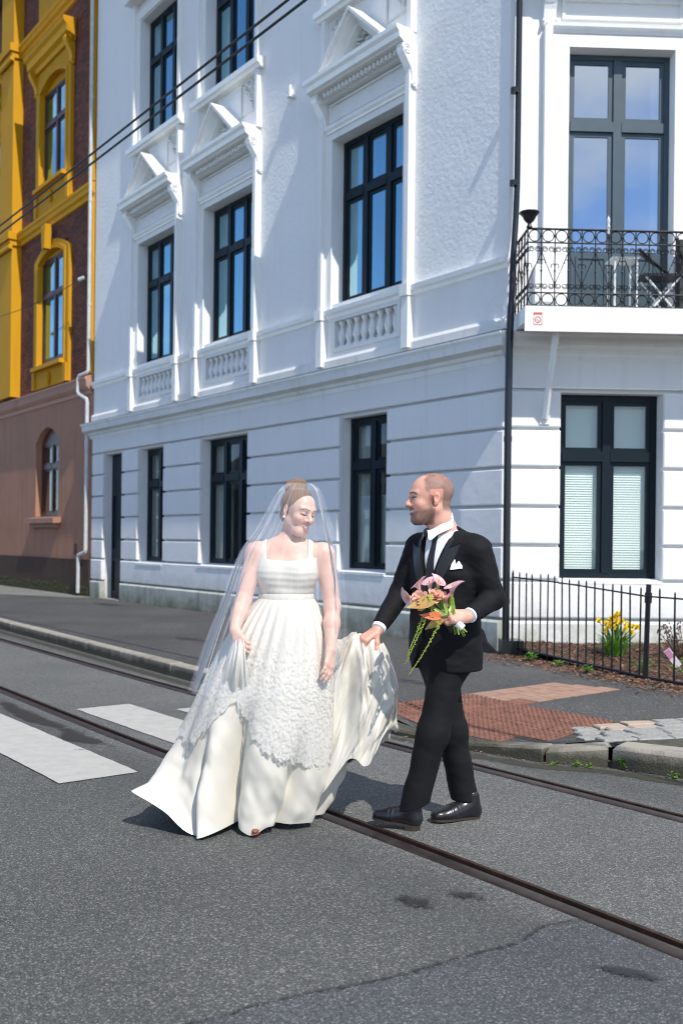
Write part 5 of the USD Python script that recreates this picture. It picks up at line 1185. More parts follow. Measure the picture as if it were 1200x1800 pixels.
def cloth(name, color, rough, bscale, bstr, sheen=0.0, spec=0.5, wav=None, var=0.0):
    nodes = {'g': ('geometry', {}), 'nb': ('noise_texture', {'scale': bscale, 'detail': 4, 'roughness': 0.6}), 'b': ('bump', {'strength': bstr, 'distance': 0.004}), 'p': ('principled_bsdf', {'base_color': color, 'roughness': rough, 'sheen_weight': sheen, 'sheen_roughness': 0.4, 'specular_ior_level': spec})}
    links = [('g.position', 'nb.vector'), ('nb.fac', 'b.height'), ('b.normal', 'p.normal')]
    mat(name, nodes, links)
cloth('black_wool', (0.0075, 0.0075, 0.009), 0.75, 900, 0.3, sheen=0.0, spec=0.2)
cloth('black_satin', (0.016, 0.016, 0.017), 0.42, 60, 0.1, spec=0.5)
cloth('black_weave', (0.007, 0.007, 0.008), 0.7, 700, 0.3, spec=0.2)
cloth('shirt_cotton', (0.80, 0.81, 0.84), 0.8, 120, 0.15)
cloth('ivory_satin', (0.63, 0.595, 0.515), 0.29, 30, 0.05, sheen=0.0, spec=0.6)
cloth('white_silk', (0.82, 0.81, 0.78), 0.6, 40, 0.15)
mat('black_leather', {'g': ('geometry', {}), 'n': ('noise_texture', {'scale': 90, 'detail': 4}), 'b': ('bump', {'strength': 0.12, 'distance': 0.003}), 'p': ('principled_bsdf', {'base_color': (0.010, 0.010, 0.012), 'roughness': 0.30, 'coat_weight': 0.15, 'coat_roughness': 0.15})}, [('g.position', 'n.vector'), ('n.fac', 'b.height'), ('b.normal', 'p.normal')])
simple('shoe_sole', (0.035, 0.022, 0.015), 0.6)
simple('tan_leather', (0.22, 0.07, 0.035), 0.4)
simple('pearl', (0.85, 0.80, 0.72), 0.2)
simple('silver', (0.8, 0.8, 0.8), 0.2, metal=1.0)
mat('brown_hair', {'g': ('geometry', {}), 'a': ('attribute', {'attribute': 'tint'}), 'n': ('noise_texture', {'scale': 60, 'detail': 4}), 'w': ('wave_texture', {'scale': 46, 'distortion': 1.5, 'detail': 3, 'bands_direction': 'x'}), 'r': ('rgb_ramp', {'ramp': [(0.2, (0.115, 0.062, 0.034)), (0.6, (0.25, 0.145, 0.080)), (1.0, (0.38, 0.25, 0.155))]}), 'b': ('bump', {'strength': 0.5, 'distance': 0.003}), 'p': ('principled_bsdf', {'roughness': 0.42})},
    [('a.color', 'w.vector'), ('w.fac', 'r.fac'), ('r.color', 'p.base_color'), ('w.fac', 'b.height'), ('b.normal', 'p.normal')])
mat('tulle', {'t': ('transparent_bsdf', {}), 'd': ('diffuse_bsdf', {'color': (0.86, 0.86, 0.87)}), 'tr': ('translucent_bsdf', {'color': (0.86, 0.86, 0.87)}), 'm1': ('mix_closure', {'fac': 0.5}), 'a': ('attribute', {'attribute': 'fade'}), 'm2': ('mix_closure', {})},
    [('d.BSDF', 'm1.closure1'), ('tr.BSDF', 'm1.closure2'), ('a.fac', 'm2.fac'), ('t.BSDF', 'm2.closure1'), ('m1.closure', 'm2.closure2')], surface='m2.closure')
mat('lace', {'g': ('geometry', {}), 'a': ('attribute', {'attribute': 'fade'}), 'nw': ('noise_texture', {'scale': 22.0, 'detail': 2}), 'mw': ('mix_color', {'blend_type': 'linear_light', 'fac': 0.02}),
             'v': ('voronoi_texture', {'scale': 66.0, 'feature': 'f1'}), 'mv': ('map_range', {'from_min': 0.75, 'from_max': 0.2, 'to_min': 0.0, 'to_max': 0.75, 'clamp': True}),
             've': ('voronoi_texture', {'scale': 260.0, 'feature': 'distance_to_edge'}), 'mve': ('map_range', {'from_min': 0.02, 'from_max': 0.2, 'to_min': 0.55, 'to_max': 0.0, 'clamp': True}), 'a1': ('math', {'math_type': 'add'}),
             'nf': ('noise_texture', {'scale': 170.0, 'detail': 3, 'roughness': 0.7}), 'a2': ('math', {'math_type': 'multiply_add', 'value2': 0.5}), 'mf': ('math', {'math_type': 'multiply_add', 'value2': 1.7, 'value3': -0.90}), 'ad': ('math', {'math_type': 'add'}), 'st': ('map_range', {'from_min': 0.45, 'from_max': 0.70, 'to_min': 0.03, 'to_max': 0.95, 'clamp': True}),
             'd': ('diffuse_bsdf', {'color': (0.74, 0.725, 0.685)}), 'tl': ('translucent_bsdf', {'color': (0.74, 0.725, 0.685)}), 'dm': ('mix_closure', {'fac': 0.3}), 't': ('transparent_bsdf', {}), 'b': ('bump', {'strength': 0.25, 'distance': 0.003}), 'x': ('mix_closure', {})},
    [('g.position', 'nw.vector'), ('g.position', 'mw.a'), ('nw.color', 'mw.b'), ('mw.result', 'v.vector'), ('v.distance', 'mv.value'), ('mw.result', 've.vector'), ('ve.distance', 'mve.value'), ('mv.result', 'a1.value1'), ('mve.result', 'a1.value2'), ('g.position', 'nf.vector'), ('nf.fac', 'a2.value1'), ('a1.value', 'a2.value3'),
     ('a.fac', 'mf.value1'), ('a2.value', 'ad.value1'), ('mf.value', 'ad.value2'), ('ad.value', 'st.value'), ('st.result', 'x.fac'), ('t.BSDF', 'x.closure1'), ('d.BSDF', 'dm.closure1'), ('tl.BSDF', 'dm.closure2'), ('dm.closure', 'x.closure2'), ('a2.value', 'b.height'), ('b.normal', 'd.normal')], surface='x.closure')

# ------------------------------------------------------------------ the man in the black suit
man = thing('person', 'man in black suit walking, holding a pink bouquet and the train of the gown', 'person', (0.5, 5.07, 0))
TF = _n((-0.70, -0.714, 0)); TL = _n((0.714, -0.70, 0)); T0 = np.array([0.535, 5.08, 0.0])
TB = np.array([TL, TF, UP])
def tp(l, f, z): return T0 + TL * l + TF * f + UP * z
HC = np.array((0.4478, 5.0500, 1.6556)); hf = _n((-0.985, -0.17, -0.05)); hl = _n(np.cross(UP, hf) * 1.0); hu = np.cross(hl, hf) * 1.0
hl = _n(np.cross(hf, UP)) * -1.0; hu = _n(np.cross(hl, hf))
HB = np.array([hl, hf, hu]) if hu[2] > 0 else np.array([hl, hf, -hu])
# shoulders, elbows, wrists
SL, EL, WLh = np.array((0.6794, 4.9500, 1.3966)), np.array((0.7555, 4.9500, 1.1598)), np.array((0.6116, 4.7900, 1.0799))
SR, ER, WRh = np.array((0.4016, 5.2000, 1.4028)), np.array((0.3132, 5.2200, 1.1690)), np.array((0.1879, 5.0800, 0.9834))
HL_, KL_, AL = np.array((0.5489, 5.0200, 0.8293)), np.array((0.4678, 4.9700, 0.4852)), np.array((0.3665, 4.9650, 0.1105))
HR_, KR_, AR = np.array((0.5062, 5.1400, 0.8140)), np.array((0.5841, 5.1700, 0.4478)), np.array((0.6657, 5.2000, 0.0804))
def trunk(g):
    return [('u', ell(tp(0, 0.0, 1.27), (0.19 + g, 0.125 + g, 0.22 + g), TB), 0.0), ('u', ell(tp(0, 0.015, 1.04), (0.168 + g, 0.130 + g, 0.20 + g), TB), 0.06), ('u', ell(tp(0, 0.0, 0.90), (0.160 + g, 0.130 + g, 0.16 + g), TB), 0.06),
            ('u', cone(tp(-0.155, -0.01, 1.405), tp(0.155, -0.01, 1.405), 0.058 + g, 0.058 + g), 0.06), ('u', cone(tp(0, -0.02, 1.42), (0.494, 5.06, 1.53), 0.085 + g * 0.4, 0.053 + g * 0.3), 0.05)]
def limbs(g, arm=True, leg=True):
    o = []
    if arm:
        for a, b, c in ((SL, EL, WLh), (SR, ER, WRh)): o += [('u', cone(a, b, 0.056 + g, 0.043 + g), 0.035), ('u', cone(b, c, 0.043 + g, 0.029 + g * 0.7), 0.02)]
    if leg:
        for a, b, c in ((HL_, KL_, AL), (HR_, KR_, AR)): o += [('u', cone(a, b, 0.082 + g, 0.055 + g), 0.04), ('u', cone(b, c, 0.056 + g, 0.038 + g), 0.03)]
    return o
body = head_ops(HC, HB, 1.045) + [('u', cone(HC + HB[1] * -0.030 + HB[2] * -0.055, tp(0, -0.005, 1.46), 0.056, 0.062), 0.03), ('u', cone(HC + HB[1] * -0.052 + HB[2] * -0.03, (0.508, 5.062, 1.50), 0.042, 0.042), 0.03)] + trunk(0.0) + limbs(0.0)
hd = _n(np.array((0.5099, 4.7600, 1.0811)) - WLh)
body += hand_ops(WLh, hd, (0.15, -0.88, 0.38), 1.0, curl=(0.75, 1.25, 0.9), thumb=(0.55, 0.35, 0.75), idx=-1 if np.cross(hd, (0.15, -0.88, 0.38))[2] < 0 else 1)
hd2 = _n(np.array((0.1209, 5.0500, 0.9392)) - WRh)
body += hand_ops(WRh, hd2, (-0.35, -0.45, 0.82), 1.0, curl=(0.75, 1.2, 0.9), thumb=(0.55, 0.5, 0.6), idx=1 if np.cross(hd2, (-0.35, -0.45, 0.82))[1] < 0 else -1)
for a, b in ((AL, (-1, 0.35)), (AR, (-1, -0.1))): body.append(('u', cone(a + (0, 0, -0.01), a + np.array((b[0] * 0.06, b[1] * 0.06, -0.030)), 0.026, 0.020), 0.02))
v, f = polygonise(body, (-0.05, 4.60, 0.0), (1.0, 5.45, 1.85), 0.0032)
BASE_M = np.array((0.62, 0.340, 0.255))
col, qh = face_cols(v, HC, HB, 1.045, BASE_M, (0.42, 0.15, 0.12), False, smile=0.010, teeth=0.003)
part(man, 'body', (v, f), 'skin', smooth=True, col={'tint': col})
x, y, z = qh.T; nrm = vnormals(v, f); inh = (np.abs(x) < 0.1) & (y > -0.14) & (y < 0.13) & (z > -0.135) & (z < 0.14)
def shell(w, off, name, m):
    keep = (w > 0.01) & inh; fm = keep[f].any(1); ids = np.unique(f[fm]); mp = np.full(len(v), -1); mp[ids] = np.arange(len(ids))
    part(man, name, (v[ids] + nrm[ids] * off, mp[f[fm]]), m, smooth=True, col={'fade': np.clip(w[ids], 0, 1)})
wob = 0.010 * (meshkit.fbm(qh * 60 + 5, 3, 3) - 0.5)
front = 0.050 - 0.030 * smooth(0.085, 0.125, z) + 0.018 * np.exp(-(x / 0.022) ** 2) - 0.02 * smooth(0.0, 0.05, 0.05 - z) + wob       # hairline, y limit at height z
low = np.where(y < -0.03, -0.075 + (y + 0.10) * 0.10, 0.016 + (0.02 - y) * 0.05)
ear_ = (np.abs(x) > 0.0745) & (np.abs(z) < 0.045) & (y > -0.045) & (y < 0.022)
hw = smooth(0.0, 0.020, front - y) * smooth(0.0, 0.028, z - np.where((y > -0.045) & (y < 0.02), np.maximum(low, 0.022), low)) * (~ear_)
shell(hw, 0.0012, 'hair', 'cropped_hair')
bl_ = smooth(0.0, 0.022, -0.032 - z + 0.6 * np.clip(0.05 - y, -0.1, 0.06) * 0 - 0.30 * np.clip(y - 0.02, 0, 0.09)) 
side = np.exp(-((y - 0.012 - (z + 0.03) * -0.15) / 0.018) ** 2) * smooth(-0.05, -0.02, 0.02 - z) * (z < 0.02)
mus = (y > 0.085) * np.exp(-((z + 0.043) / 0.007) ** 2) * (np.abs(x) < 0.028)
chin = smooth(0.0, 0.012, -0.072 - z) * (y > 0.06)
mouth = (y > 0.07) & (np.abs(x) < 0.027) & (np.abs(z - (-0.060 + 0.010 * (np.abs(x) / 0.026) ** 2)) < 0.010)
bw = np.clip(np.maximum.reduce([bl_ * (y > -0.005), side * 0.9, mus, chin]), 0, 1) * (z > -0.125) * smooth(-0.012, 0.010, y) * (~mouth) * (~ear_)
shell(bw, 0.0008, 'beard', 'beard_stubble')
# trousers
def wrinkle(a, sx_, sy_, sz_, seed): return lambda p: ((meshkit.fbm(np.asarray(p, float) * (sx_, sy_, sz_), 3, seed) - 0.5) * 2 * a).astype(np.float32)
tr = [('u', ell(tp(0, 0.0, 0.92), (0.165, 0.145, 0.16), TB), 0.0)]
for a, b, c, h_ in ((HL_, KL_, AL, 0.075), (HR_, KR_, AR, 0.075)):
    tr += [('u', cone(a, b, 0.096, 0.075), 0.045), ('u', cone(b, c + (0, 0, -0.03), 0.074, 0.069), 0.05)]
tr += trunk(0.009)
tr += [('n', wrinkle(0.007, 8, 8, 10, 4), 0), ('i', half((0, 0, 1.04), (0, 0, 1)), 0.0)]
cutL = half(AL + (0, 0, 0.004), (0.30, 0.05, -1)); cutR = half(AR + (0, 0, 0.012), (-0.05, 0, -1))
tr.append(('i', lambda p: np.where(p[:, 1] + 0.15 * p[:, 0] < 5.075 + 0.08, cutL(p), cutR(p)), 0.004))
v, f = polygonise(tr, (0.05, 4.70, 0.03), (0.95, 5.45, 1.06), 0.005)
part(man, 'trousers', (v, f), 'black_wool', smooth=True)
# shirt, waistcoat, jacket
def vcut(z0, z1, w0, w1, pw=1.0, fmin=0.0):
    def g(p):
        qq = p - T0.astype(np.float32); l = qq @ TL.astype(np.float32); ff = qq @ TF.astype(np.float32); zz = p[:, 2]
        w = w0 + (w1 - w0) * np.clip((zz - z0) / (z1 - z0), 0, 1.3) ** pw
        return np.maximum(np.maximum(np.abs(l) - w, z0 - zz), fmin - ff) * 0.8
    return g
sh_ops = trunk(0.004) + [('i', half((0, 0, 1.505), (0, 0, 1)), 0), ('i', half((0, 0, 1.0), (0, 0, -1)), 0)]
v, f = polygonise(sh_ops, (0.1, 4.7, 0.98), (0.95, 5.4, 1.56), 0.006)
shirt = part(man, 'shirt', (v, f), 'shirt_cotton', smooth=True)
ws_ops = trunk(0.010) + [('i', half((0, 0, 1.46), (0, 0, 1)), 0), ('i', half((0, 0, 0.94), (0, 0, -1)), 0), ('s', vcut(1.20, 1.50, 0.0, 0.085), 0.003)]
v, f = polygonise(ws_ops, (0.1, 4.7, 0.92), (0.95, 5.4, 1.5), 0.005)
part(man, 'waistcoat', (v, f), 'black_weave', smooth=True)
jk = trunk(0.017) + [('u', cone(tp(0, -0.015, 0.98), tp(0, -0.02, 0.72), 0.155, 0.182), 0.08)] + limbs(0.016, leg=False) + [('u', ell(tp(0, -0.045, 1.435), (0.10, 0.07, 0.055), TB), 0.03)]
jk_full = list(jk)
jk += [('n', wrinkle(0.007, 11, 11, 15, 9), 0)]
jk += [('s', cone((0.492, 5.06, 1.520), (0.485, 5.06, 1.8), 0.082, 0.13), 0.006), ('s', vcut(1.155, 1.47, 0.004, 0.088), 0.004),
       ('s', lambda p: np.maximum(np.abs((p - T0.astype(np.float32)) @ TL.astype(np.float32)) - np.clip((1.06 - p[:, 2]) / 0.27, 0, 1.5) ** 2.2 * 0.11 - 0.002, 0.0 - (p - T0.astype(np.float32)) @ TF.astype(np.float32)), 0.01),
       ('i', half((0, 0, 0.79), (0, 0, -1)), 0.006), ('i', half(WLh + _n(EL - WLh) * 0.035, WLh - EL), 0.003) if False else ('i', lambda p: np.maximum(np.where(np.linalg.norm(p - WLh.astype(np.float32), axis=1) < 0.12, half(WLh + _n(EL - WLh) * 0.022, WLh - EL)(p), -1.0), np.where(np.linalg.norm(p - WRh.astype(np.float32), axis=1) < 0.12, half(WRh + _n(ER - WRh) * 0.03, WRh - ER)(p), -1.0)), 0.003)]
v, f = polygonise(jk, (0.0, 4.62, 0.70), (1.02, 5.50, 1.56), 0.0045)
jacket = part(man, 'jacket', (v, f), 'black_wool', smooth=True)
for a, b, m_ in ((WLh, EL, 0), (WRh, ER, 1)):
    d = _n(a - b); part(man, 'cuff', tube([a - d * 0.045, a - d * 0.012, a - d * 0.008], [0.0385, 0.0375, 0.030], 20), 'shirt_cotton', smooth=40)
def panel(outline, off, thick, name, m, parent, ops=jk_full, nseg=14, flip=1):
    """outline: polygon in (across, height) on the chest, laid onto the jacket"""
    pg = sg.Polygon(outline); import shapely
    x0, y0, x1, y1 = pg.bounds; st_ = max(x1 - x0, y1 - y0) / nseg
    gx, gy = np.meshgrid(np.arange(x0, x1, st_), np.arange(y0, y1, st_)); pt = np.column_stack([gx.ravel(), gy.ravel()])
    pt = pt[shapely.contains_xy(pg.buffer(-st_ * 0.35), pt[:, 0], pt[:, 1])]
    L_ = pg.exterior.length; bd = np.array([pg.exterior.interpolate(s_).coords[0] for s_ in np.linspace(0, L_, int(L_ / st_) + 6, endpoint=False)] + list(pg.exterior.coords[:-1]))
    pt = np.unique(np.round(np.vstack([pt, bd]), 5), axis=0); tri = Delaunay(pt).simplices; c = pt[tri].mean(1); tri = tri[shapely.contains_xy(pg, c[:, 0], c[:, 1])]
    P = np.array([tp(l, 0.30, z_) for l, z_ in pt]); P = drape(ops, P, -TF, off); okp = np.abs(field_at(ops, P) - off) < 0.004; tri = tri[okp[tri].all(1)]; ids, inv = np.unique(tri, return_inverse=True); tri = inv.reshape(tri.shape); P = P[ids]
    n = len(P); v = np.vstack([P, P - TF * thick]); e = np.sort(np.vstack([tri[:, [0, 1]], tri[:, [1, 2]], tri[:, [2, 0]]]), 1); eu, ct = np.unique(e, axis=0, return_counts=True); be = eu[ct == 1]
    F_ = np.vstack([tri, tri[:, ::-1] + n, np.column_stack([be[:, 0], be[:, 1], be[:, 1] + n]), np.column_stack([be[:, 0], be[:, 1] + n, be[:, 0] + n])])
    return part(parent, name, (v, F_), m, smooth=35)
for sd in (1, -1):
    o_ = [(0.004, 1.155), (0.034, 1.25), (0.074, 1.385), (0.092, 1.47), (0.112, 1.452), (0.097, 1.405), (0.150, 1.428), (0.137, 1.372), (0.090, 1.265), (0.040, 1.185)]
    part_ = panel([(sd * l, z_) for l, z_ in o_], 0.005, 0.010, 'lapel', 'black_satin', jacket)
    o2 = [(0.093, 1.468), (0.113, 1.450), (0.100, 1.410), (0.148, 1.434), (0.135, 1.475), (0.105, 1.505), (0.088, 1.49)]
    panel([(sd * l, z_) for l, z_ in o2], 0.004, 0.010, 'collar', 'black_wool', jacket)
panel([(0.120, 1.300), (0.168, 1.308), (0.166, 1.322), (0.152, 1.345), (0.142, 1.325), (0.134, 1.352), (0.124, 1.330)], 0.006, 0.006, 'pocket_square', 'shirt_cotton', jacket, nseg=8)
part(jacket, 'button', [blob(drape(jk_full, [tp(0.012, 0.3, z_)], -TF, 0.003)[0], (0.009, 0.009, 0.009)) for z_ in (1.135,)], 'black_satin')
# back vent flap blowing out
fl = np.array([(0.7142, 5.1300, 1.0081), (0.7423, 5.1600, 0.9764), (0.7635, 5.1800, 0.9215), (0.8144, 5.1800, 0.8688), (0.7789, 5.1600, 0.8618), (0.7201, 5.1200, 0.8744), (0.6849, 5.0600, 0.9560)])
fc = fl.mean(0); part(jacket, 'vent_flap', (np.vstack([fl, fl + (0.004, 0.008, 0), fc, fc + (0.004, 0.008, 0)]), np.array([(i, (i + 1) % 7, 14) for i in range(7)] + [(7 + (i + 1) % 7, 7 + i, 15) for i in range(7)] + [x_ for i in range(7) for x_ in ((i, 7 + i, 7 + (i + 1) % 7), (i, 7 + (i + 1) % 7, (i + 1) % 7))])), 'black_wool')
# tie and shirt collar
nc = np.array((0.495, 5.060, 0.0)); cf = _n((hf[0], hf[1] - 0.25, 0)); cl_ = np.cross(UP, cf)
nu = 60; ph = np.arange(nu) / nu * 2 * PI - PI; rows = []
ztop = 1.542 - 0.046 * np.cos(ph)
pnt = np.exp(-((np.abs(ph) - 0.62) / 0.30) ** 2); gap = np.abs(ph) < 0.33
for r0, fn in ((0.058, lambda: ztop - 0.02), (0.0640, lambda: ztop + 0.001), (0.0675, lambda: ztop), (0.082, lambda: np.where(gap, ztop - 0.004, ztop - 0.046 - 0.022 * pnt + 0.012 * np.cos(ph)))):
    rows.append(nc + np.outer((r0 + 0.006 * (r0 > 0.07) * pnt) * np.cos(ph), cf) + np.outer(r0 * 0.97 * np.sin(ph), cl_) + np.outer(fn(), UP))
part(shirt, 'collar', (np.vstack(rows), grid_faces(nu, 4, True)), 'shirt_cotton', smooth=50)
tie = panel([(-0.015, 1.478), (0.015, 1.478), (0.013, 1.425), (0.030, 1.22), (0.012, 1.14), (-0.012, 1.14), (-0.030, 1.22), (-0.013, 1.425)], 0.006, 0.008, 'tie', 'black_satin', shirt, ops=sh_ops)
part(tie, 'knot', blob(nc + cf * 0.070 + UP * 1.484, (0.018, 0.020, 0.024), sub=2), 'black_satin', smooth=True)
# shoes
def shoe(heel, toe, lift, name='shoe'):
    d = np.array([toe[0] - heel[0], toe[1] - heel[1], toe[2] - heel[2]]); L_ = np.linalg.norm(d); d /= L_; sdv = _n(np.cross(UP, d)); u_ = np.cross(d, sdv); h = np.array(heel)
    B = np.array([d, sdv, u_])
    def P_(a, b, c): return h + d * a * L_ + sdv * b + u_ * c
    ops = [('u', cone(P_(0.14, 0, 0.050), P_(0.20, 0, 0.13), 0.040, 0.043), 0.0), ('u', cone(P_(0.12, 0, 0.045), P_(0.55, 0, 0.048), 0.034, 0.040), 0.03), ('u', cone(P_(0.22, 0, 0.085), P_(0.60, 0, 0.045), 0.036, 0.036), 0.03), ('u', ell(P_(0.72, 0, 0.040), (L_ * 0.26, 0.044, 0.030), B), 0.03), ('u', ell(P_(0.88, 0.0, 0.035), (L_ * 0.12, 0.035, 0.022), B), 0.02),
           ('n', lambda p: 0.0018 * np.exp(-((((p - h.astype(np.float32)) @ d.astype(np.float32)) / L_ - 0.60) / 0.08) ** 2) * np.sin(((p - h.astype(np.float32)) @ d.astype(np.float32)) * 260), 0), ('i', half(P_(0, 0, 0.020), -u_), 0.003), ('i', half(P_(0, 0, 0.150), u_), 0.003)]
    lo = np.minimum(h, toe) - 0.09; hi = np.maximum(h, toe) + 0.12; lo[2] = -0.02; hi[2] = 0.26
    v, f = polygonise(ops, lo, hi, 0.004)
    s = part(man, name, (v, f), 'black_leather', smooth=True)
    t_ = np.linspace(0, 1, 40); wx = np.interp(t_, [0, 0.04, 0.12, 0.3, 0.45, 0.7, 0.85, 0.95, 1.0], [0.0, 0.024, 0.036, 0.034, 0.036, 0.048, 0.044, 0.028, 0.0])
    ol = [(a * 1.03 - 0.015, w_) for a, w_ in zip(t_, wx)] + [(a * 1.03 - 0.015, -w_) for a, w_ in zip(t_[::-1], wx[::-1])]
    def slab_(pg, c0, c1):
        v, f = extrude(pg, c0, c1); return np.array([P_(a, c, b) for a, b, c in v]), f
    pg = sg.Polygon(ol).buffer(0); part(s, 'sole', slab_(pg, 0.010, 0.021), 'shoe_sole'); part(s, 'heel', slab_(pg.intersection(sg.box(-1, -1, 0.27, 1)), -0.012, 0.0098), 'shoe_sole')
    for sd in (-1, 1): part(s, 'elastic_gusset', (lambda c_: fit(blob((0, 0, 0), (0.017, 0.006, 0.034), sub=2), c_, d, sdv, u_))(P_(0.25, sd * 0.034, 0.105)), 'black_weave', smooth=True)
shoe((0.4033, 4.9500, 0.0074), (0.1736, 5.0300, 0.0277), 0.0)
shoe((0.7351, 5.2000, -0.0080), (0.4745, 5.0800, 0.0024), 0.0)
part(man, 'ring', tube([WLh + hd * 0.098 + np.array(o) for o in [(0, 0, 0.0)]] * 1 + [WLh + hd * 0.105], 0.0001, 4) if False else (lambda c_: tube(np.stack([c_[0] + 0 * ph, c_[1] + 0.011 * np.cos(ph), c_[2] + 0.011 * np.sin(ph)], 1), 0.0022, 5, closed=True))(np.array((0.5440, 4.7350, 1.0617))), 'silver', smooth=True)

# ------------------------------------------------------------------ bouquet
bq = thing('bouquet', 'bouquet of pink calla lilies, peach roses and trailing green amaranth held by the man', 'bouquet', (0.4502, 4.7400, 1.1470))
for nm, c1, c2, tr_ in (('calla_pink', (0.70, 0.36, 0.42), (0.80, 0.56, 0.56), 0.3), ('rose_peach', (0.84, 0.44, 0.30), (0.86, 0.62, 0.48), 0.35), ('coral_petal', (0.70, 0.14, 0.06), (0.75, 0.28, 0.15), 0.2), ('anthurium_leaf', (0.50, 0.28, 0.10), (0.60, 0.56, 0.13), 0.25), ('amaranth_green', (0.30, 0.42, 0.03), (0.46, 0.56, 0.08), 0.2), ('stem_green', (0.16, 0.26, 0.03), (0.28, 0.38, 0.06), 0.1), ('lily_pink', (0.72, 0.34, 0.36), (0.78, 0.42, 0.26), 0.25)): leafmat(nm, c1, c2, tr_, 0.4)
def frame_of(d):
    d = _n(d); a = UP if abs(d[2]) < 0.9 else np.array([1.0, 0, 0]); x_ = _n(np.cross(a, d)); return x_, np.cross(d, x_), d
def calla(base, d, face, s=1.0):
    """a funnel with a flared, one-sided lip; face = side the lip opens towards"""
    z_ = _n(d); y_ = _n(np.asarray(face) - z_ * (np.asarray(face) @ z_)); x_ = np.cross(y_, z_)
    nu_, nv_ = 30, 16; u_ = np.linspace(-PI, PI, nu_); vv = np.linspace(0, 1, nv_); pts = []
    for t in vv:
        r_ = 0.006 + 0.008 * t + 0.014 * t ** 3; back_ = (0.5 - 0.5 * np.cos(u_ + PI)) ** 1.5      # 1 at the open front, 0 at the back
        L_ = 0.062 * t + 0.020 * t ** 3 * np.cos(u_) * -1.0
        curl = 0.010 * t ** 5 * (1 + 0.4 * np.cos(u_)); rr_ = r_ + curl
        tipx = 0.022 * t ** 4 * np.exp(-((np.abs(u_) - PI) / 0.35) ** 2)
        pts.append(base + s * (np.outer(rr_ * np.sin(u_), x_) + np.outer(rr_ * np.cos(u_) - tipx, y_) + np.outer(L_ - curl * 0.7 * t, z_)))
    fl = part(bq, 'calla_lily', (np.vstack(pts), grid_faces(nu_, nv_)), 'calla_pink', smooth=True)
    part(fl, 'spadix', tube([base + z_ * 0.02 * s, base + z_ * 0.058 * s], [0.003, 0.0035], 6), 'daffodil_yellow')
    part(fl, 'throat', tube([base - z_ * 0.035 * s, base, base + z_ * 0.025 * s], [0.0055, 0.0062, 0.0085], 8), 'amaranth_green', smooth=True)
def petal(c, x_, y_, z_, w, h, cup, lean, m, parent, name='petal', nu_=7, nv_=7):
    u_, t_ = np.meshgrid(np.linspace(-1, 1, nu_), np.linspace(0, 1, nv_)); ww = w * np.sqrt(np.clip(np.sin(PI * (0.08 + 0.80 * t_)), 0.02, 1))
    P = c + (u_ * ww)[..., None] * x_ + (t_ * h * math.cos(lean))[..., None] * z_ + ((t_ * h * math.sin(lean)) + 0.012 * t_ ** 4 - cup * (u_ ** 2) * ww / w)[..., None] * y_
    return part(parent, name, (P.reshape(-1, 3), grid_faces(nu_, nv_)), m, smooth=True)
def rose(c, d, s, m):
    x_, y_, z_ = frame_of(d); r_ = part(bq, 'rose', fit(blob((0, 0, 0.012 * s), (0.014 * s, 0.014 * s, 0.02 * s), sub=2), c, x_, y_, z_), m, smooth=True)
    for lay, (n_, rad_, w, h, le) in enumerate(((3, 0.007, 0.013, 0.034, 0.02), (4, 0.012, 0.017, 0.036, 0.2), (5, 0.016, 0.021, 0.034, 0.5), (5, 0.018, 0.024, 0.032, 0.95))):
        for k in range(n_):
            a = 2 * PI * (k / n_) + lay * 0.7; out = x_ * math.cos(a) + y_ * math.sin(a); tan_ = -x_ * math.sin(a) + y_ * math.cos(a)
            petal(c + out * rad_ * s - z_ * 0.004 * lay * s, tan_, out, z_, w * s, h * s, 0.010 * s, le, m, r_)
calla(np.array((0.3749, 4.7200, 1.1960)), (-0.30, -0.1, 1), (-0.9, 0.15, 0.2), 0.92)
calla(np.array((0.3475, 4.7100, 1.1693)), (-0.8, -0.35, 0.15), (-0.35, -0.5, -0.8), 0.85)
calla(np.array((0.4583, 4.7200, 1.2131)), (0.10, -0.25, 1), (0.55, -0.6, 0.5), 0.85)
calla(np.array((0.5234, 4.7200, 1.1814)), (0.10, -0.15, 1), (-0.95, -0.15, 0.3), 1.0)
calla(np.array((0.4270, 4.7600, 1.1999)), (-0.1, 0.1, 1), (-0.5, -0.8, 0.1), 0.95)
rose(np.array((0.3702, 4.6900, 1.1680)), (-0.45, -0.75, 0.5), 0.82, 'rose_peach'); rose(np.array((0.4460, 4.7000, 1.1817)), (0.1, -0.75, 0.65), 0.80, 'rose_peach')
lil = part(bq, 'lily', tube([(0.5040, 4.7100, 1.1333), (0.4946, 4.7000, 1.1607)], [0.004, 0.007], 8), 'lily_pink', smooth=True)
for k in range(6):
    a = k * PI / 3; x_, y_, z_ = frame_of((-0.1, -0.35, 0.9)); out = x_ * math.cos(a) + y_ * math.sin(a)
    petal(np.array((0.4947, 4.7000, 1.1500)), -x_ * math.sin(a) + y_ * math.cos(a), out, z_, 0.010, 0.050, 0.004, 0.45, 'lily_pink', lil)
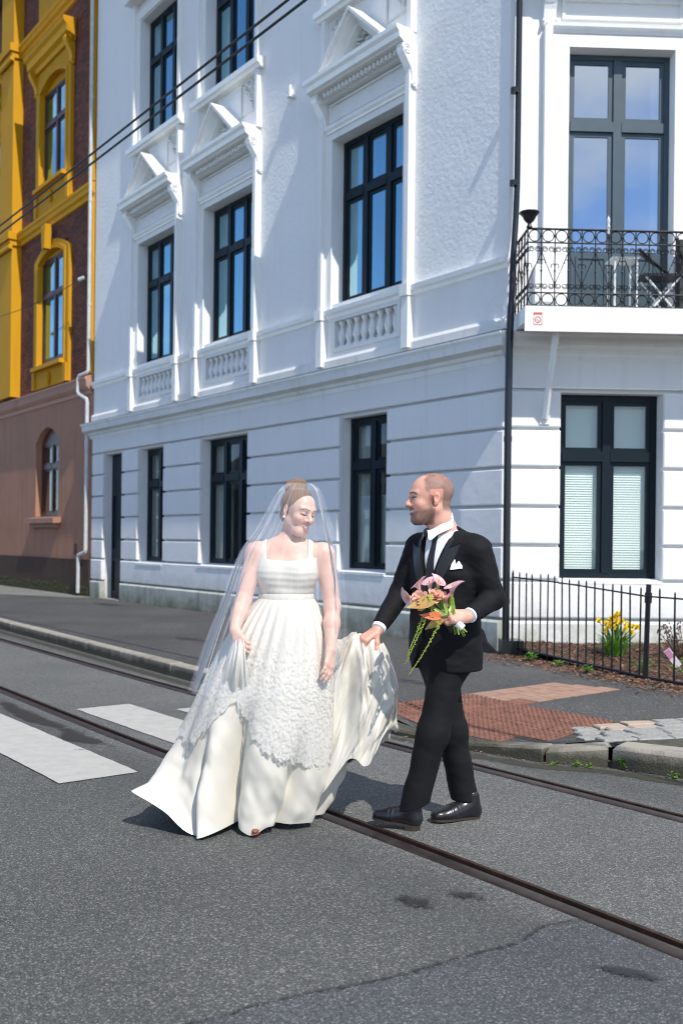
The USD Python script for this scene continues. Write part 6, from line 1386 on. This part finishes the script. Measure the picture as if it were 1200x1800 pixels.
def heart_leaf(c, tip, n_, w, m, fold=0.3, name='anthurium_leaf', parent=bq):
    c = np.asarray(c, float); ax = np.asarray(tip, float) - c; L_ = np.linalg.norm(ax); ax /= L_; n_ = _n(np.asarray(n_) - ax * (np.asarray(n_) @ ax)); sdv = np.cross(n_, ax)
    t_, u_ = np.meshgrid(np.linspace(-0.12, 1, 14), np.linspace(-1, 1, 9)); prof = np.interp(t_, [-0.12, 0.0, 0.2, 0.45, 0.75, 1.0], [0.45, 0.85, 1.0, 0.80, 0.38, 0.0]); tt = np.where(t_ < 0.05, t_ - 0.02 - 0.12 * np.abs(u_) * 0 + 0.12 * (1 - np.abs(u_)), t_)
    P = c + (tt * L_)[..., None] * ax + (u_ * prof * w)[..., None] * sdv + (np.abs(u_) * prof * w * fold - 0.010 * np.sin(t_ * 3) - 0.012 * t_ ** 2)[..., None] * n_
    return part(parent, name, (P.reshape(-1, 3), grid_faces(14, 9)), m, smooth=True)
heart_leaf((0.4234, 4.6550, 1.1627), (0.3040, 4.6550, 1.1348), (0.1, -0.8, 0.6), 0.036, 'anthurium_leaf')
heart_leaf((0.3653, 4.6900, 1.1278), (0.4098, 4.6800, 1.1450), (-0.1, -0.9, 0.2), 0.022, 'anthurium_leaf')
heart_leaf((0.4571, 4.6650, 1.0878), (0.3689, 4.6650, 1.1028), (0.0, -0.75, 0.6), 0.026, 'coral_petal', name='anthurium')
heart_leaf((0.5007, 4.7000, 1.0963), (0.4161, 4.6900, 1.1337), (0.2, -0.8, 0.5), 0.012, 'stem_green', name='leaf')
heart_leaf((0.4689, 4.6750, 1.0765), (0.3946, 4.6750, 1.0276), (0.0, -0.9, 0.35), 0.024, 'anthurium_leaf')
for ky, (x0_, y0_, x1_, y1_) in enumerate((tuple((0.5022, 4.6900, 1.1025)[::2]) + tuple((0.4798, 4.6900, 1.1880)[::2]), tuple((0.4862, 4.6900, 1.0969)[::2]) + tuple((0.4106, 4.6900, 1.1497)[::2]), tuple((0.5129, 4.6900, 1.1079)[::2]) + tuple((0.5256, 4.6900, 1.1724)[::2]))): heart_leaf((x0_, 4.68 - 0.005 * ky, y0_), (x1_, 4.675, y1_), (0.2 - 0.2 * ky, -0.9, 0.3), 0.009, 'stem_green', name='leaf')
heart_leaf((0.4229, 4.6800, 1.1692), (0.4527, 4.6900, 1.2225), (0, -1, 0.2), 0.011, 'amaranth_green', name='leaf')
def amaranth(pts, r0, seed):
    p = np.array(pts); t_ = np.linspace(0, 1, len(p)); cs = CubicSpline(t_, p); r = np.random.default_rng(seed); ms = [tube(cs(np.linspace(0, 1, 24)), 0.0018, 4)]
    L_ = np.linalg.norm(np.diff(cs(np.linspace(0, 1, 50)), axis=0), axis=1).sum(); n_ = int(L_ / 0.0030)
    for k in range(n_):
        tt = k / n_; c_ = cs(tt); w = r0 * (1 - 0.65 * tt); ms.append(blob(c_ + r.normal(0, 1, 3) * w * 0.55, (w * 0.62,) * 3, sub=0))
    part(bq, 'amaranth_string', ms, 'amaranth_green', smooth=True)
amaranth([(0.4076, 4.6600, 1.1835), (0.4209, 4.6550, 1.1467), (0.4271, 4.6600, 1.1038), (0.4407, 4.6600, 1.0827)], 0.0065, 1)
amaranth([(0.3998, 4.6800, 1.0807), (0.3734, 4.6750, 1.0113), (0.3372, 4.6800, 0.9356), (0.3197, 4.6900, 0.8860), (0.3045, 4.7000, 0.8578)], 0.0065, 2)
amaranth([(0.3880, 4.7000, 1.0844), (0.3638, 4.6900, 1.0205), (0.3324, 4.6900, 0.9451), (0.3176, 4.7000, 0.8902)], 0.0060, 3)
amaranth([(0.4695, 4.6800, 1.0654), (0.4424, 4.6700, 1.0125), (0.4058, 4.6700, 0.9427), (0.3672, 4.6800, 0.8771), (0.3232, 4.6900, 0.8084)], 0.0072, 4)
amaranth([(0.4649, 4.6900, 1.0806), (0.4535, 4.6800, 1.0545), (0.4244, 4.6800, 1.0301)], 0.0055, 5)
r = np.random.default_rng(4)
for k in range(17):
    a0 = np.array((0.3957, 4.7400, 1.1735)) + np.array([r.uniform(0, 0.14), r.uniform(-0.02, 0.03), r.uniform(-0.02, 0.02)]); mid = np.array((0.5494, 4.7700, 1.0535)) + r.normal(0, 0.006, 3); e = mid + (mid - a0) * 0.42 * r.uniform(0.75, 1.1) + r.normal(0, 0.006, 3); e[2] = min(e[2], mid[2] - 0.045)
    part(bq, 'stem', tube([a0, (a0 + mid) / 2 + r.normal(0, 0.004, 3), mid, e], 0.0028 if k % 3 else 0.0036, 6), 'stem_green' if k % 5 else 'amaranth_green', smooth=True)
part(bq, 'ribbon', tube([(0.5570, 4.7650, 1.0513), (0.5845, 4.7650, 1.0271)], [0.020, 0.018], 14), 'shirt_cotton', smooth=40)

# ------------------------------------------------------------------ the woman in the wedding gown
wom = thing('person', 'woman in ivory wedding gown and long tulle veil, smiling down at her left', 'person', (-0.28, 5.08, 0))
BC = np.array([-0.278, 5.085, 0.0])
wf = _n((0.66, -0.72, -0.25)); wl_ = _n(np.cross(UP + np.array([0.16, 0, 0]), wf)); WHB = np.array([wl_, wf, _n(np.cross(wl_, wf))])
if WHB[2][2] < 0: WHB[2] *= -1
WHC = np.array([-0.223, 5.06, 1.583]); WS = 0.945
sR, eR, wR = np.array((-0.4347, 5.0800, 1.3684)), np.array((-0.4919, 5.0100, 1.1311)), np.array((-0.5215, 4.9000, 0.9918))
sL, eL, wL = np.array((-0.0894, 5.0900, 1.3663)), np.array((-0.0424, 5.0400, 1.1054)), np.array((-0.0476, 4.9300, 0.8986))
def wtrunk(g):
    o = [('u', ell(BC + (0.0, 0.01, 1.29), (0.148 + g, 0.100 + g, 0.17 + g)), 0.0), ('u', ell(BC + (0.0, 0.0, 1.165), (0.126 + g, 0.095 + g, 0.10 + g)), 0.05), ('u', ell(BC + (0, 0.0, 0.98), (0.17 + g, 0.13 + g, 0.15 + g)), 0.06)]
    for s_ in (-1, 1): o.append(('u', ell(BC + (s_ * 0.070, -0.046, 1.272), (0.076 + g, 0.066 + g, 0.075 + g)), 0.05))
    o += [('u', cone(sR + (0.02, 0, 0.004), BC + (0.01, 0.01, 1.40), 0.044 + g, 0.050 + g), 0.06), ('u', cone(sL + (-0.02, 0, 0.004), BC + (0.01, 0.01, 1.40), 0.044 + g, 0.050 + g), 0.06)]
    return o
wb = wtrunk(0.0) + [('u', cone(BC + (0.015, 0.015, 1.40), WHC + WHB[1] * -0.030 + WHB[2] * -0.060, 0.052, 0.046), 0.035)]
for a, b, c in ((sR, eR, wR), (sL, eL, wL)): wb += [('u', ell(a, (0.046, 0.046, 0.050)), 0.05), ('u', cone(a, b, 0.052, 0.041), 0.03), ('u', cone(b, b + (c - b) * 0.4, 0.040, 0.039), 0.02), ('u', cone(b + (c - b) * 0.4, c, 0.041, 0.025), 0.02)]
for s_ in (-1, 1):
    wb += [('u', cone(BC + (s_ * 0.085, 0, 0.93), BC + (s_ * 0.08 - 0.03, -0.02 * s_, 0.50), 0.085, 0.055), 0.05), ('u', cone(BC + (s_ * 0.08 - 0.03, -0.02 * s_, 0.50), BC + (s_ * 0.06 - 0.07, -0.02, 0.07), 0.052, 0.032), 0.03)]
wb += head_ops(WHC, WHB, WS, True)
hR = _n(np.array((-0.4832, 4.8600, 0.9348)) - wR); wb += hand_ops(wR, hR, (-0.55, -0.75, 0.35), 0.88, curl=(0.45, 0.9, 0.7), thumb=(0.75, 0.45, 0.35), idx=1)
hL = _n(np.array((-0.0576, 4.9000, 0.8177)) - wL); wb += hand_ops(wL, hL, (0.75, -0.62, 0.1), 0.90, curl=(0.15, 0.28, 0.22), thumb=(0.85, 0.35, 0.25), idx=-1, tcurl=0.1)
v, f = polygonise(wb, (-0.64, 4.72, 0.02), (0.05, 5.36, 1.76), 0.0032)
BASE_W = np.array((0.66, 0.425, 0.335))
col, qw = face_cols(v, WHC, WHB, WS, BASE_W, (0.52, 0.17, 0.16), True, smile=0.011, teeth=0.0035)
part(wom, 'body', (v, f), 'skin', smooth=True, col={'tint': col})
# hair: smooth pulled-back cap and a bun
def hairfield(p):
    qq = ((p - WHC.astype(np.float32)) @ WHB.T.astype(np.float32)) / WS; x_, y_, z_ = qq.T
    e = ell((0, -0.020, 0.040), (0.0815, 0.106, 0.0905))(qq); e2 = ell((0, -0.045, -0.02), (0.068, 0.060, 0.07))(qq); d = np.minimum(e, e2)
    line = 0.094 - 1.15 * np.clip(0.086 - z_, 0, 1) - 0.10 * np.abs(x_)       # hairline: how far forward the hair reaches at each height
    line = np.where(z_ < 0.022, 0.012 - 0.35 * (0.022 - z_), line); line = np.maximum(line, -0.2)
    return np.maximum(d, (y_ - line) * 0.8) * WS
bunC = WHC + WHB[2] * 0.118 * WS + WHB[1] * -0.068 * WS
hops = [('u', hairfield, 0.0), ('u', ell(bunC + (0, 0, 0.004), (0.060, 0.054, 0.040)), 0.006), ('u', ell(bunC + (0.012, -0.008, 0.026), (0.044, 0.041, 0.024)), 0.006)]
v, f = polygonise(hops, WHC - 0.17, WHC + 0.22, 0.003)
# strand coordinate: polar angle round the bun (cap), spiral (bun)
rel = (v - bunC); ax_ = WHB[2]; e1 = WHB[0]; e2 = WHB[1]; ang = np.arctan2(rel @ e2, rel @ e1); rd = np.linalg.norm(rel, axis=1)
isb = rd < 0.060; st_ = np.where(isb, rd * 14 + ang * 0.35 + (rel @ ax_) * 10, ang * 1.4)
part(wom, 'hair', (v, f), 'brown_hair', smooth=True, col={'tint': np.stack([st_, rd * 0.2, 0 * rd], 1)})
th = np.linspace(0, 2 * PI, 30)[:-1]; hb = _n(WHB[2] * 0.9 - WHB[1] * 0.45); hx, hy, hz = frame_of(hb)
part(wom, 'hair_band', tube(bunC - hb * 0.020 + 0.047 * (np.cos(th)[:, None] * hx + np.sin(th)[:, None] * hy), 0.0042, 6, closed=True), 'pearl', smooth=True)
part(wom, 'earring', blob(WHC + (WHB[0] * -0.084 + WHB[1] * -0.002 + WHB[2] * -0.040) * WS, (0.0065,) * 3, sub=2), 'pearl', smooth=True)
part(wom, 'earring', blob(WHC + (WHB[0] * 0.084 + WHB[1] * -0.002 + WHB[2] * -0.040) * WS, (0.0065,) * 3, sub=2), 'pearl', smooth=True)
# bodice: fitted, square neckline, two straps, soft horizontal pleats
def neckline(p):
    x_, z_ = p[:, 0] - BC[0], p[:, 2]
    body_ = z_ - (1.346 - 0.012 * np.cos(x_ * 14))
    strap = np.maximum(np.abs(np.abs(x_ - 0.005 + 0.02 * (z_ - 1.32)) - 0.118) - 0.0135, z_ - 1.45)
    return np.minimum(body_, strap) * 0.9
bd = wtrunk(0.0065) + [('n', lambda p: (0.0007 * np.sin(p[:, 2] * 190 + 5 * p[:, 0] + 4 * meshkit.noise(np.asarray(p, float) * 9, 3)) * smooth(1.13, 1.16, p[:, 2]) * (1 - smooth(1.27, 1.32, p[:, 2]))).astype(np.float32), 0), ('i', neckline, 0.003), ('i', half((0, 0, 1.10), (0, 0, -1)), 0)]
for a, b in ((sR, eR), (sL, eL)): bd.append(('s', cone(a + (0, 0, 0.0), b, 0.057, 0.045), 0.006))
v, f = polygonise(bd, (-0.5, 4.86, 1.07), (-0.03, 5.31, 1.5), 0.0035)
part(wom, 'bodice', (v, f), 'ivory_satin', smooth=True)

# skirt: rings from the waist to the hem, deep folds growing downwards
HEM = [(0, (-0.1418, 5.1000, 0.0278)), (25, (-0.1531, 5.0000, 0.0297)), (45, (-0.2438, 4.9300, 0.0371)), (65, (-0.3401, 4.8600, 0.0393)), (85, (-0.4195, 4.7900, 0.0092)), (105, (-0.5278, 4.8000, 0.0435)), (125, (-0.6316, 4.8000, 0.0122)), (142, (-0.7088, 4.7850, -0.0006)), (160, (-0.8547, 4.8300, 0.1002)), (180, (-0.9976, 4.9300, 0.1866)), (203, (-0.9711, 5.1000, 0.1703)), (228, (-0.8488, 5.3000, 0.1283)), (270, (-0.5458, 5.4500, 0.0948)), (315, (-0.2302, 5.3600, 0.0897)), (360, (-0.1418, 5.1000, 0.0278))]
ha = np.array([h_[0] for h_ in HEM], float); hp = np.array([h_[1] for h_ in HEM], float); hp[:, 2] = np.maximum(hp[:, 2], 0.006); hp[-1] = hp[0]
hem_s = PchipInterpolator(np.r_[ha[:-1] - 360, ha, ha[1:] + 360], np.vstack([hp[:-1], hp, hp[1:]]))
def oval(phi, cx, cy, z_, rx, rf, rb):
    s_ = np.sin(phi); return np.stack([cx + rx * np.cos(phi), cy - np.where(s_ > 0, rf, rb) * s_, np.full_like(phi, z_)], -1)
def skirt(phi, vv, off=0.0, fold=1.0):
    """phi in degrees (0 right, 90 towards the viewer, 180 left); vv 0 waist .. 1 hem"""
    phi = np.asarray(phi, float); vv = np.asarray(vv, float); r_ = np.radians(phi)
    R = np.stack([oval(r_, BC[0], BC[1], 1.145, 0.141, 0.114, 0.114), oval(r_, BC[0] - 0.010, BC[1], 1.075, 0.190, 0.155, 0.165), oval(r_, BC[0] - 0.050, BC[1], 0.84, 0.296, 0.215, 0.29), oval(r_, BC[0] - 0.105, BC[1] + 0.01, 0.52, 0.378, 0.268, 0.36), hem_s(np.mod(phi, 360))])
    kn = np.array([0.0, 0.075, 0.30, 0.58, 1.0]); P = np.zeros(phi.shape + (3,))
    W_ = CubicSpline(kn, np.eye(5))(vv)
    P = np.einsum('...k,k...c->...c', W_, R)
    a = phi + 14 * np.sin(r_ * 2 + 0.6) * 0.6 + 7 * vv * np.sin(r_ * 3 + 1)
    ar = np.radians(a)
    sh1 = np.sin(ar * 7 + 0.5 + 0.8 * vv); sh2 = np.sin(ar * 12 + 2.1 - 1.1 * vv); sh3 = np.sin(ar * 29 + 0.7 + 0.6 * np.sin(ar * 4))
    f1 = np.sin(ar * 6 + 0.4 + 1.5 * vv + 0.7 * np.sin(ar * 2.0)) + 0.35 * np.sin(ar * 10 + 2.0 - 1.8 * vv); A = 0.085 * vv ** 1.15 * (0.75 + 0.35 * np.sin(ar * 3 + 1.0))
    dsp = (A * (0.62 * f1 + 0.16 * sh2) + 0.0085 * np.minimum(vv * 6, 1) * sh3 * (1 - np.minimum(vv * 1.7, 0.95))) * fold
    # the deep crease where she lifts the cloth, and the knee pushing through
    crease = np.exp(-((phi - 101 - 6 * vv) / 7.0) ** 2) * smooth(0.42, 0.75, vv) * 0.115 + np.exp(-((phi - 66 + 12 * vv) / 4.5) ** 2) * smooth(0.5, 0.85, vv) * 0.065 + np.exp(-((phi - 126 - 8 * vv) / 5.0) ** 2) * smooth(0.5, 0.85, vv) * 0.055; knee = np.exp(-((phi - 78) / 18.0) ** 2 - ((vv - 0.66) / 0.22) ** 2) * 0.03
    dsp = dsp - crease * fold + knee + off
    rad_ = np.stack([np.cos(r_), -np.sin(r_), 0 * r_], -1)
    P = P + rad_ * dsp[..., None]; P[..., 2] = np.maximum(P[..., 2], 0.004 + off)
    return P
NU, NV = 560, 150
PHI, VV = np.meshgrid(np.linspace(0, 360, NU, endpoint=False), np.linspace(0, 1, NV) ** 1.0)
S0 = skirt(PHI, VV); S1 = skirt(PHI, VV, off=-0.006)
S0n = S0 + ((0.004 + 0.085 * smooth(0.45, 0.85, VV) * (1 - smooth(0.93, 1.0, VV))) * (meshkit.fbm(S0 * (6.5, 6.5, 3.2) + S0[..., [2, 0, 1]] * 2.0, 3, 5) - 0.5))[..., None] * np.stack([np.cos(np.radians(PHI)), -np.sin(np.radians(PHI)), 0 * PHI], -1) * np.minimum(VV * 4, 1)[..., None]
part(wom, 'skirt', [(S0n.reshape(-1, 3), grid_faces(NU, NV, True)[:, ::-1])], 'ivory_satin', smooth=True)
part(wom, 'waistband', (lambda t_: (np.vstack([oval(t_, BC[0], BC[1], z_, rx, rf, rf) for z_, rx, rf in ((1.132, 0.1415, 0.1175), (1.137, 0.1435, 0.1195), (1.160, 0.141, 0.1175), (1.167, 0.137, 0.113))]), grid_faces(120, 4, True)))(np.arange(120) / 120 * 2 * PI), 'ivory_satin', smooth=True)
# shoe tip under the hem
part(wom, 'shoe', [blob((-0.4009, 4.8250, 0.0321), (0.020, 0.045, 0.014), sub=3), blob((-0.4007, 4.8250, 0.0211), (0.022, 0.048, 0.006), sub=3)], 'tan_leather', smooth=True)

# bunch of cloth lifted in her right hand
def net(rows, nu_, nv_):
    G = np.array(rows, float); a = CubicSpline(np.linspace(0, 1, G.shape[1]), G, axis=1)(np.linspace(0, 1, nu_)); return CubicSpline(np.linspace(0, 1, G.shape[0]), a, axis=0)(np.linspace(0, 1, nv_))
g = net([[(-0.5267, 4.9000, 0.9526), (-0.5002, 4.8600, 0.9568), (-0.4714, 4.8500, 0.9526)], [(-0.5418, 4.8900, 0.9031), (-0.4992, 4.8300, 0.8990), (-0.4606, 4.8300, 0.9050)], [(-0.5778, 4.9200, 0.8010), (-0.5119, 4.8300, 0.7995), (-0.4522, 4.8400, 0.8099)], [(-0.6202, 5.0000, 0.6760), (-0.5291, 4.9000, 0.6641), (-0.4471, 4.9200, 0.6760)]], 60, 70)
uu, vv_ = np.meshgrid(np.linspace(0, 1, 60), np.linspace(0, 1, 70))
g[..., 1] += (0.010 * np.sin(uu * 16 + 2.5 * vv_ + 0.5) + 0.005 * np.sin(uu * 31 + 1 - 2 * vv_)) * (0.4 + vv_)
part(wom, 'gathered_cloth', (g.reshape(-1, 3), grid_faces(60, 70)), 'ivory_satin', smooth=True)

# train lifted to the man's hand
rows = [[(-0.1234, 5.1000, 1.0015), (-0.0119, 5.1000, 0.9328), (0.0692, 5.0900, 0.9666), (0.1296, 5.0550, 0.9532), (0.1884, 5.0800, 0.9369), (0.2472, 5.1400, 0.8670)],
        [(-0.0920, 5.1000, 0.7978), (0.0073, 5.0400, 0.7776), (0.0784, 5.0100, 0.8167), (0.1439, 4.9900, 0.7971), (0.2137, 5.0200, 0.7940), (0.2829, 5.1200, 0.7263)],
        [(-0.0866, 4.9800, 0.5141), (0.0043, 4.9800, 0.5351), (0.0807, 4.9900, 0.5854), (0.1517, 4.9700, 0.5612), (0.2267, 5.0000, 0.5682), (0.2967, 5.1200, 0.5304)],
        [(-0.2076, 4.9800, 0.1343), (-0.0600, 4.9600, 0.1978), (0.0405, 4.9700, 0.3385), (0.1266, 4.9800, 0.2831), (0.2066, 5.0200, 0.3923), (0.2917, 5.1200, 0.4543)]]
NT, MT = 260, 200; g = net(rows, NT, MT); uu, vv_ = np.meshgrid(np.linspace(0, 1, NT), np.linspace(0, 1, MT))
hx_, hz_ = (0.1238, 5.0600, 0.9614)[0], (0.1238, 5.0600, 0.9614)[2]
ang_ = np.arctan2(g[..., 0] - hx_, np.maximum(hz_ - g[..., 2], -0.02) + 0.10); dist_ = np.hypot(g[..., 0] - hx_, hz_ - g[..., 2])
wrp = 0.30 * (meshkit.fbm(np.stack([uu * 3.5, vv_ * 2.2, 0 * uu + 2], -1), 3, 21) - 0.5)
ph_ = (ang_ + wrp) * 13 + 0.8
ridge = 1 - np.abs(np.sin(ph_ * 0.5)) ** 0.8 * 1.6; fine = np.sin(ph_ * 1.7 + 4 * vv_)
fold = 0.040 * ridge + 0.012 * fine
crum = 0.060 * (meshkit.fbm(np.stack([uu * 7 + vv_ * 3, vv_ * 4.5 + uu * 4, 0 * uu], -1), 3, 8) - 0.5)
amp = 0.35 + 0.85 * smooth(0.02, 0.22, dist_)
g[..., 1] -= fold * amp + crum; g[..., 0] += 0.010 * np.cos(ph_) * amp
g[..., 2] += 0.035 * (meshkit.fbm(np.stack([uu * 14, vv_ * 2, 0 * uu + 5], -1), 3, 12) - 0.5) * (1 - smooth(0.0, 0.25, vv_)) + 0.025 * np.sin(ph_ * 0.5 + 1) * smooth(0.8, 1, vv_) * smooth(0.3, 0.45, uu)
part(wom, 'train', (g.reshape(-1, 3), grid_faces(NT, MT)), 'ivory_satin', smooth=True)
# the train's far layer, falling behind
g2 = net([[(-0.1127, 5.1600, 0.9670), (0.0645, 5.1600, 0.9335), (0.1368, 5.1000, 0.9286), (0.2184, 5.1600, 0.8821)], [(-0.1120, 5.2600, 0.6873), (0.0831, 5.2400, 0.6923), (0.1864, 5.2000, 0.6991), (0.2750, 5.1800, 0.6586)], [(-0.1543, 5.2800, 0.3822), (0.0119, 5.2500, 0.3601), (0.1603, 5.2200, 0.4275), (0.2714, 5.1800, 0.4513)], [(-0.2261, 5.2600, 0.1299), (-0.0606, 5.2000, 0.1972), (0.0860, 5.1600, 0.3204), (0.2472, 5.1600, 0.4107)]], 120, 90)
u2, v2 = np.meshgrid(np.linspace(0, 1, 120), np.linspace(0, 1, 90)); g2[..., 1] += 0.03 * np.sin(u2 * 26 + v2) * (0.3 + v2)
part(wom, 'train', (g2.reshape(-1, 3), grid_faces(120, 90)), 'ivory_satin', smooth=True)

# veil of tulle falling from the bun over face, shoulders and arms
# height, centre x, half width, centre y, half depth
VT = np.array([(1.728, -0.214, 0.0549, 5.07, 0.07), (1.706, -0.214, 0.0867, 5.0675, 0.1225), (1.665, -0.2176, 0.112, 5.0525, 0.1575), (1.578, -0.2299, 0.146, 5.0575, 0.1825), (1.48, -0.2429, 0.1851, 5.0625, 0.1975), (1.4, -0.2602, 0.2255, 5.065, 0.205), (1.3, -0.2732, 0.2588, 5.0675, 0.2125), (1.13, -0.2935, 0.2964, 5.0775, 0.2325), (0.96, -0.3238, 0.3325, 5.08, 0.26), (0.8, -0.3484, 0.36, 5.075, 0.285), (0.68, -0.3687, 0.3773, 5.0725, 0.3075)])
vk = np.linspace(0, 1, len(VT))
vs = PchipInterpolator(vk, VT)
NVu, NVv = 720, 90
pv_, tv = np.meshgrid(np.linspace(-28, 208, NVu), np.linspace(0, 1, NVv)); C_ = vs(tv)
pr = np.radians(pv_)
pleat = np.random.default_rng(3); fam = np.zeros_like(pv_); shift = np.zeros_like(pv_)
for k in range(80):     # sharp overlapping pleats radiating from the bun
    c_ = pleat.uniform(-25, 205); w = pleat.uniform(0.55, 1.7); am = pleat.uniform(0.7, 1.9) * w; dr = pleat.normal(0, 6)
    t_ = np.exp(-((pv_ - c_ - dr * tv) / w) ** 2); shift += am * t_ * ((pv_ - c_ - dr * tv) / w) * -1.45; fam += pleat.choice([-1, 1]) * t_ * 0.010
ps = pr + np.radians(shift); soft = 0.012 * np.sin(pr * 9 + 1 + tv) + 0.008 * np.sin(pr * 17 + 2 * tv)
cs_, sn_ = np.cos(ps), np.sin(ps); ex_ = 1 - 0.28 * np.minimum(tv * 2.2, 1); cs_ = np.sign(cs_) * np.abs(cs_) ** ex_; sn_ = np.sign(sn_) * np.abs(sn_) ** ex_
rx = C_[..., 2] + (fam + soft) * np.minimum(0.15 + tv * 1.6, 1); ry = C_[..., 4] + (fam + soft) * np.minimum(0.15 + tv * 1.6, 1)
VP = np.stack([C_[..., 1] + rx * cs_, C_[..., 3] - ry * sn_, C_[..., 0] + 0 * ps], -1)
VP[..., 2] -= 0.05 * tv ** 3 * np.sin(pr * 2.0 + 0.4) * 0
vm = (VP.reshape(-1, 3), grid_faces(NVu, NVv))
veil = part(wom, 'veil', vm, 'tulle', smooth=True, col={'fade': (0.042 + 0.16 * np.clip(meshkit.fbm(np.stack([pv_ * 0.45, tv * 0.7, 0 * tv], -1), 3, 6) - 0.45, 0, 1) ** 1.0 * (1 - 0.5 * tv) + 0.05 * (tv < 0.15)).reshape(-1)})
part(veil, 'bound_edge', [tube(VP[::3, 0], 0.0012, 4), tube(VP[::3, -1], 0.0012, 4)], 'white_silk')
# lace border of the veil, lying over the skirt
NLu, NLv = 420, 130
pl = np.linspace(8, 205, NLu)
hemv = np.interp(pl, [8, 20, 40, 60, 80, 95, 108, 116, 124, 140, 165, 190, 205], [0.66, 0.71, 0.73, 0.71, 0.66, 0.59, 0.49, 0.45, 0.53, 0.63, 0.65, 0.60, 0.52])
hemv = hemv + 0.020 * np.abs(np.sin(np.radians(pl) * 16)) + 0.010 * np.abs(np.sin(np.radians(pl) * 43))
PL, TL_ = np.meshgrid(pl, np.linspace(0, 1, NLv)); VL = 0.13 + (hemv[None] - 0.13) * TL_
LP = skirt(PL, VL, off=0.007 + 0.012 * TL_ ** 4, fold=0.8)
LP = LP + 0.0018 * (meshkit.fbm(LP * 40, 3, 2)[..., None] - 0.5) * np.stack([np.cos(np.radians(PL)), -np.sin(np.radians(PL)), 0 * PL], -1)
part(veil, 'lace_border', (LP.reshape(-1, 3), grid_faces(NLu, NLv)[:, ::-1]), 'lace', smooth=True, col={'fade': (0.04 + 0.46 * smooth(0.05, 0.8, TL_)).reshape(-1)})
